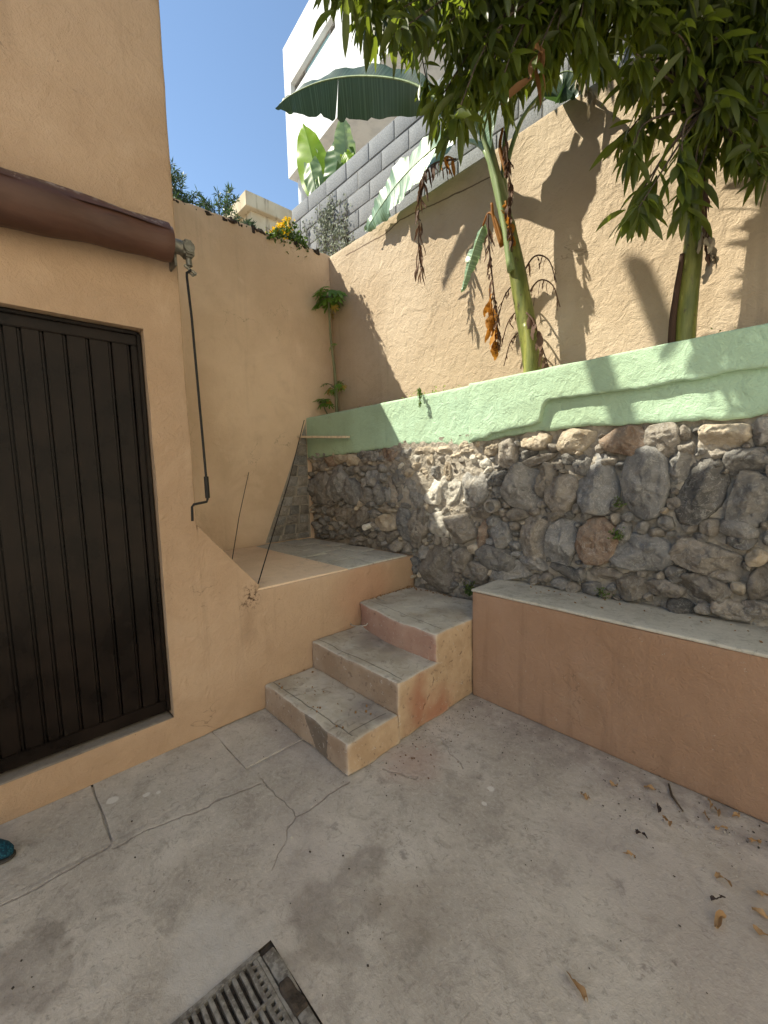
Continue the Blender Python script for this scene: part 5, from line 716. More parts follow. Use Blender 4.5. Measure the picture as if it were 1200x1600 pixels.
cw = thing('block_wall', (1, 3.4, 0), 'grey concrete block wall rising above the tan wall', 'wall')
mb = MB(); mb.box(-2.70, 5.2, 3.365, 3.50, 0, 5.185); mb.build('mortar', M_blockmortar, cw)
meshes = []
for k in range(6):
    V, F_ = rough_box(-0.194, 0.194, -0.062, 0.0, -0.094, 0.094, 0.09, 0.007, 0.003, 6, 70 + k)
    b_ = MB(); b_.add(V, F_); me = b_.mesh('block'); me.shade_smooth(); me.set_sharp_from_angle(angle=math.radians(50)); me.materials.append(M_block); meshes.append(me)
r_ = random.Random(5); off = woff(cw)
for row in range(7):
    z = 5.19 - 0.1 - row * 0.2; x = -2.50 - (0.2 if row % 2 else 0.0)
    while x < 4.9:
        if x - 0.194 < -2.71:
            h_ = MB(); V, F_ = rough_box(-2.70, x + 0.194, 3.358, 3.42, z - 0.094, z + 0.094, 0.06, 0.007, 0.003, 6, 80 + row); h_.add(V, F_); h_.build('block', M_block, cw, True, 50)
        else:
            o = bpy.data.objects.new('block', meshes[r_.randrange(6)]); COL.objects.link(o); o.parent = cw
            o.location = Vector((x, 3.420 + r_.uniform(-0.003, 0.003), z)) - off; o.rotation_euler = (r_.uniform(-.006, .006), r_.uniform(-.006, .006), r_.uniform(-.008, .008))
        x += 0.4

# ------------------------------------------------------------------ stone retaining wall with its green band
rw = thing('stone_retaining_wall', (1, 2.76, 0), 'rubble stone retaining wall topped by a mint green plaster band', 'retaining wall')
SY = 2.765
xs = np.arange(-1.63, 4.6, 0.0125); zs = np.arange(0.40, 1.87, 0.0125)
xs = xs[(xs < 2.9)] if False else xs
gx, gz = np.meshgrid(xs, zs, indexing='ij'); V = np.stack([gx.ravel(), np.full(gx.size, SY), gz.ravel()], 1)
h = fbm(V, 6, 5, 2, 0.6) * 0.022 + np.abs(fbm(V, 15, 4, 4, 0.6)) * 0.026 + fbm(V, 48, 3, 7) * 0.010
lump = np.clip(fbm(V, 22, 2, 9) - 0.05, 0, 1) * 0.028
flush = np.clip((0.95 - V[:, 0]) / 0.3, 0, 1) * np.clip((V[:, 0] + 0.5) / 0.3, 0, 1) * np.clip((V[:, 2] - 1.1) / 0.2, 0, 1)
V[:, 1] -= (h + lump) * (1 - 0.6 * flush) - (0.032 - 0.046 * flush)
mb = MB(); mb.add(V, [f[::-1] for f in grid_faces(len(xs), len(zs))]); mb.build('mortar', M_mortar, rw, True)
mb = MB(); mb.box(-1.62, 4.62, SY + 0.055, 2.84, 0, 1.80); mb.build('core', M_mortar, rw)

def stone(x0, z0, a, b, rot, depth, seed, nr=9, seg=30):
    r = random.Random(seed); n = r.uniform(2.2, 3.2); rt = math.radians(rot)
    th = np.linspace(0, 2 * math.pi, seg, endpoint=False)
    c, s = np.cos(th), np.sin(th)
    rad = (np.abs(c) ** n + np.abs(s) ** n) ** (-1 / n)
    q = np.stack([c * 1.4 + seed * 3.1, s * 1.4, np.full(seg, seed * 1.7)], 1)
    rad = rad * (1 + 0.30 * fbm(q, 0.9, 4, 5, 0.6))
    for k in range(r.randint(2, 4)):         # straight broken sides
        an = r.uniform(0, 6.28); rad = np.minimum(rad, r.uniform(0.78, 0.98) / np.maximum(0.05, np.cos(th - an)))
    V = [(0, 0)]; T = [0.0]
    for k in range(1, nr + 1):
        t = (k / nr) ** 0.8
        for j in range(seg): V.append((rad[j] * t * c[j], rad[j] * t * s[j])); T.append(t)
    V = np.array(V); T = np.array(T)
    hgt = np.clip(1 - T ** r.uniform(4.0, 8.0), 0, 1) ** 0.6
    for k in range(7):                       # broken facets
        an = r.uniform(0, 6.28); tilt = r.uniform(0.15, 1.3); off_ = r.uniform(0.62, 1.0)
        hgt = np.minimum(hgt, off_ - tilt * np.maximum(0, V[:, 0] * math.cos(an) + V[:, 1] * math.sin(an) - r.uniform(-0.3, 0.35)) * 0.9 + 0.05)
    hgt = np.maximum(hgt, -0.5)
    P3 = np.stack([V[:, 0] * a, V[:, 1] * b, np.zeros(len(V))], 1)
    nz_ = fbm(P3 + seed * 2.3, 13, 5, 3, 0.65) * 0.034 + np.abs(fbm(P3 + seed, 24, 4, 8, 0.6)) * 0.026 - 0.006
    y = -(hgt * depth + nz_ * (1 - T ** 6))
    y[T > 0.999] = 0.03
    X = x0 + P3[:, 0] * math.cos(rt) - P3[:, 1] * math.sin(rt); Z = z0 + P3[:, 0] * math.sin(rt) + P3[:, 1] * math.cos(rt)
    W = np.stack([X, SY - 0.004 + y, Z], 1)
    W = jitter(W, 0.006, 24, 2, seed % 50)
    fs = [(0, 1 + (j + 1) % seg, 1 + j) for j in range(seg)]
    for k in range(nr - 1):
        for j in range(seg):
            a_ = 1 + k * seg + j; b_ = 1 + k * seg + (j + 1) % seg
            fs.append((a_, b_, b_ + seg, a_ + seg))
    return W, fs
STONES = [s.split(',') for s in STONE_DATA.split(';')]
order = sorted(range(len(STONES)), key=lambda i: -float(STONES[i][2]) * float(STONES[i][3]) if float(STONES[i][0]) < 2.5 else 0)
rest = MB(); rest_m = [M_STONE[k] for k in 'bgdntrl']
for rank, i in enumerate(order):
    x, z, a, b, ro, cc = STONES[i]; x, z, a, b, ro = float(x), float(z), float(a), float(b), float(ro)
    big = min(a, b)
    dep = 0.030 + min(0.075, big * 0.55) * (0.75 + 0.5 * random.random())
    if i >= 101 and -0.25 < x < 0.8 and z > 1.2: cc = 'tltn'[i % 4]  # fill stones in the sunlit patch made paler, adding brightness through colour
    if -0.3 < x < 0.85 and z > 1.15: dep *= 0.8
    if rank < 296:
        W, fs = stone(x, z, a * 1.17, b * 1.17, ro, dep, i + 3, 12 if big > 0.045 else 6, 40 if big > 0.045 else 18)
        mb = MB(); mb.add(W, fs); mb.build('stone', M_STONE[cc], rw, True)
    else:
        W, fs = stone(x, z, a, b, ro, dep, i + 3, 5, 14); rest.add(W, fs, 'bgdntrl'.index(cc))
tag(rest.build('rubble', rest_m, rw, True), kind='stuff')

# green band: lower coat, and a thicker upper coat that ends in a step
def band(name, pts_low, top, y0, y1, seed, round_=0.012):
    """plaster sheet from the ragged line pts_low up to z=top; front at y0"""
    xs = np.arange(pts_low[0][0], pts_low[-1][0] + 1e-6, 0.02)
    low = np.interp(xs, [p[0] for p in pts_low], [p[1] for p in pts_low])
    Q = np.stack([xs, np.zeros_like(xs), np.zeros_like(xs)], 1)
    low = low + fbm(Q, 11, 4, seed, 0.6) * 0.016
    n = 20; rows = []
    tt = np.concatenate([[0], [0.02], np.linspace(0.07, 0.95, n - 4), [0.985, 1.0]])
    prof = np.concatenate([[round_], [round_ * 0.3], np.zeros(n - 4), [0.004, 0.016]])
    for t, p in zip(tt, prof):
        rows.append(np.stack([xs, np.full_like(xs, y0 + p), low + (top - low) * t], 1))
    rows.insert(0, np.stack([xs, np.full_like(xs, y1), low + 0.004], 1))
    rows.append(np.stack([xs, np.full_like(xs, y0 + 0.05), np.full_like(xs, top + 0.002)], 1))
    rows.append(np.stack([xs, np.full_like(xs, y1), np.full_like(xs, top)], 1))
    V = np.concatenate(rows); m = len(xs); R_ = len(rows)
    V = jitter(V, 0.006, 6, 4, seed + 3)
    fs = [(i * m + j, i * m + j + 1, (i + 1) * m + j + 1, (i + 1) * m + j) for i in range(R_ - 1) for j in range(m - 1)]
    mb = MB(); mb.add(V, fs); mb.build(name, M_green, rw, True, 60)
band('plaster_band', [(-1.63, 1.765), (-0.9, 1.79), (-0.1, 1.822), (0.25, 1.815), (0.45, 1.79), (0.62, 1.76), (0.75, 1.80), (1.2, 1.845), (1.6, 1.83), (2.3, 1.815), (4.6, 1.81)], 2.232, 2.745, 2.90, 5)
band('plaster_coat', [(0.66, 1.80), (0.80, 1.815), (0.865, 1.848), (1.05, 1.862), (1.17, 1.878), (1.232, 1.895), (1.242, 2.00), (1.275, 2.022), (1.45, 2.028), (1.60, 2.03), (1.8, 2.026), (2.3, 2.036), (4.6, 2.05)], 2.238, 2.704, 2.80, 15, 0.008)
mb = MB()
a = np.linspace(0, 2 * math.pi, 25)[:-1]
for r0, y in ((0.047, 2.75), (0.047, 2.667), (0.037, 2.667), (0.034, 2.70)):
    pass
vs = []; fs = []
for r0, y in ((0.050, 2.76), (0.049, 2.672), (0.046, 2.666), (0.037, 2.668), (0.034, 2.71), (0.0005, 2.715)):
    vs += [(0.857 + 0.008 * (2.76 - y) / 0.1 + r0 * math.cos(t), y - 0.006 * math.sin(t), 1.319 + r0 * math.sin(t)) for t in a]
for k in range(5):
    for j in range(24): fs.append((k * 24 + j, k * 24 + (j + 1) % 24, (k + 1) * 24 + (j + 1) % 24, (k + 1) * 24 + j))
mb.add(vs, [f[::-1] for f in fs]); mb.build('drain_pipe', M_clay, rw, True, 40)
mb = MB(); mb.tube([(-0.57, 2.78, 1.06), (-0.555, 2.66, 1.05)], 0.030, 14); mb.build('pipe_stub', M_pvc, rw, True, 40)

# ------------------------------------------------------------------ raised landing, plaster fillet, bench, steps
ld = thing('landing', (-0.8, 1.8, 0), 'raised landing with tan plastered front and grey flagstone floor beside the steps', 'landing')
def lwarp(V):
    e = (V[:, 1] < HY + 0.014) & (V[:, 0] > -0.02)
    V[e, 0] = 0; V[e, 1] = np.where(V[e, 1] < HY + 0.011, HY + 0.0005, V[e, 1])
    e = (V[:, 1] < 1.25) & (V[:, 0] > -0.02) & (V[:, 2] > 0.81)
    V[e, 0] = 0; V[e, 2] = np.where(V[e, 2] > 0.815, 0.826, V[e, 2]); return V
V, F_ = rough_box(-1.627, 0.0, HY + 0.002, 2.772, 0.0, 0.826, 0.045, 0.012, 0.0035, 2.2, 21, lwarp)
mb = MB(); mb.add(V, F_); mb.build('plaster_front', M_house, ld, True, 50)
r_ = random.Random(8)
fy = [0.93, 1.36, 1.72, 2.02, 2.30, 2.53, 2.72]; 
for i in range(len(fy) - 1):
    xc = -0.012; k = 0
    while xc > -1.55:
        w = r_.uniform(0.26, 0.48); x0 = max(-1.6, xc - w)
        gp_ = 0.005 if fy[i] > 1.9 else 0.0012
        V, F_ = rough_box(x0 + gp_, xc - gp_, fy[i] + gp_ + (r_.uniform(-.008, .008) if fy[i] > 1.9 else 0), fy[i + 1] - gp_, 0.80, 0.838 + (r_.uniform(-0.003, 0.003) if fy[i] > 1.9 else 0), 0.045, 0.008 if fy[i] > 1.9 else 0.003, 0.009 if fy[i] > 1.9 else 0.002, 5, 90 + i * 7 + k)
        mb = MB(); mb.add(V, F_); o = mb.build('flagstone', M_cement if fy[i] > 1.9 else M_boundary, ld, True, 50); xc = x0; k += 1

# low sloping wing wall flush with the house
def pwarp(V):
    e = (V[:, 1] < HY + 0.014) & (V[:, 0] > -0.02)
    V[e, 0] = 0; V[e, 1] = np.where(V[e, 1] < HY + 0.011, HY + 0.0005, V[e, 1])
    lo = V[:, 2] < 0.841
    f = lo & (V[:, 0] > -0.02); V[f, 0] = 0; V[f, 2] = np.where(V[f, 2] < 0.838, 0.8265, V[f, 2])
    t = np.clip((V[:, 2] - 0.839) / 0.471, 0, 1); u = np.clip((V[:, 1] - HY) / 0.36, 0, 1)
    V[:, 1] += u * t * 0.02
    V[:, 2] = np.where(V[:, 2] > 0.83, V[:, 2] - t * u * 0.455, V[:, 2])
    return V
V, F_ = rough_box(-0.125, 0.0, HY + 0.002, 1.247, 0.8265, 1.31, 0.03, 0.012, 0.0035, 2.2, 21, pwarp)
mb = MB(); mb.add(V, F_); mb.build('parapet', M_house, ld, True, 50)
# unplastered triangle of squared stones at the corner end of the set-back wall
A = Vector((-1.628, 2.735, 2.18)); P2 = Vector((-1.628, 2.15, 0.845)); Q = Vector((-1.628, 2.735, 0.845))
rows = [0.10, 0.19, 0.28, 0.37, 0.46, 0.55, 0.63, 0.71, 0.79, 0.87, 0.95, 1.0]
r_ = random.Random(12); nrm = Vector((1, 0, 0))
mb = MB(); mb.add([A + nrm * 0.004, P2 + nrm * 0.004, Q + nrm * 0.004], [(0, 1, 2)]); mb.build('mortar_bed', M_mortar, bw)
for i in range(len(rows) - 1):
    t0, t1 = rows[i], rows[i + 1]
    L0, L1 = A.lerp(P2, t0), A.lerp(P2, t1); K0, K1 = A.lerp(Q, t0), A.lerp(Q, t1)
    ncol = 1 if t1 < 0.4 else (2 if t1 < 0.72 else 3)
    cuts = [0.03] + [(k + r_.uniform(-.16, .16)) / ncol for k in range(1, ncol)] + [0.98]
    for k in range(ncol):
        g = 0.02
        q = [L0.lerp(K0, cuts[k] + g), L0.lerp(K0, cuts[k + 1] - g), L1.lerp(K1, cuts[k + 1] - g), L1.lerp(K1, cuts[k] + g)]
        c0 = sum(q, Vector()) / 4; q = [c0 + (p - c0) * 0.93 + Vector((0, r_.uniform(-.008, .008), r_.uniform(-.008, .008))) for p in q]; th = r_.uniform(0.012, 0.024)
        inn = [c0 + (p - c0) * 0.84 + nrm * th for p in q]; mid_ = [c0 + (p - c0) * 0.96 + nrm * th * 0.7 for p in q]
        vs = [p - nrm * 0.01 for p in q] + mid_ + inn
        fs = [(8, 9, 10, 11)] + [(e, (e + 1) % 4, 4 + (e + 1) % 4, 4 + e) for e in range(4)] + [(4 + e, 4 + (e + 1) % 4, 8 + (e + 1) % 4, 8 + e) for e in range(4)]
        mb = MB(); mb.add(vs, fs); me = mb.mesh('stone'); bm = bmesh.new(); bm.from_mesh(me); bmesh.ops.recalc_face_normals(bm, faces=bm.faces[:]); bmesh.ops.subdivide_edges(bm, edges=bm.edges[:], cuts=2, use_grid_fill=True)
        for v in bm.verts: v.co += Vector(jitter(np.array([v.co]), 0.006, 22, 2, 5)[0]) - v.co
        bm.to_mesh(me); bm.free(); me.shade_smooth()
        link_mesh('stone', me, M_STONE['gngn'[(i + k) % 4]], bw)

# rods and a board left leaning in the corner
def rod(pts, r, label):
    mb = MB(); mb.tube(pts, r, 8); tag(mb.build('metal_rod', M_rod, None, True, 40), label, 'rod', 'thin rods leaning on the landing')
rod([(-0.006, 1.244, 0.845), (-0.80, 1.99, 1.525), (-1.60, 2.70, 2.20)], 0.0042, 'long thin dark rod leaning from the landing edge up to the green band')
rod([(-0.20, 1.13, 0.845), (-0.9, 1.55, 1.24), (-1.612, 2.0, 1.62)], 0.0032, 'short thin dark rod leaning against the tan wall on the landing')
V, F_ = rough_box(-1.60, -0.80, 2.60, 2.724, 1.998, 2.022, 0.1, 0.003, 0.004, 3, 7)
V[:, 2] -= (V[:, 0] + 1.6) * 0.075; V[:, 1] = np.where(V[:, 1] < 2.66, V[:, 1] + (V[:, 0] + 1.6) * 0.09, V[:, 1])
mb = MB(); mb.add(V, F_); sh = tag(mb.build('shelf_board', M_plank, None, True, 40), 'thin pale wooden board fixed across the shaded end of the green band', 'board')

bn = thing('bench', (2, 2.5, 0), 'long brown painted masonry bench with a bare grey cement top against the stone wall', 'bench')
V, F_ = rough_box(0.908, 4.6, 2.380, 2.775, 0.0, 0.752, 0.045, 0.010, 0.005, 2.0, 14)
mb = MB(); mb.add(V, F_); mb.build('seat_block', M_bench, bn, True, 50)
V, F_ = rough_box(0.905, 4.6, 2.374, 2.785, 0.7525, 0.771, 0.035, 0.008, 0.004, 3.2, 15)
mb = MB(); mb.add(V, F_); mb.build('cement_top', M_cement, bn, True, 50)

st = thing('staircase', (0.45, 2.0, 0), 'three worn cement steps with pink and ochre paint climbing to the stone wall', 'steps')
W_ = 0.905
def s1(V):
    V[:, 0] += np.where(V[:, 0] > 0.8, (0.17 - V[:, 2]) * 0.10, 0); V[:, 1] -= np.where(V[:, 1] < 1.3, (0.17 - V[:, 2]) * 0.10, 0); return V
def s3(V):
    f = V[:, 1] < 2.25
    k = 0.10 - 0.135 * np.sin(np.clip(V[:, 0] / 0.95, 0, 1) ** 0.75 * math.pi * 0.62)
    V[:, 1] += np.where(f, k * np.clip((2.6 - V[:, 1]) / 0.6, 0, 1), 0); return V
for args, seed, mt, wf in (((0.004, W_, 1.262, 1.645, 0.0, 0.170), 1, M_step, s1), ((0.004, W_ - 0.002, 1.642, 2.12, 0.0, 0.362), 2, M_step, None), ((0.004, W_ - 0.004, 2.03, 2.73, 0.0, 0.553), 3, M_step_pink, s3)):
    V, F_ = rough_box(*args, res=0.02, r=0.013, amp=0.010, scale=7, seed=200 + seed, warp=wf, octs=4)
    mb = MB(); mb.add(V, F_); mb.build('step', mt, st, True)

# ------------------------------------------------------------------ awning roll, crank
aw = thing('awning', (0.11, 0, 2.8), 'rolled brown vinyl awning fixed along the house wall above the door', 'awning')
n = 90; seg = 26; ysA = np.linspace(-1.6, 0.815, n); vs = []
for i, y in enumerate(ysA):
    rr = 0.077 + 0.024 * min(1.6, (0.8 - y) / 0.7) + 0.004 * math.sin(y * 9) + 0.003 * math.sin(y * 23 + 1)
    zc = 2.836 - 0.036 * min(2.0, (0.82 - y) / 0.7) + 0.005 * math.sin(y * 5)
    for k in range(seg):
        t = 2 * math.pi * k / seg
        r = rr * (1 + 0.06 * math.cos(t * 1 + 0.8) * math.sin(y * 3.1) + 0.03 * math.sin(3 * t + y * 4))
        if i == 0 or i == n - 1: r *= 0.93
        drop = 0.02 * max(0, -math.sin(t)) ** 2
        vs.append((0.112 + r * math.cos(t), y, zc + r * math.sin(t) - drop))
fs = [(i * seg + k, (i + 1) * seg + k, (i + 1) * seg + (k + 1) % seg, i * seg + (k + 1) % seg) for i in range(n - 1) for k in range(seg)]
fs += [tuple((n - 1) * seg + k for k in range(seg))[::-1], tuple(range(seg))]
mb = MB(); mb.add(vs, fs); mb.build('fabric_roll', M_awning, aw, True, 60)
mb = MB()                                        # flap lapped over the top of the roll
vs = []; ng = 40
for i in range(ng):
    y = -1.55 + i * (0.80 + 1.55) / (ng - 1); zc = 2.836 - 0.036 * min(2.0, (0.82 - y) / 0.7)
    for k in range(8):
        t = math.radians(20 + k * 17); r = 0.0845 + 0.024 * min(1.6, (0.8 - y) / 0.7) + 0.004 * math.sin(y * 14 + k)
        vs.append((0.112 + r * math.cos(t), y, zc + r * math.sin(t)))
mb.add(vs, [f[::-1] for f in grid_faces(ng, 8)]); mb.build('flap', M_awning, aw, True)
mb = MB(); mb.tube([(0.115, 0.81, 2.822), (0.118, 0.868, 2.822)], 0.036, 16); mb.box(0.004, 0.10, 0.835, 0.847, 2.73, 2.80, 0.003); mb.build('bracket', M_metal, aw, True, 40)
mb = MB(); mb.box(0.085, 0.158, 0.868, 0.925, 2.775, 2.862, 0.012); mb.tube([(0.165, 0.895, 2.82), (0.075, 0.895, 2.82)], 0.028, 14)
mb.tube([(0.12, 0.90, 2.78), (0.125, 0.902, 2.735)], 0.016, 10); mb.tube([(0.125, 0.875, 2.735), (0.125, 0.905, 2.715), (0.128, 0.935, 2.70)], 0.008, 8)
mb.tube([(0.125, 0.90, 2.735), (0.128, 0.895, 2.70), (0.13, 0.915, 2.688), (0.13, 0.93, 2.70), (0.13, 0.92, 2.712)], 0.006, 8); mb.build('gearbox', M_metal, aw, True, 40)
ck = thing('awning_crank', (0.19, 0.88, 1.4), 'long thin dark crank handle hooked below the awning at the house corner', 'crank handle')
mb = MB(); mb.tube([(0.128, 0.905, 2.715), (0.137, 0.893, 2.70), (0.150, 0.876, 2.685), (0.158, 0.872, 2.66), (0.165, 0.880, 2.45), (0.196, 0.888, 1.58), (0.200, 0.886, 1.47), (0.200, 0.880, 1.455), (0.200, 0.81, 1.445), (0.200, 0.800, 1.432), (0.200, 0.797, 1.355)], 0.0068, 10)
mb.build('rod', M_rod, ck, True, 50)
mb = MB(); mb.tube([(0.1955, 0.888, 1.595), (0.1995, 0.887, 1.475)], 0.0125, 12); mb.build('grip', M_rod, ck, True, 50)

# ------------------------------------------------------------------ drain cover in the floor
dc = thing('drain_cover', (1.55, 0.38, 0), 'rusty iron grate drain cover set in the concrete floor', 'drain cover')
mb = MB(); x0, x1, y0, y1 = DR
mb.box(x0, x1, y0, y1, -0.12, -0.014)
for b in ((x0 - 0.01, x0, y0, y1), (x1, x1 + 0.01, y0, y1), (x0, x1, y0 - 0.01, y0), (x0, x1, y1, y1 + 0.01)): mb.box(*b, -0.12, -0.008)
mb.build('pit', M_dirt, dc)
mb = MB(); e = 0.022
for b in ((x0 + 0.002, x0 + e, y0 + 0.002, y1 - 0.05), (x1 - e, x1 - 0.002, y0 + 0.002, y1 - 0.05), (x0 + e + 0.001, x1 - e - 0.001, y0 + 0.002, y0 + e), (x0 + e + 0.001, x1 - e - 0.001, y1 - 0.066, y1 - 0.05)): mb.box(*b, -0.04, 0.003, 0.003)
mb.build('frame', M_grate, dc, True, 40)
# side strip of the frame with gaps of packed dirt
V, F_ = rough_box(x0 + 0.03, x1 - 0.13, y1 - 0.045, y1 - 0.004, -0.04, 0.002, 0.015, 0.004, 0.006, 14, 4)
mb = MB(); mb.add(V, F_); mb.build('side_plate', M_grate, dc, True, 50)
V, F_ = rough_box(x0 + 0.14, x0 + 0.25, y1 - 0.052, y1 - 0.012, -0.03, 0.012, 0.012, 0.008, 0.014, 20, 5)
mb = MB(); mb.add(V, F_); tag(mb.build('packed_dirt', M_dirt, dc, True), kind='stuff')
nb = 13
for k in range(nb):
    y = y0 + e + 0.012 + k * (y1 - 0.07 - y0 - e - 0.012) / (nb - 1)
    mb = MB()
    V, F_ = rough_box(x0 + e + 0.002, x1 - e - 0.002, y - 0.0065, y + 0.0065, -0.03, 0.0035, 0.02, 0.002, 0.0022, 18, 300 + k)
    mb.add(V, F_); mb.build('bar', M_grate, dc, True, 50)
for xx in (x0 + 0.155, x0 + 0.30):
    mb = MB(); mb.box(xx - 0.004, xx + 0.004, y0 + e + 0.002, y1 - 0.068, -0.026, 0.0055, 0.0015); mb.build('cross_bar', M_grate, dc, True, 40)
mb = MB()
for k in range(15):
    xx = x0 + 0.035 + k * 0.024; mb.box(xx, xx + 0.012, y1 - 0.092, y1 - 0.069, -0.02, 0.005, 0.002)
mb.build('lug_row', M_grate, dc, True, 40)
# ------------------------------------------------------------------ leaf builders
def set_attr(me, name, vals):
    a = me.attributes.new(name, 'FLOAT', 'POINT'); a.data.foreach_set('value', np.asarray(vals, np.float32))
def curve(pts, n):
    """Catmull-Rom through pts, n samples"""
    P = [Vector(p) for p in pts]; P = [P[0] * 2 - P[1]] + P + [P[-1] * 2 - P[-2]]; out = []; m = len(P) - 3
    for i in range(n):
        t = i / (n - 1) * m; k = min(int(t), m - 1); u = t - k; a, b, c, d = P[k:k + 4]
        out.append(0.5 * ((2 * b) + (c - a) * u + (2 * a - 5 * b + 4 * c - d) * u * u + (3 * b - a - 3 * c + d) * u ** 3))
    return out

def blade(path, up, W, fold=(0.4, 0.4), tears=(), n=40, m=6, seed=1, droop_var=0.25, base_w=0.25, tip_pow=0.6, curl=0.0, ripple=0.004, taper=0.18, wfac=(1, 1)):
    """a long leaf along path: two halves folded by the given angles, torn across at tears. -> verts, faces, along"""
    r = random.Random(seed); pts = curve(path, n); vs = []; fs = []; al = []
    total = sum((pts[i + 1] - pts[i]).length for i in range(n - 1))
    def wid(t):
        a = min(1, t / taper); b = (1 - t) / 0.5
        return W * (base_w + (1 - base_w) * math.sin(min(a, 1) * math.pi / 2)) * (min(1, max(b, 0)) ** tip_pow if b < 1 else 1)
    for side, fa in ((-1, fold[0]), (1, fold[1])):
        ts = sorted(tears[0 if side < 0 else 1]) if tears else []
        cuts = [0] + [int(t * (n - 1)) for t in ts] + [n - 1]
        for ci in range(len(cuts) - 1):
            i0, i1 = cuts[ci], cuts[ci + 1]
            if i1 <= i0: continue
            dv = r.uniform(-1, 1) * droop_var; sk = r.uniform(-0.02, 0.02) if ts else 0
            base = len(vs); rows = i1 - i0 + 1
            for i in range(i0, i1 + 1):
                t = i / (n - 1); T = (pts[min(i + 1, n - 1)] - pts[max(i - 1, 0)]).normalized()
                upv = up(t) if callable(up) else Vector(up)
                L = T.cross(upv).normalized(); Nn = L.cross(T).normalized(); w = wid(t) * wfac[0 if side < 0 else 1]
                e = (i - i0) / max(1, i1 - i0)
                edge = 1 - 0.10 * (abs(2 * e - 1) ** 6) * (1 if ts else 0)
                for k in range(m + 1):
                    s_ = k / m; ang = fa + dv * s_ + curl * s_
                    q = pts[i] + L * side * w * s_ * edge * math.cos(ang) - Nn * w * s_ * edge * math.sin(ang) + T * (w * s_ * (0.22 + sk))
                    q = q + Nn * (ripple * math.sin(i * 1.9 + seed) * s_ + max(ripple, 0.006) * 1.6 * math.sin(i * 0.63 + seed * 2 + side) * s_)
                    vs.append(tuple(q)); al.append(t * total + s_ * w * 0.22)
            for i in range(rows - 1):
                for k in range(m):
                    f = (base + i * (m + 1) + k, base + i * (m + 1) + k + 1, base + (i + 1) * (m + 1) + k + 1, base + (i + 1) * (m + 1) + k)
                    fs.append(f if side > 0 else f[::-1])
    return vs, fs, al, pts

def leaf_obj(name, parent, mat, path, up, W, label=None, rib=0.007, ribmat=None, var=None, **kw):
    vs, fs, al, pts = blade(path, up, W, **kw)
    mb = MB(); mb.add(vs, fs); me = mb.mesh(name)
    set_attr(me, 'along', al); r = random.Random(kw.get('seed', 1)); v0 = r.random() if var is None else var
    set_attr(me, 'var', [v0] * len(vs)); o = link_mesh(name, me, mat, parent, True)
    if label: o['label'] = label
    if rib:
        q = pts[:-2:2]; b = MB(); b.tube(q, [rib * (1 - 0.75 * i / len(q)) for i in range(len(q))], 7); b.build('midrib', ribmat or M_stemgreen, o, True)
    return o

def shreds(name, parent, mat, path, n, length, width, seed, spread=0.03, label=None, crumple=0.5, n_seg=7):
    """a dead hanging leaf: crumpled strips along a drooping rib"""
    r = random.Random(seed); pts = curve(path, 24); mb = MB(); var = []
    mb.tube(pts, [0.006 * (1 - 0.6 * i / 23) + 0.001 for i in range(24)], 6); var += [r.random()] * len(mb.v)
    for k in range(n):
        i = int((0.1 + 0.9 * (k + r.random()) / n) * 22); p = pts[i].copy()
        a = r.uniform(0, 6.283); d = Vector((math.cos(a) * 0.6, math.sin(a) * 0.6, -0.75)).normalized()
        w = width * r.uniform(0.5, 1.2); ln = length * r.uniform(0.5, 1.15); side = d.cross(Vector((r.uniform(-1, 1), r.uniform(-1, 1), 0.2))).normalized()
        b = len(mb.v); v_ = r.random(); vs = []
        for s_ in range(n_seg + 1):
            t = s_ / n_seg; wv = w * (math.sin(math.pi * (0.12 + 0.86 * t)) ** 0.7)
            nn = d.cross(side).normalized()
            vs += [tuple(p - side * wv + nn * wv * crumple), tuple(p + nn * r.uniform(-.3, .3) * w), tuple(p + side * wv + nn * wv * crumple * r.uniform(0.2, 1.2))]
            d = (d + Vector((r.uniform(-.5, .5) * crumple, r.uniform(-.5, .5) * crumple, -0.35))).normalized()
            side = (Matrix.Rotation(r.uniform(-.6, .6) * (0.5 + crumple), 3, d) @ side); side = (side - d * side.dot(d)).normalized()
            p = p + d * ln / n_seg
        fs = []
        for s_ in range(n_seg):
            for j in range(2): fs.append((s_ * 3 + j, s_ * 3 + j + 1, s_ * 3 + j + 4, s_ * 3 + j + 3))
        mb.add(vs, fs); var += [v_] * len(vs)
    me = mb.mesh(name); set_attr(me, 'var', var); set_attr(me, 'along', [0] * len(var))
    o = link_mesh(name, me, mat, parent, True)
    if label: o['label'] = label
    return o

def stem_tube(name, parent, mat, pts, r0, r1, n=26, seg=16, bulge=0.0, seed=0, power=1.0):
    q = curve(pts, n); rad = [r0 + (r1 - r0) * (i / (n - 1)) ** power for i in range(n)]
    mb = MB(); mb.tube(q, rad, seg); V = jitter(np.array(mb.v), 0.004, 8, 3, seed); mb.v = [tuple(p) for p in V]
    return mb.build(name, mat, parent, True)

# ------------------------------------------------------------------ banana plants behind the green band
b1 = thing('banana_plant', (1.06, 2.96, 2.17), 'tall banana plant with long broad leaves behind the middle of the green band', 'banana plant', 'banana plants behind the green band')
stem_tube('stem', b1, M_stem, [(1.075, 2.97, 2.12), (1.01, 2.955, 2.55), (0.935, 2.93, 3.0), (0.87, 2.90, 3.35)], 0.074, 0.052, 30, 18, seed=4)
stem_tube('upper_stem', b1, M_stemtop, [(0.895, 2.91, 3.22), (0.83, 2.88, 3.55), (0.765, 2.85, 3.85), (0.735, 2.83, 4.08)], 0.050, 0.026, 22, 16, seed=5)
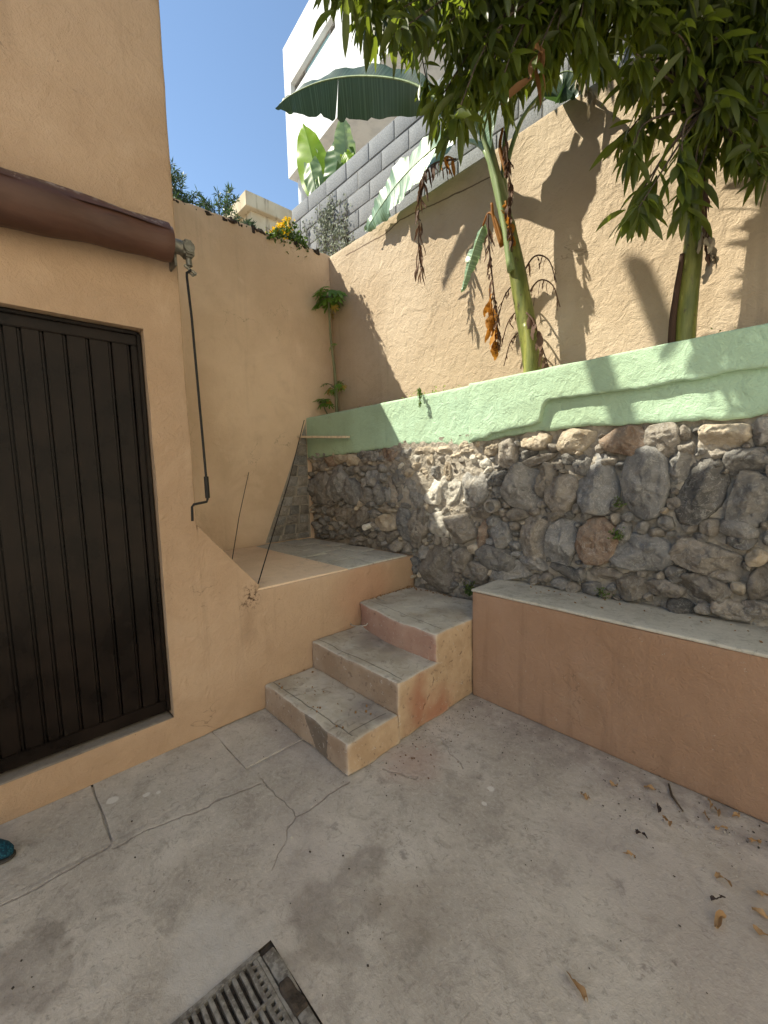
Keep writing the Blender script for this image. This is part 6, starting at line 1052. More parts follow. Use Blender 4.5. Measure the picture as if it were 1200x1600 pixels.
# sheaths wrapped round the stem
for k, (pts, r0, r1) in enumerate((([(1.05, 2.90, 2.14), (1.055, 2.905, 2.40), (1.02, 2.90, 2.62)], 0.060, 0.026), ([(0.92, 2.87, 3.0), (0.87, 2.86, 3.35), (0.80, 2.84, 3.72), (0.71, 2.80, 4.02)], 0.030, 0.016), ([(0.86, 2.93, 3.35), (0.83, 2.92, 3.7), (0.85, 2.92, 4.0), (0.97, 2.93, 4.28)], 0.026, 0.013))):
    stem_tube('leaf_sheath', b1, M_stem if k == 0 else M_stemtop, pts, r0, r1, 16, 12, seed=k)
def petiole(parent, pts, r0, r1, mat=None): stem_tube('petiole', parent, mat or M_stemgreen, pts, r0, r1, 14, 10)
# the great leaf reaching left across the sky
petiole(b1, [(0.735, 2.83, 3.95), (0.67, 2.78, 4.10), (0.60, 2.71, 4.17), (0.52, 2.66, 4.22)], 0.024, 0.013)
leaf_obj('leaf', b1, M_banana, [(0.54, 2.665, 4.20), (0.22, 2.60, 4.53), (-0.22, 2.50, 4.80), (-0.62, 2.39, 4.95), (-0.95, 2.29, 4.99), (-1.13, 2.235, 4.96)], (-0.15, -0.62, 0.80), 0.27,
         'long dark green banana leaf reaching left across the white building', wfac=(1, 0.42), fold=(1.40, -0.40), tears=((0.34, 0.47, 0.52, 0.60, 0.80), (0.3, 0.62)), n=60, m=8, seed=3, droop_var=0.05, tip_pow=0.85, taper=0.42, rib=0.010, var=0.15, ripple=0.0022)
# the pale leaf hanging over the wall
petiole(b1, [(0.775, 2.85, 3.78), (0.70, 2.86, 3.93), (0.58, 2.90, 4.06), (0.42, 2.95, 4.18)], 0.024, 0.014)
leaf_obj('leaf', b1, M_bananapale, [(0.44, 2.93, 4.20), (0.15, 2.97, 4.28), (-0.25, 3.0, 4.26), (-0.58, 3.03, 4.17), (-0.86, 3.06, 4.06)], (0.35, -0.85, 0.22), 0.225,
         'pale striped banana leaf hanging over the top of the tan wall', fold=(0.12, 0.12), tears=((0.3, 0.55, 0.7), (0.25, 0.45, 0.75)), n=48, m=6, seed=8, droop_var=0.16, tip_pow=0.7, rib=0.008, var=0.6, ripple=0.009)
# young upright leaf
leaf_obj('leaf', b1, M_bananapale, [(0.755, 2.83, 3.85), (0.735, 2.79, 4.10), (0.75, 2.75, 4.38), (0.80, 2.71, 4.62)], (-0.5, -0.75, 0.1), 0.13, fold=(0.25, 0.25), tears=((0.5, 0.8), (0.6,)), n=30, m=5, seed=9, var=0.4, taper=0.3)
petiole(b1, [(0.82, 2.90, 3.60), (0.88, 2.93, 3.86), (0.97, 2.95, 4.04), (1.10, 2.98, 4.14)], 0.020, 0.010)
leaf_obj('leaf', b1, M_banana, [(1.08, 2.975, 4.13), (1.20, 3.0, 4.19), (1.30, 3.01, 4.13), (1.36, 3.01, 4.0)], (0.1, -0.5, 0.85), 0.20, 'drooping torn banana leaf at the top edge of the tan wall', fold=(0.95, 0.9), tears=((0.3, 0.5, 0.7), (0.25, 0.5, 0.75)), n=30, m=5, seed=12, droop_var=0.3, var=0.7, rib=0.006)
shreds('dead_leaf', b1, M_deadpale, [(1.30, 3.0, 4.12), (1.37, 3.0, 4.02), (1.40, 3.0, 3.90)], 9, 0.13, 0.014, 31)
# small rolled pale leaf on a thin stalk
petiole(b1, [(0.86, 2.86, 3.20), (0.80, 2.85, 3.40), (0.745, 2.85, 3.46), (0.69, 2.86, 3.40)], 0.012, 0.006, M_deadgold)
leaf_obj('leaf', b1, M_bananapale, [(0.70, 2.86, 3.41), (0.62, 2.87, 3.30), (0.54, 2.88, 3.15), (0.47, 2.89, 3.0)], (0.35, -0.9, 0.15), 0.062, 'small rolled pale banana leaf dangling from a thin stalk', fold=(0.5, 0.6), tears=((0.3, 0.5, 0.7), (0.4, 0.6)), n=24, m=4, seed=15, droop_var=0.3, var=0.45, rib=0.004, ripple=0.006)
# dead leaves
shreds('dead_leaf', b1, M_dead, [(0.42, 2.90, 4.02), (0.22, 2.89, 4.09), (0.10, 2.885, 4.06), (0.045, 2.885, 3.90), (0.03, 2.885, 3.66), (0.03, 2.885, 3.42), (0.07, 2.885, 3.30)], 46, 0.17, 0.013, 41, label='long shrivelled brown banana leaf hanging in front of the tan wall', crumple=0.55)
shreds('dead_leaf', b1, M_deadgold, [(0.40, 2.90, 4.03), (0.33, 2.89, 4.08), (0.26, 2.885, 4.05)], 4, 0.13, 0.024, 42)
shreds('dead_leaf', b1, M_dead, [(0.745, 2.84, 3.45), (0.765, 2.83, 3.20), (0.80, 2.83, 2.90), (0.83, 2.83, 2.66), (0.84, 2.83, 2.45)], 36, 0.13, 0.010, 43, crumple=0.7)
shreds('dead_leaf', b1, M_deadgold, [(0.765, 2.83, 2.92), (0.785, 2.825, 2.75), (0.80, 2.825, 2.58), (0.82, 2.825, 2.48)], 15, 0.13, 0.030, 44, label='golden brown crumpled leaf hanging beside the banana stem', crumple=0.65)
shreds('dead_leaf', b1, M_dead, [(0.87, 2.86, 3.95), (0.895, 2.85, 3.80), (0.915, 2.85, 3.60), (0.925, 2.85, 3.35), (0.935, 2.85, 3.12)], 40, 0.13, 0.012, 45, crumple=0.6)
shreds('dead_leaf', b1, M_deadgold, [(0.885, 2.85, 3.48), (0.91, 2.845, 3.35), (0.93, 2.845, 3.2)], 8, 0.09, 0.026, 46)
shreds('dead_leaf', b1, M_dead, [(1.04, 2.87, 2.68), (1.10, 2.86, 2.60), (1.16, 2.86, 2.42), (1.21, 2.87, 2.26)], 9, 0.15, 0.022, 47, crumple=0.35)
for k, (x, z) in enumerate(((0.78, 3.45), (0.83, 3.9))): petiole(b1, [(x + 0.06, 2.87, z - 0.25), (x + 0.01, 2.85, z - 0.05), (x + 0.04 * k, 2.84, z + 0.06)], 0.016, 0.009, M_deadgold)
# curled dry stalks low on the stem, reaching towards the wall
r_ = random.Random(2)
for k, (z, sx) in enumerate(((2.95, -1), (2.75, -1), (2.92, 1), (3.1, 1), (2.6, -1))):
    x = 1.07 - (z - 2.15) * 0.165
    P_ = [(x, 3.0, z - 0.12), (x + sx * 0.09, 3.04, z + 0.02), (x + sx * 0.19, 3.06, z - 0.03), (x + sx * 0.25, 3.06, z - 0.2)]
    shreds('dead_stalk', b1, M_dead, P_, 7, 0.10, 0.007, 60 + k, crumple=0.8)
for k in range(7):     # dry litter at the foot
    shreds('dead_leaf', b1, M_deadpale if k % 2 else M_dead, [(1.12 + 0.05 * k, 2.9, 2.2), (1.14 + 0.05 * k, 2.87, 2.25), (1.17 + 0.05 * k, 2.86, 2.24)], 3, 0.06, 0.012, 70 + k)

b2 = thing('banana_plant', (1.96, 2.96, 2.17), 'yellow green banana stem under the mango leaves near the right end of the green band', 'banana plant', 'banana plants behind the green band')
stem_tube('stem', b2, M_stem, [(1.955, 2.96, 2.12), (1.965, 2.955, 2.45), (1.985, 2.95, 2.78), (2.0, 2.95, 3.15)], 0.056, 0.042, 26, 16, seed=14)
stem_tube('leaf_sheath', b2, M_dead, [(1.905, 2.915, 2.14), (1.915, 2.91, 2.45), (1.945, 2.91, 2.75)], 0.022, 0.012, 12, 8)
stem_tube('leaf_sheath', b2, M_deadgold, [(1.89, 2.93, 2.13), (1.90, 2.92, 2.26), (1.915, 2.91, 2.38)], 0.016, 0.006, 10, 8)
shreds('dead_leaf', b2, M_deadpale, [(2.03, 2.89, 2.85), (2.07, 2.88, 2.75), (2.085, 2.88, 2.62)], 9, 0.12, 0.024, 81, label='pale dry sheath hanging on the yellow green banana stem', crumple=0.5)
shreds('dead_leaf', b2, M_dead, [(2.03, 2.89, 3.1), (2.05, 2.88, 2.9), (2.06, 2.88, 2.66)], 14, 0.12, 0.012, 82)
for k, (tip, up_, W_b) in enumerate((((2.75, 2.75, 4.6), (0.2, -0.6, 0.7), 0.28), ((1.75, 2.35, 4.75), (-0.2, -0.5, 0.8), 0.28), ((2.45, 2.25, 4.2), (0.2, 0.2, 0.9), 0.24))):
    s0 = Vector((2.0, 2.95, 3.1)); t1 = Vector(tip); mid_ = s0.lerp(t1, 0.45) + Vector((0, 0, 0.35))
    petiole(b2, [s0, s0.lerp(mid_, 0.4) + Vector((0, 0, 0.12)), s0.lerp(mid_, 0.75) + Vector((0, 0, 0.08))], 0.022, 0.012)
    leaf_obj('leaf', b2, M_banana, [s0.lerp(mid_, 0.75) + Vector((0, 0, 0.08)), mid_ + Vector((0, 0, 0.1)), t1, t1 + (t1 - mid_) * 0.4 - Vector((0, 0, 0.35))], up_, W_b, fold=(0.5, 0.5), tears=((0.3, 0.5, 0.8), (0.4, 0.7)), n=36, m=5, seed=20 + k, var=0.4)
b3 = None

# ------------------------------------------------------------------ papaya plants in the corner
def palmate(mb, var, c, d, nrm, size, v, r, lobes=7):
    """lobed hand-shaped leaf at c pointing along d"""
    d = d.normalized(); sd = d.cross(nrm).normalized(); nn = sd.cross(d).normalized(); b = len(mb.v); vs = [tuple(c)]; fs = []
    for k in range(lobes):
        a = (k - (lobes - 1) / 2) * (2.3 / (lobes - 1) * 1.9); ln = size * (1 - 0.30 * abs(k - (lobes - 1) / 2) / (lobes / 2)) * r.uniform(0.9, 1.1)
        for aa, f in ((a - 0.26, 0.36), (a - 0.20, 0.72), (a, 1.0), (a + 0.20, 0.72), (a + 0.26, 0.36)):
            p = c + (d * math.cos(aa) + sd * math.sin(aa)) * ln * f - nn * (0.32 * size * f * f * r.uniform(0.7, 1.4)) + nn * 0.08 * size * (1 if f == 1 else 0)
            vs.append(tuple(p))
    for k in range(lobes):
        o = 1 + k * 5
        fs += [(0, o, o + 1, o + 2), (0, o + 2, o + 3, o + 4)]
        if k < lobes - 1: fs.append((0, o + 4, o + 5))
    mb.add(vs, fs); var += [v] * len(vs)
def papaya(base, top, whorls, label, r0, seed):
    t = thing('papaya_plant', base, label, 'papaya plant')
    r = random.Random(seed); b, tp = Vector(base), Vector(top)
    stem_tube('stem', t, M_pstem, [b - Vector((0, 0, 0.05)), b.lerp(tp, 0.35) + Vector((0.02, 0, 0)), b.lerp(tp, 0.7) + Vector((-0.012, 0, 0)), tp], r0, r0 * 0.5, 24, 10)
    for (f, n, pl, sz, yel) in whorls:
        c = b.lerp(tp, f)
        for k in range(n):
            a = k * 2.4 + r.uniform(-.4, .4); el = r.uniform(-0.3, 0.75)
            dr = Vector((math.cos(a), math.sin(a) * 0.8, 0)); e = c + dr * pl * r.uniform(0.6, 1.1) + Vector((0, 0, pl * el))
            if e.y > 3.10: e.y = 3.10
            if e.x < -1.58: e.x = -1.58
            m2 = c.lerp(e, 0.5) + Vector((0, 0, pl * 0.18)); pb = MB(); pb.tube([c, m2, e], [0.0045, 0.0035, 0.0025], 6); pb.build('leaf_stalk', M_pstem, t, True)
            lb = MB(); var = []; d = (dr * 0.75 + Vector((0, 0, -0.55 if el < 0.4 else -0.2)))
            yl = k < yel
            if yl: d = Vector((dr.x * 0.3, dr.y * 0.3, -1)); e = e - Vector((0, 0, pl * 0.5))
            palmate(lb, var, e, d, Vector((0, -0.35, 1)), sz * r.uniform(0.8, 1.15) * (0.7 if yl else 1), r.random(), r)
            me = lb.mesh('leaf'); set_attr(me, 'var', var); set_attr(me, 'along', [0] * len(var)); link_mesh('leaf', me, M_papayayellow if yl else M_papaya, t, True)
    return t
papaya((-1.44, 3.05, 2.2), (-1.48, 3.02, 3.56), [(1.0, 26, 0.16, 0.12, 2), (0.62, 2, 0.06, 0.05, 0), (0.27, 12, 0.13, 0.085, 4)], 'slender papaya plant with a leafy top growing in the wall corner', 0.022, 4)
papaya((-1.52, 2.97, 2.2), (-1.535, 2.94, 2.40), [(1.0, 13, 0.085, 0.075, 1)], 'small papaya seedling at the foot of the slender papaya', 0.009, 6)

# ------------------------------------------------------------------ mango tree over the patio
mg = thing('mango_tree', (2.95, 2.97, 2.17), 'mango tree with dense dark hanging leaves over the upper right of the yard', 'mango tree')
def limb(name, pts, r0, r1): stem_tube(name, mg, M_bark, pts, r0, r1, 24, 10, seed=3)
limb('trunk', [(2.95, 2.97, 2.1), (2.93, 2.93, 3.0), (2.85, 2.85, 4.0), (2.7, 2.7, 5.0)], 0.11, 0.07)
LIMBS = [[(2.85, 2.85, 4.0), (2.4, 2.5, 4.55), (1.9, 2.15, 4.7), (1.3, 1.85, 4.65), (0.85, 1.65, 4.45)], [(2.7, 2.7, 5.0), (2.2, 2.3, 5.3), (1.6, 1.9, 5.35), (1.0, 1.7, 5.2)], [(2.88, 2.86, 3.7), (2.5, 2.6, 4.0), (2.1, 2.45, 3.95), (1.75, 2.2, 3.85)], [(2.9, 2.9, 3.2), (2.6, 2.72, 3.45), (2.3, 2.65, 3.45), (2.08, 2.6, 3.25)]]
for L_ in LIMBS: limb('limb', L_, 0.05, 0.018)
lp = np.array([p for L_ in LIMBS for p in curve(L_, 30)])
ANCH = np.array([[float(x) for x in a.split(',')] for a in ANCHOR_DATA.split(';')])
lv = []; lf = []; lvar = []; dv = []; df = []; dvar = []
twigs = MB(); r_ = random.Random(77)
def mango_leaf(c, d, L, w, roll, droop, dry=False):
    d = d.normalized(); sd = d.cross(Vector((0, 0, 1)))
    sd = sd.normalized() if sd.length > 1e-3 else Vector((1, 0, 0))
    sd = Matrix.Rotation(roll, 3, d) @ sd; nn = sd.cross(d).normalized()
    A_, F_, R_ = (dv, df, dvar) if dry else (lv, lf, lvar)
    b = len(A_); p = c.copy(); v = r_.random()
    prof = (0.12, 0.75, 1.0, 0.92, 0.6, 0.05)
    for i, k in enumerate(prof):
        A_.append(tuple(p - sd * w * k + nn * w * k * 0.35)); A_.append(tuple(p)); A_.append(tuple(p + sd * w * k + nn * w * k * 0.35))
        d = (d + Vector((0, 0, -droop))).normalized(); sd = (sd - d * sd.dot(d)).normalized(); nn = sd.cross(d).normalized()
        p = p + d * (L / (len(prof) - 1))
    for i in range(len(prof) - 1):
        o = b + i * 3; F_.append((o, o + 1, o + 4, o + 3)); F_.append((o + 1, o + 2, o + 5, o + 4))
    R_.extend([v] * 18)
for a in ANCH:
    a = Vector(a); j = int(np.argmin(((lp - np.array(a)) ** 2).sum(1))); q = Vector(lp[j])
    mid_ = q.lerp(a, 0.6) + Vector((r_.uniform(-.05, .05), r_.uniform(-.05, .05), 0.10 * (q - a).length + 0.03))
    tw = curve([q, mid_, a], 8); twigs.tube(tw, [0.007 - 0.0006 * i for i in range(8)], 5, cap=False)
    dirv = (tw[-1] - tw[-3]).normalized()
    nl = r_.randint(14, 25); dryc = r_.random() < 0.008
    for k in range(nl):
        f = r_.random() ** 1.4; c = a + dirv * (-0.22 * f) + Vector((r_.gauss(0, .012), r_.gauss(0, .012), r_.gauss(0, .012))); az = r_.uniform(0, 6.283)
        sp = r_.uniform(0.5, 1.0); d = Vector((math.cos(az) * sp, math.sin(az) * sp, r_.uniform(-1.2, 0.25))) + dirv * 0.35
        mango_leaf(c, d, r_.uniform(0.08, 0.19), r_.uniform(0.011, 0.0205), r_.uniform(-1.3, 1.3), r_.uniform(0.05, 0.34), dryc and k % 2 == 0)
# looser foliage deeper in the crown and outside the view
for s_ in LOOSE_DATA.split(';'):
    c = Vector([float(x) for x in s_.split(',')])
    for k in range(6):
        az = r_.uniform(0, 6.283); mango_leaf(c + Vector((r_.gauss(0, .05), r_.gauss(0, .05), r_.gauss(0, .05))), Vector((math.cos(az), math.sin(az), r_.uniform(-1.6, 0.0))), r_.uniform(0.12, 0.19), r_.uniform(0.011, 0.018), r_.uniform(-.9, .9), r_.uniform(.12, .3))
for nm, A_, F_, R_, mt in (('crown', lv, lf, lvar, M_mango), ('dry_leaves', dv, df, dvar, M_mangodry)):
    me = bpy.data.meshes.new(nm); me.from_pydata(A_, [], F_); me.update(); set_attr(me, 'var', R_); set_attr(me, 'along', [0] * len(R_))
    tag(link_mesh(nm, me, mt, mg, True), kind='stuff')
twigs.build('twigs', M_bark, mg, True)['kind'] = 'stuff'

# ------------------------------------------------------------------ elephant ear plants above the block wall
def ear(parent, mat, base, tip, up_, W, seed, var, fold=(0.25, 0.25)):
    b, t = Vector(base), Vector(tip); r = random.Random(seed)
    n, m = 36, 8; vs = []; fs = []; al = []
    T = (t - b).normalized(); L = T.cross(Vector(up_)).normalized(); Nn = L.cross(T).normalized(); ln = (t - b).length
    for side, fa in ((-1, fold[0]), (1, fold[1])):
        o = len(vs)
        for i in range(n + 1):
            u = i / n; w = W * (math.sin(math.pi * min(1, (u + 0.12) / 1.12) ** 0.75) ** 0.8) if u < 1 else 0
            for k in range(m + 1):
                s_ = k / m; y = u * ln * (1 - 0.0 * s_) - s_ * 0.16 * ln * (1 - u) ** 2 + 0.20 * w * s_
                h = -w * s_ * math.sin(fa) - 0.10 * ln * u * u + 0.010 * math.sin(u * 42 - s_ * 5) * s_ * (1 - 0.5 * s_) + 0.018 * math.sin(u * 17 + seed) * s_ ** 3
                vs.append(tuple(b + T * y + L * side * w * s_ * math.cos(fa) + Nn * h)); al.append(u)
        for i in range(n):
            for k in range(m):
                f = (o + i * (m + 1) + k, o + i * (m + 1) + k + 1, o + (i + 1) * (m + 1) + k + 1, o + (i + 1) * (m + 1) + k); fs.append(f if side > 0 else f[::-1])
    mb = MB(); mb.add(vs, fs); me = mb.mesh('leaf'); set_attr(me, 'along', al); set_attr(me, 'var', [var] * len(vs)); o = link_mesh('leaf', me, mat, parent, True)
    pb = MB(); pb.tube([b + Nn * 0.0, b.lerp(t, 0.5) - Nn * (0.012 + 0.025 * ln), t - Nn * 0.1 * ln], [0.012, 0.007, 0.003], 6); pb.build('midrib', M_stemgreen, o, True)
def ear_stalk(parent, a, b): stem_tube('leaf_stalk', parent, M_stemgreen, [a, Vector(a).lerp(Vector(b), 0.5) + Vector((0.02, 0, 0.02)), b], 0.022, 0.013, 10, 8)
E1 = thing('elephant_ear_plant', (-2.35, 3.75, 4.4), 'bright lime green elephant ear plant with big upright leaves above the block wall', 'elephant ear plant')
ear_stalk(E1, (-2.35, 3.75, 4.4), (-2.52, 3.72, 5.55)); ear(E1, M_ear, (-2.50, 3.70, 5.52), (-2.98, 3.78, 6.80), (0.75, -0.62, 0.25), 0.25, 1, 0.7, (0.35, 0.15))
ear_stalk(E1, (-2.40, 3.8, 4.4), (-2.72, 3.84, 5.65)); ear(E1, M_eardark, (-2.70, 3.84, 5.62), (-3.02, 3.92, 6.45), (-0.75, -0.6, 0.3), 0.22, 2, 0.6)
ear_stalk(E1, (-2.30, 3.7, 4.4), (-2.46, 3.66, 5.62)); ear(E1, M_earpale, (-2.60, 3.62, 5.85), (-2.42, 3.60, 5.22), (0.4, -0.9, 0.2), 0.15, 3, 0.4)
ear(E1, M_earpale, (-2.75, 3.62, 5.28), (-2.50, 3.60, 5.62), (0.3, -0.7, 0.6), 0.16, 5, 0.5)
E2 = thing('elephant_ear_plant', (-1.95, 3.75, 4.4), 'darker elephant ear plant with a pale mottled leaf, right of the lime green one', 'elephant ear plant')
ear_stalk(E2, (-1.95, 3.75, 4.4), (-2.06, 3.72, 5.5)); ear(E2, M_eardark, (-2.02, 3.7, 5.78), (-2.30, 3.72, 5.32), (0.5, -0.85, 0.2), 0.26, 4, 0.3)
ear_stalk(E2, (-1.9, 3.75, 4.4), (-1.92, 3.72, 5.6)); ear(E2, M_earpale, (-1.90, 3.70, 5.58), (-1.96, 3.74, 6.20), (0.9, -0.4, 0.2), 0.15, 7, 0.7, (0.3, 0.3))
ear(E2, M_ear, (-1.88, 3.66, 5.62), (-1.72, 3.64, 5.42), (0.4, -0.8, 0.4), 0.09, 8, 0.5)

# ------------------------------------------------------------------ creeper on the block wall, flowering vine, shrubs and trees behind the wall
def scatter(name, parent, mat, pts, size, seed, kind='stuff', nrm=None, aspect=0.5):
    r = random.Random(seed); vs = []; fs = []; var = []
    for p in pts:
        a = Vector((r.gauss(0, 1), r.gauss(0, 1), r.gauss(0, 1))).normalized()
        if nrm is not None: a = (a * 0.6 + Vector(nrm)).normalized()
        t = a.orthogonal().normalized(); t = Matrix.Rotation(r.uniform(0, 6.28), 3, a) @ t; b = a.cross(t); s = size * r.uniform(0.6, 1.3); p = Vector(p); o = len(vs)
        vs += [tuple(p - t * s), tuple(p + b * s * aspect + a * s * 0.15), tuple(p + t * s), tuple(p - b * s * aspect + a * s * 0.15)]; fs.append((o, o + 1, o + 2, o + 3)); var += [r.random()] * 4
    me = bpy.data.meshes.new(name); me.from_pydata(vs, [], fs); me.update(); set_attr(me, 'var', var); set_attr(me, 'along', [0] * len(var))
    return tag(link_mesh(name, me, mat, parent), kind=kind)
cr = thing('creeper', (-1.9, 3.34, 4.1), 'dusty grey green creeper climbing the left end of the block wall', 'creeper')
r_ = random.Random(21); vm = MB(); pts = []
for k in range(26):
    x = r_.uniform(-2.1, -1.35) if k < 20 else r_.uniform(-2.55, -2.1); z = 4.05; p = Vector((x, 3.345, z)); P_ = [p.copy()]
    hmax = (1.0 - abs(x + 1.95) * 1.1) * r_.uniform(0.5, 1.0) if k < 20 else r_.uniform(0.3, 0.8)
    while p.z < 4.1 + max(0.15, hmax):
        p = p + Vector((r_.uniform(-.05, .05) - (p.x + 1.95) * 0.02, 0, r_.uniform(0.03, 0.08))); P_.append(p.copy())
        for q in range(4): pts.append(p + Vector((r_.gauss(0, .03), -abs(r_.gauss(0, .015)), r_.gauss(0, .03))))
    if len(P_) > 2: vm.tube(P_, 0.003, 4, cap=False)
vm.build('vines', M_twig, cr)['kind'] = 'stuff'
scatter('leaves', cr, M_creeper, pts, 0.020, 5, nrm=(0, -1, 0), aspect=0.6)
fv = thing('flowering_vine', (-1.8, 2.75, 4.1), 'green vine with yellow orange flowers spilling over the wall corner', 'vine')
pts = []; fl_ = []
for k in range(1500):
    y = r_.uniform(2.36, 2.86); hh = 0.07 + 1.0 * max(0, min(y, 2.66) - 2.40) * (1 if y < 2.68 else max(0.35, 1 - (y - 2.68) * 3.6)); t = r_.random() ** 0.7
    x = -1.62 - r_.random() * 0.22 + (0.03 if r_.random() < 0.3 else 0); z = 4.05 + hh * t - (0.16 * r_.random() if r_.random() < 0.3 and y > 2.5 else 0)
    pts.append((x, y, z))
    if t > 0.84 and r_.random() < 0.8 and 2.46 < y < 2.70: fl_.append((x + r_.uniform(-.02, .04), y, z + r_.uniform(0, .035)))
scatter('leaves', fv, M_weed, pts, 0.024, 6, aspect=0.55); scatter('flowers', fv, M_flower, fl_ + [(a + r_.gauss(0, .02), b + r_.gauss(0, .02), c + r_.gauss(0, .012)) for a, b, c in fl_], 0.016, 7, aspect=0.9)
vm = MB()
for k in range(14):
    y = r_.uniform(2.42, 2.8); vm.tube([(-1.75, y, 4.0), (-1.70, y + r_.uniform(-.05, .05), 4.22), (-1.64, y + 0.03, 4.14)], 0.004, 4)
vm.build('stems', M_twig, fv)['kind'] = 'stuff'
ls = thing('lime_shrub', (-1.9, 2.35, 3.9), 'low lime green shrub peeking over the wall below the flowers', 'shrub')
pts = [(-1.86 + r_.gauss(0, .06), r_.uniform(2.02, 2.62), 4.03 + abs(r_.gauss(0, .07))) for k in range(700)]
scatter('leaves', ls, M_lime, pts, 0.022, 8, aspect=0.4)
vm = MB()
for k in range(12):
    y = 2.05 + k * 0.05; vm.tube([(-1.88, y, 3.7), (-1.87, y + 0.02, 3.95), (-1.85, y + 0.03, 4.1)], 0.004, 4)
vm.build('stems', M_twig, ls)['kind'] = 'stuff'

def feather_tree(x, y, zt, wid_, hgt, seed, label):
    t = thing('feathery_tree', (x, y, 0), label, 'tree', 'feathery trees behind the set-back wall'); r = random.Random(seed)
    stem_tube('trunk', t, M_bark, [(x, y, -0.05), (x + 0.05, y, 2), (x, y + 0.05, zt - hgt * 0.6)], 0.09, 0.04, 12, 8)
    vs = []; fs = []; var = []; br = MB()
    for k in range(110):
        a = r.uniform(0, 6.28); rr = wid_ * math.sqrt(r.random()); zz = zt - hgt * (1 - (1 - (rr / wid_) ** 2) * r.uniform(0.35, 1.0))
        c = Vector((x + rr * math.cos(a), y + rr * math.sin(a), zz)); d = Vector((math.cos(a) * 0.5, math.sin(a) * 0.5, r.uniform(0.5, 1.2))).normalized()
        L = r.uniform(0.18, 0.34); P_ = [c + d * (L * s) + Vector((0, 0, -0.10 * L * (s * 2) ** 2)) for s in (0, .35, .7, 1)]
        br.tube(P_, [0.006, 0.004, 0.003, 0.002], 4, cap=False)
        for q in range(36):
            s = r.random(); p = c + d * (L * s) + Vector((0, 0, -0.10 * L * (s * 2) ** 2)); e = (d * 0.6 + Vector((r.gauss(0, 1), r.gauss(0, 1), r.gauss(-0.2, 0.8))).normalized()).normalized()
            w = e.orthogonal().normalized(); w = Matrix.Rotation(r.uniform(0, 6.28), 3, e) @ w; ln = r.uniform(0.05, 0.10); o = len(vs)
            vs += [tuple(p), tuple(p + e * ln * .5 + w * 0.007), tuple(p + e * ln), tuple(p + e * ln * .5 - w * 0.007)]; fs.append((o, o + 1, o + 2, o + 3)); var += [min(1, max(0, r.gauss(0.35, 0.3)))] * 4
    br.build('branches', M_bark, t)['kind'] = 'stuff'
    me = bpy.data.meshes.new('crown'); me.from_pydata(vs, [], fs); me.update(); set_attr(me, 'var', var); set_attr(me, 'along', [0] * len(var)); link_mesh('crown', me, M_feather, t)
feather_tree(-3.3, 1.75, 5.62, 0.42, 1.1, 3, 'taller dark feathery tree beside the house corner')
feather_tree(-3.2, 2.62, 5.30, 0.36, 0.8, 5, 'lower dark feathery tree left of the beige rooftop')
feather_tree(-3.4, 2.15, 5.25, 0.34, 0.7, 7, 'small pale tipped feathery tree between two taller ones')

# ------------------------------------------------------------------ neighbouring buildings
wb = thing('white_building', (-6.61, 5.8, 0), 'white modern building with an overhanging upper floor and a long slit window', 'building')
ca_, sa_ = math.cos(math.radians(5)), math.sin(math.radians(5))
BM_ = Matrix(((ca_, sa_, 0, -6.61), (-sa_, ca_, 0, 5.8), (0, 0, 1, 0), (0, 0, 0, 1)))
def wbox(mb, *a, bev=0.0): mb.box(*a, bev, BM_)
mb = MB(); Z0, Z1, Wx0, Wx1, wz0, wz1 = 8.52, 11.30, 0.30, 2.20, 10.08, 10.38
wbox(mb, 0, Wx0, 0, 8, Z0, Z1); wbox(mb, Wx1, 9, 0, 8, Z0, Z1); wbox(mb, Wx0, Wx1, 0, 8, Z0, wz0); wbox(mb, Wx0, Wx1, 0, 8, wz1, Z1); wbox(mb, Wx0, Wx1, 0.22, 8, wz0, wz1)
mb.build('upper_floor', M_white, wb)
mb = MB(); wbox(mb, 1.6, 9, 2.4, 7.8, 0, Z0 - 0.002); mb.build('lower_floor', M_white, wb)
win = MB()
for a, b in ((Wx0 + 0.001, Wx0 + 0.03), (0.80, 0.84), (1.83, 1.87), (Wx1 - 0.03, Wx1 - 0.001)): wbox(win, a, b, 0.10, 0.16, wz0 + 0.031, wz1 - 0.031)
wbox(win, Wx0 + 0.001, Wx1 - 0.001, 0.10, 0.16, wz0 + 0.001, wz0 + 0.03); wbox(win, Wx0 + 0.001, Wx1 - 0.001, 0.10, 0.16, wz1 - 0.03, wz1 - 0.001)
wf = win.build('window', M_frame, wb)
for a, b, mt in ((Wx0 + 0.031, 0.799, M_darkglass), (0.841, 1.829, M_glass), (1.871, Wx1 - 0.031, M_darkglass)):
    mb = MB(); wbox(mb, a, b, 0.12, 0.14, wz0 + 0.031, wz1 - 0.031); mb.build('pane', mt, wf)
mb = MB(); p0 = BM_ @ Vector((0.14, 0.3, 0)); mb.tube([(p0.x, p0.y, -0.05), (p0.x, p0.y, Z0 - 0.002)], 0.12, 16); mb.build('pole', M_white, wb, True, 40)
bb = thing('beige_rooftop', (-14.8, 9.2, 0), 'small weathered beige rooftop building with an overhanging flat parapet', 'building')
mb = MB(); mb.box(-16.2, -14.25, 8.75, 10.9, 0, 12.28); mb.build('wall', M_beige, bb)
mb = MB(); mb.box(-16.6, -14.0, 8.45, 11.1, 12.282, 12.85, 0.02); mb.build('parapet', M_beige, bb)
mb = MB(); mb.box(-14.24, -14.20, 9.3, 9.7, 10.6, 11.4); mb.build('window', M_darkglass, bb)

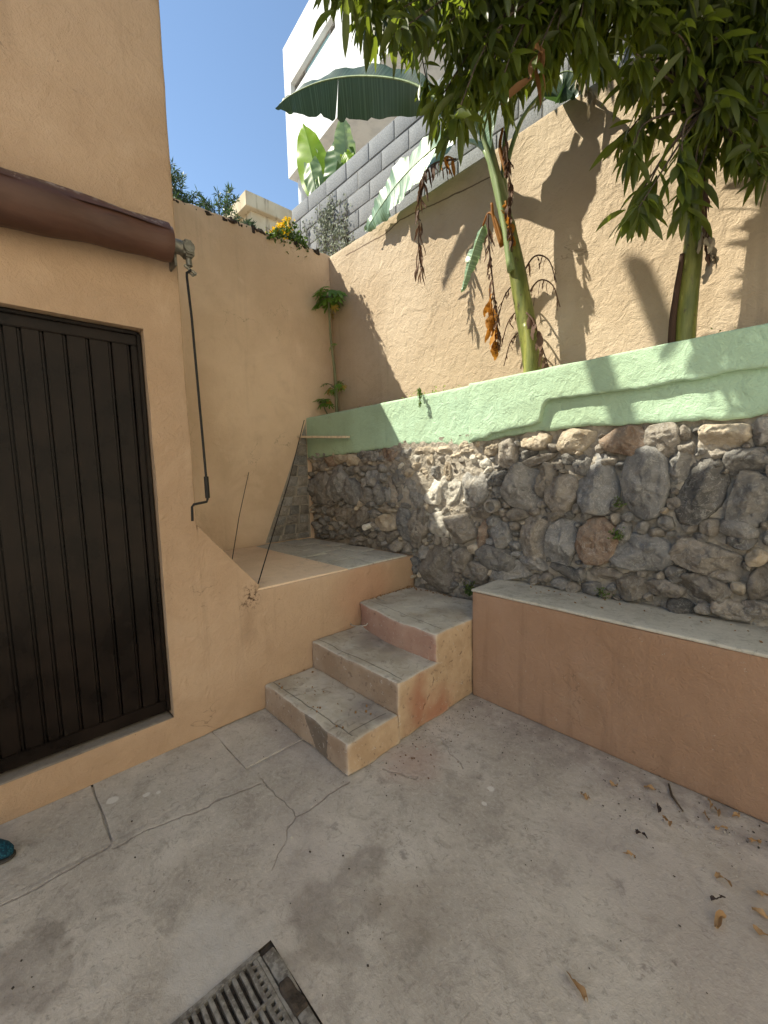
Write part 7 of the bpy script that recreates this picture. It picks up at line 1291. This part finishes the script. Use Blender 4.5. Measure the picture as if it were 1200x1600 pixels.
# ------------------------------------------------------------------ weeds, litter, small things
def weed(loc, n, size, seed, label, spread=0.05, tall=0.08, gold=False):
    t = thing('weed', loc, label, 'weed', 'weeds growing out of the stone wall'); r = random.Random(seed); pts = []; vm = MB(); c = Vector(loc)
    for k in range(max(4, n // 14)):
        e = c + Vector((r.gauss(0, spread), -abs(r.gauss(0, spread * 0.6)), r.uniform(0.2, 1) * tall)); vm.tube([c + Vector((0, 0.03, 0)), c.lerp(e, 0.5) + Vector((0, 0, 0.01)), e], 0.0018, 4)
        for q in range(14): s = r.uniform(0.3, 1.05); pts.append(c.lerp(e, s) + Vector((r.gauss(0, .012), r.gauss(0, .012), r.gauss(0, .012))))
    vm.build('stems', M_twig, t)['kind'] = 'stuff'; scatter('leaves', t, M_weed, pts, size, seed)
weed((0.66, 2.715, 0.60), 190, 0.012, 1, 'bushy green weed between the top step and the bench', 0.045, 0.14)
weed((1.70, 2.71, 1.35), 60, 0.009, 2, 'tiny green weed in the joint right of the large blue stone', 0.02, 0.07)
weed((1.72, 2.71, 1.15), 90, 0.011, 3, 'green weed tuft in the joint beside the reddish square stone', 0.022, 0.09)
weed((1.63, 2.71, 0.79), 60, 0.010, 4, 'small green weed where the bench top meets the stone wall', 0.025, 0.07)
hp = thing('hanging_weed', (0.15, 2.72, 2.24), 'dry green weed hanging over the top of the green band', 'weed')
pts = []; vm = MB(); P_ = curve([(0.10, 2.82, 2.24), (0.13, 2.74, 2.275), (0.165, 2.705, 2.22), (0.175, 2.70, 2.13)], 14); vm.tube(P_, 0.004, 5); vm.build('stem', M_weed if False else M_twig, hp)
scatter('leaves', hp, M_weed, [p + Vector((r_.gauss(0, .008), -abs(r_.gauss(0, .008)), r_.gauss(0, .012))) for p in P_ for q in range(7)], 0.013, 9)
gp = []
for k in range(420):
    x = r_.choice([r_.uniform(-0.35, 0.55), r_.uniform(-1.3, 2.2), r_.gauss(0.15, 0.12)]); gp.append((x, r_.uniform(2.84, 3.08), 2.20 + abs(r_.gauss(0, 0.045))))
tag(scatter('weedy_growth', None, M_lime, gp, 0.012, 12), 'sparse dry weeds growing along the planter behind the green band', 'weeds')

LIT = [(1.84, 1.97), (1.91, 2.15), (2.05, 2.25), (2.16, 2.07), (2.10, 1.92), (2.10, 1.78), (2.27, 2.32), (2.33, 2.20), (2.27, 2.24), (2.11, 2.14), (2.38, 1.91), (2.37, 1.81), (2.40, 1.73), (2.49, 1.86), (2.49, 1.95), (2.12, 1.19), (2.36, 2.33), (2.44, 2.22), (2.30, 2.29), (2.55, 2.05), (2.5, 1.78)]
WHERE = ['curled tan fallen leaf, nearest to the middle of the floor', 'tan fallen leaf halfway along the foot of the bench', 'small tan fallen leaf close to the foot of the bench', 'yellow brown fallen leaf lying flat before the bench', 'black curled fallen leaf on the open floor', 'pale split fallen leaf on the open floor', 'tan fallen leaf touching the foot of the bench', 'tan fallen leaf in the heap by the bench, outer one', 'tan fallen leaf in the heap by the bench, inner one', 'thin dark fallen leaf before the bench', 'small brown fallen leaf near the right edge of the floor', 'narrow dark fallen leaf near the right edge of the floor', 'long brown curled fallen leaf lowest near the right edge', 'pale fallen leaf in the right edge cluster, outer one', 'pale fallen leaf in the right edge cluster, upper one', 'single long tan fallen leaf alone on the near floor', 'curled tan fallen leaf against the bench foot at the right', 'brown fallen leaf right of the heap by the bench', 'tiny tan fallen leaf between heap and bench', 'brown fallen leaf by the right edge under the bench', 'tan fallen leaf lowest in the right edge cluster']
for k, (x, y) in enumerate(LIT):
    L_ = r_.uniform(0.03, 0.055) if k not in (12, 15) else 0.07; w = L_ * r_.uniform(0.12, 0.20); a = r_.uniform(0, 6.28)
    if k == 15: a = -0.4
    d = Vector((math.cos(a), math.sin(a), 0)); vs, fs, al, pts = blade([Vector((x, y, 0.006)) - d * L_ / 2, Vector((x, y, 0.006 + L_ * 0.10)) + d.cross(Vector((0, 0, 1))) * L_ * 0.12, Vector((x, y, 0.005)) + d * L_ / 2, Vector((x, y, 0.014)) + d * L_ * 0.62], (0.1, 0.1, 1), w, fold=(r_.uniform(-.9, 0.1), r_.uniform(-.9, .1)), n=12, m=2, seed=k, ripple=0.003, base_w=0.1)
    mb = MB(); mb.add(vs, fs); me = mb.mesh('fallen_leaf'); zmin = min(v.co.z for v in me.vertices)
    me.transform(Matrix.Translation((0, 0, 0.0035 - zmin)) ); set_attr(me, 'var', [r_.random()] * len(vs)); set_attr(me, 'along', al)
    dark = 'dark' in WHERE[k] or 'black' in WHERE[k]
    tag(link_mesh('fallen_leaf', me, M_litterdark if dark else M_litter, None, True), WHERE[k], 'fallen leaf', 'fallen leaves on the concrete floor')
mb = MB(); mb.tube([(2.10, 2.44 - 0.09, 0.006), (2.13, 2.36 - 0.09, 0.009), (2.19, 2.29 - 0.09, 0.006)], [0.004, 0.006, 0.003], 6); tag(mb.build('twig', M_twig, None, True), 'short dark stick lying before the bench', 'stick')
# crumbs, grit and leaf scraps
def grit(name, mat, n, fx, seed, s0, s1, label):
    r = random.Random(seed); mb = MB()
    for k in range(n):
        x, y, z = fx(r); s = r.uniform(s0, s1); M = Matrix.Translation((x, y, z)) @ Matrix.Rotation(r.uniform(0, 6.28), 4, (r.random(), r.random(), 1.5))
        mb.box(-s * r.uniform(.6, 1.6), s, -s, s * r.uniform(.5, 1.2), -s * .35, s * .35, 0, M)
    o = mb.build(name, mat); tag(o, label, name.replace('_', ' '), None, 'stuff')
def fx1(r):
    if r.random() < 0.5: return (r.uniform(1.0, 2.7), 2.36 - abs(r.gauss(0, 0.20)), 0.001)
    if r.random() < 0.4: return (0.93 + abs(r.gauss(0, 0.10)), r.uniform(1.3, 2.35), 0.001)
    return (r.uniform(0.1, 2.7), r.uniform(-0.3, 2.2), 0.001)
grit('dark_grit', M_dirt, 300, fx1, 1, 0.0010, 0.0034, 'dark crumbs of dirt scattered over the concrete floor')
grit('pale_grit', M_cement, 170, fx1, 2, 0.0012, 0.0042, 'pale crumbs of plaster scattered over the concrete floor')
def fx2(r):
    k = r.random()
    if k < 0.35: return (0.02 + abs(r.gauss(0, .02)), r.uniform(2.15, 2.72), 0.560)
    if k < 0.6: return (r.uniform(0, 0.5), 2.70 - abs(r.gauss(0, .03)), 0.560)
    if k < 0.8: return (r.uniform(0.0, 0.85), r.uniform(1.3, 1.62), 0.177)
    return (r.uniform(1.0, 2.6), 2.70 - abs(r.gauss(0, .09)), 0.775)
grit('step_crumbs', M_litter, 150, fx2, 3, 0.002, 0.006, 'dry leaf crumbs on the steps and bench top')
def fx3(r): return (1.0 + abs(r.gauss(0, .14)), 1.5 + r.uniform(0, .45), 0.002)
grit('plaster_flakes', M_mangodry, 16, fx3, 4, 0.002, 0.006, 'flaked reddish paint scraps on the floor beside the steps')
mb = MB(); mb.tube(curve([(0.02, 2.0, 0.40), (0.10, 1.965, 0.415), (0.22, 1.94, 0.45), (0.29, 1.935, 0.475)], 10), 0.004, 6); mb.tube([(0.29, 1.935, 0.475), (0.30, 1.94, 0.49)], 0.004, 6)
tag(mb.build('wire', M_cement, None, True), 'short pale bent wire against the pink riser of the top step', 'wire')

# ------------------------------------------------------------------ teal shoe at the left edge
sh = thing('shoe', (0.19, -0.15, 0), 'teal knitted shoe tip at the left edge of the floor', 'shoe')
d = Vector((0.60, 0.66, 0)).normalized(); sd = Vector((d.y, -d.x, 0)); tip = Vector((0.272, -0.062, 0))
def loft(rows, mat, name, seg=18):
    vs = []; fs = []
    for (s_, w, z0, z1) in rows:
        c = tip - d * s_
        for k in range(seg):
            t = 2 * math.pi * k / seg; zz = z0 + (z1 - z0) * (0.5 + 0.5 * math.sin(t)); ww = w * (abs(math.cos(t)) ** 0.7) * (1 if math.cos(t) > 0 else -1)
            vs.append(tuple(c + sd * ww + Vector((0, 0, zz))))
    for i in range(len(rows) - 1):
        for k in range(seg): fs.append((i * seg + k, i * seg + (k + 1) % seg, (i + 1) * seg + (k + 1) % seg, (i + 1) * seg + k))
    fs += [tuple(range(seg)), tuple((len(rows) - 1) * seg + k for k in range(seg))]
    mb = MB(); mb.add(vs, fs); mb.build(name, mat, sh, True, 60)
loft([(0.0, 0.012, 0.016, 0.028), (0.012, 0.028, 0.014, 0.046), (0.04, 0.040, 0.013, 0.060), (0.09, 0.046, 0.013, 0.074), (0.14, 0.040, 0.013, 0.092), (0.20, 0.035, 0.013, 0.10), (0.25, 0.034, 0.013, 0.105), (0.268, 0.018, 0.016, 0.09)], M_teal, 'upper')
loft([(-0.006, 0.014, 0.002, 0.012), (0.010, 0.032, 0.002, 0.0125), (0.04, 0.044, 0.002, 0.0125), (0.09, 0.050, 0.002, 0.0125), (0.16, 0.040, 0.002, 0.0125), (0.25, 0.038, 0.002, 0.0125), (0.272, 0.022, 0.002, 0.012)], M_sole, 'sole')
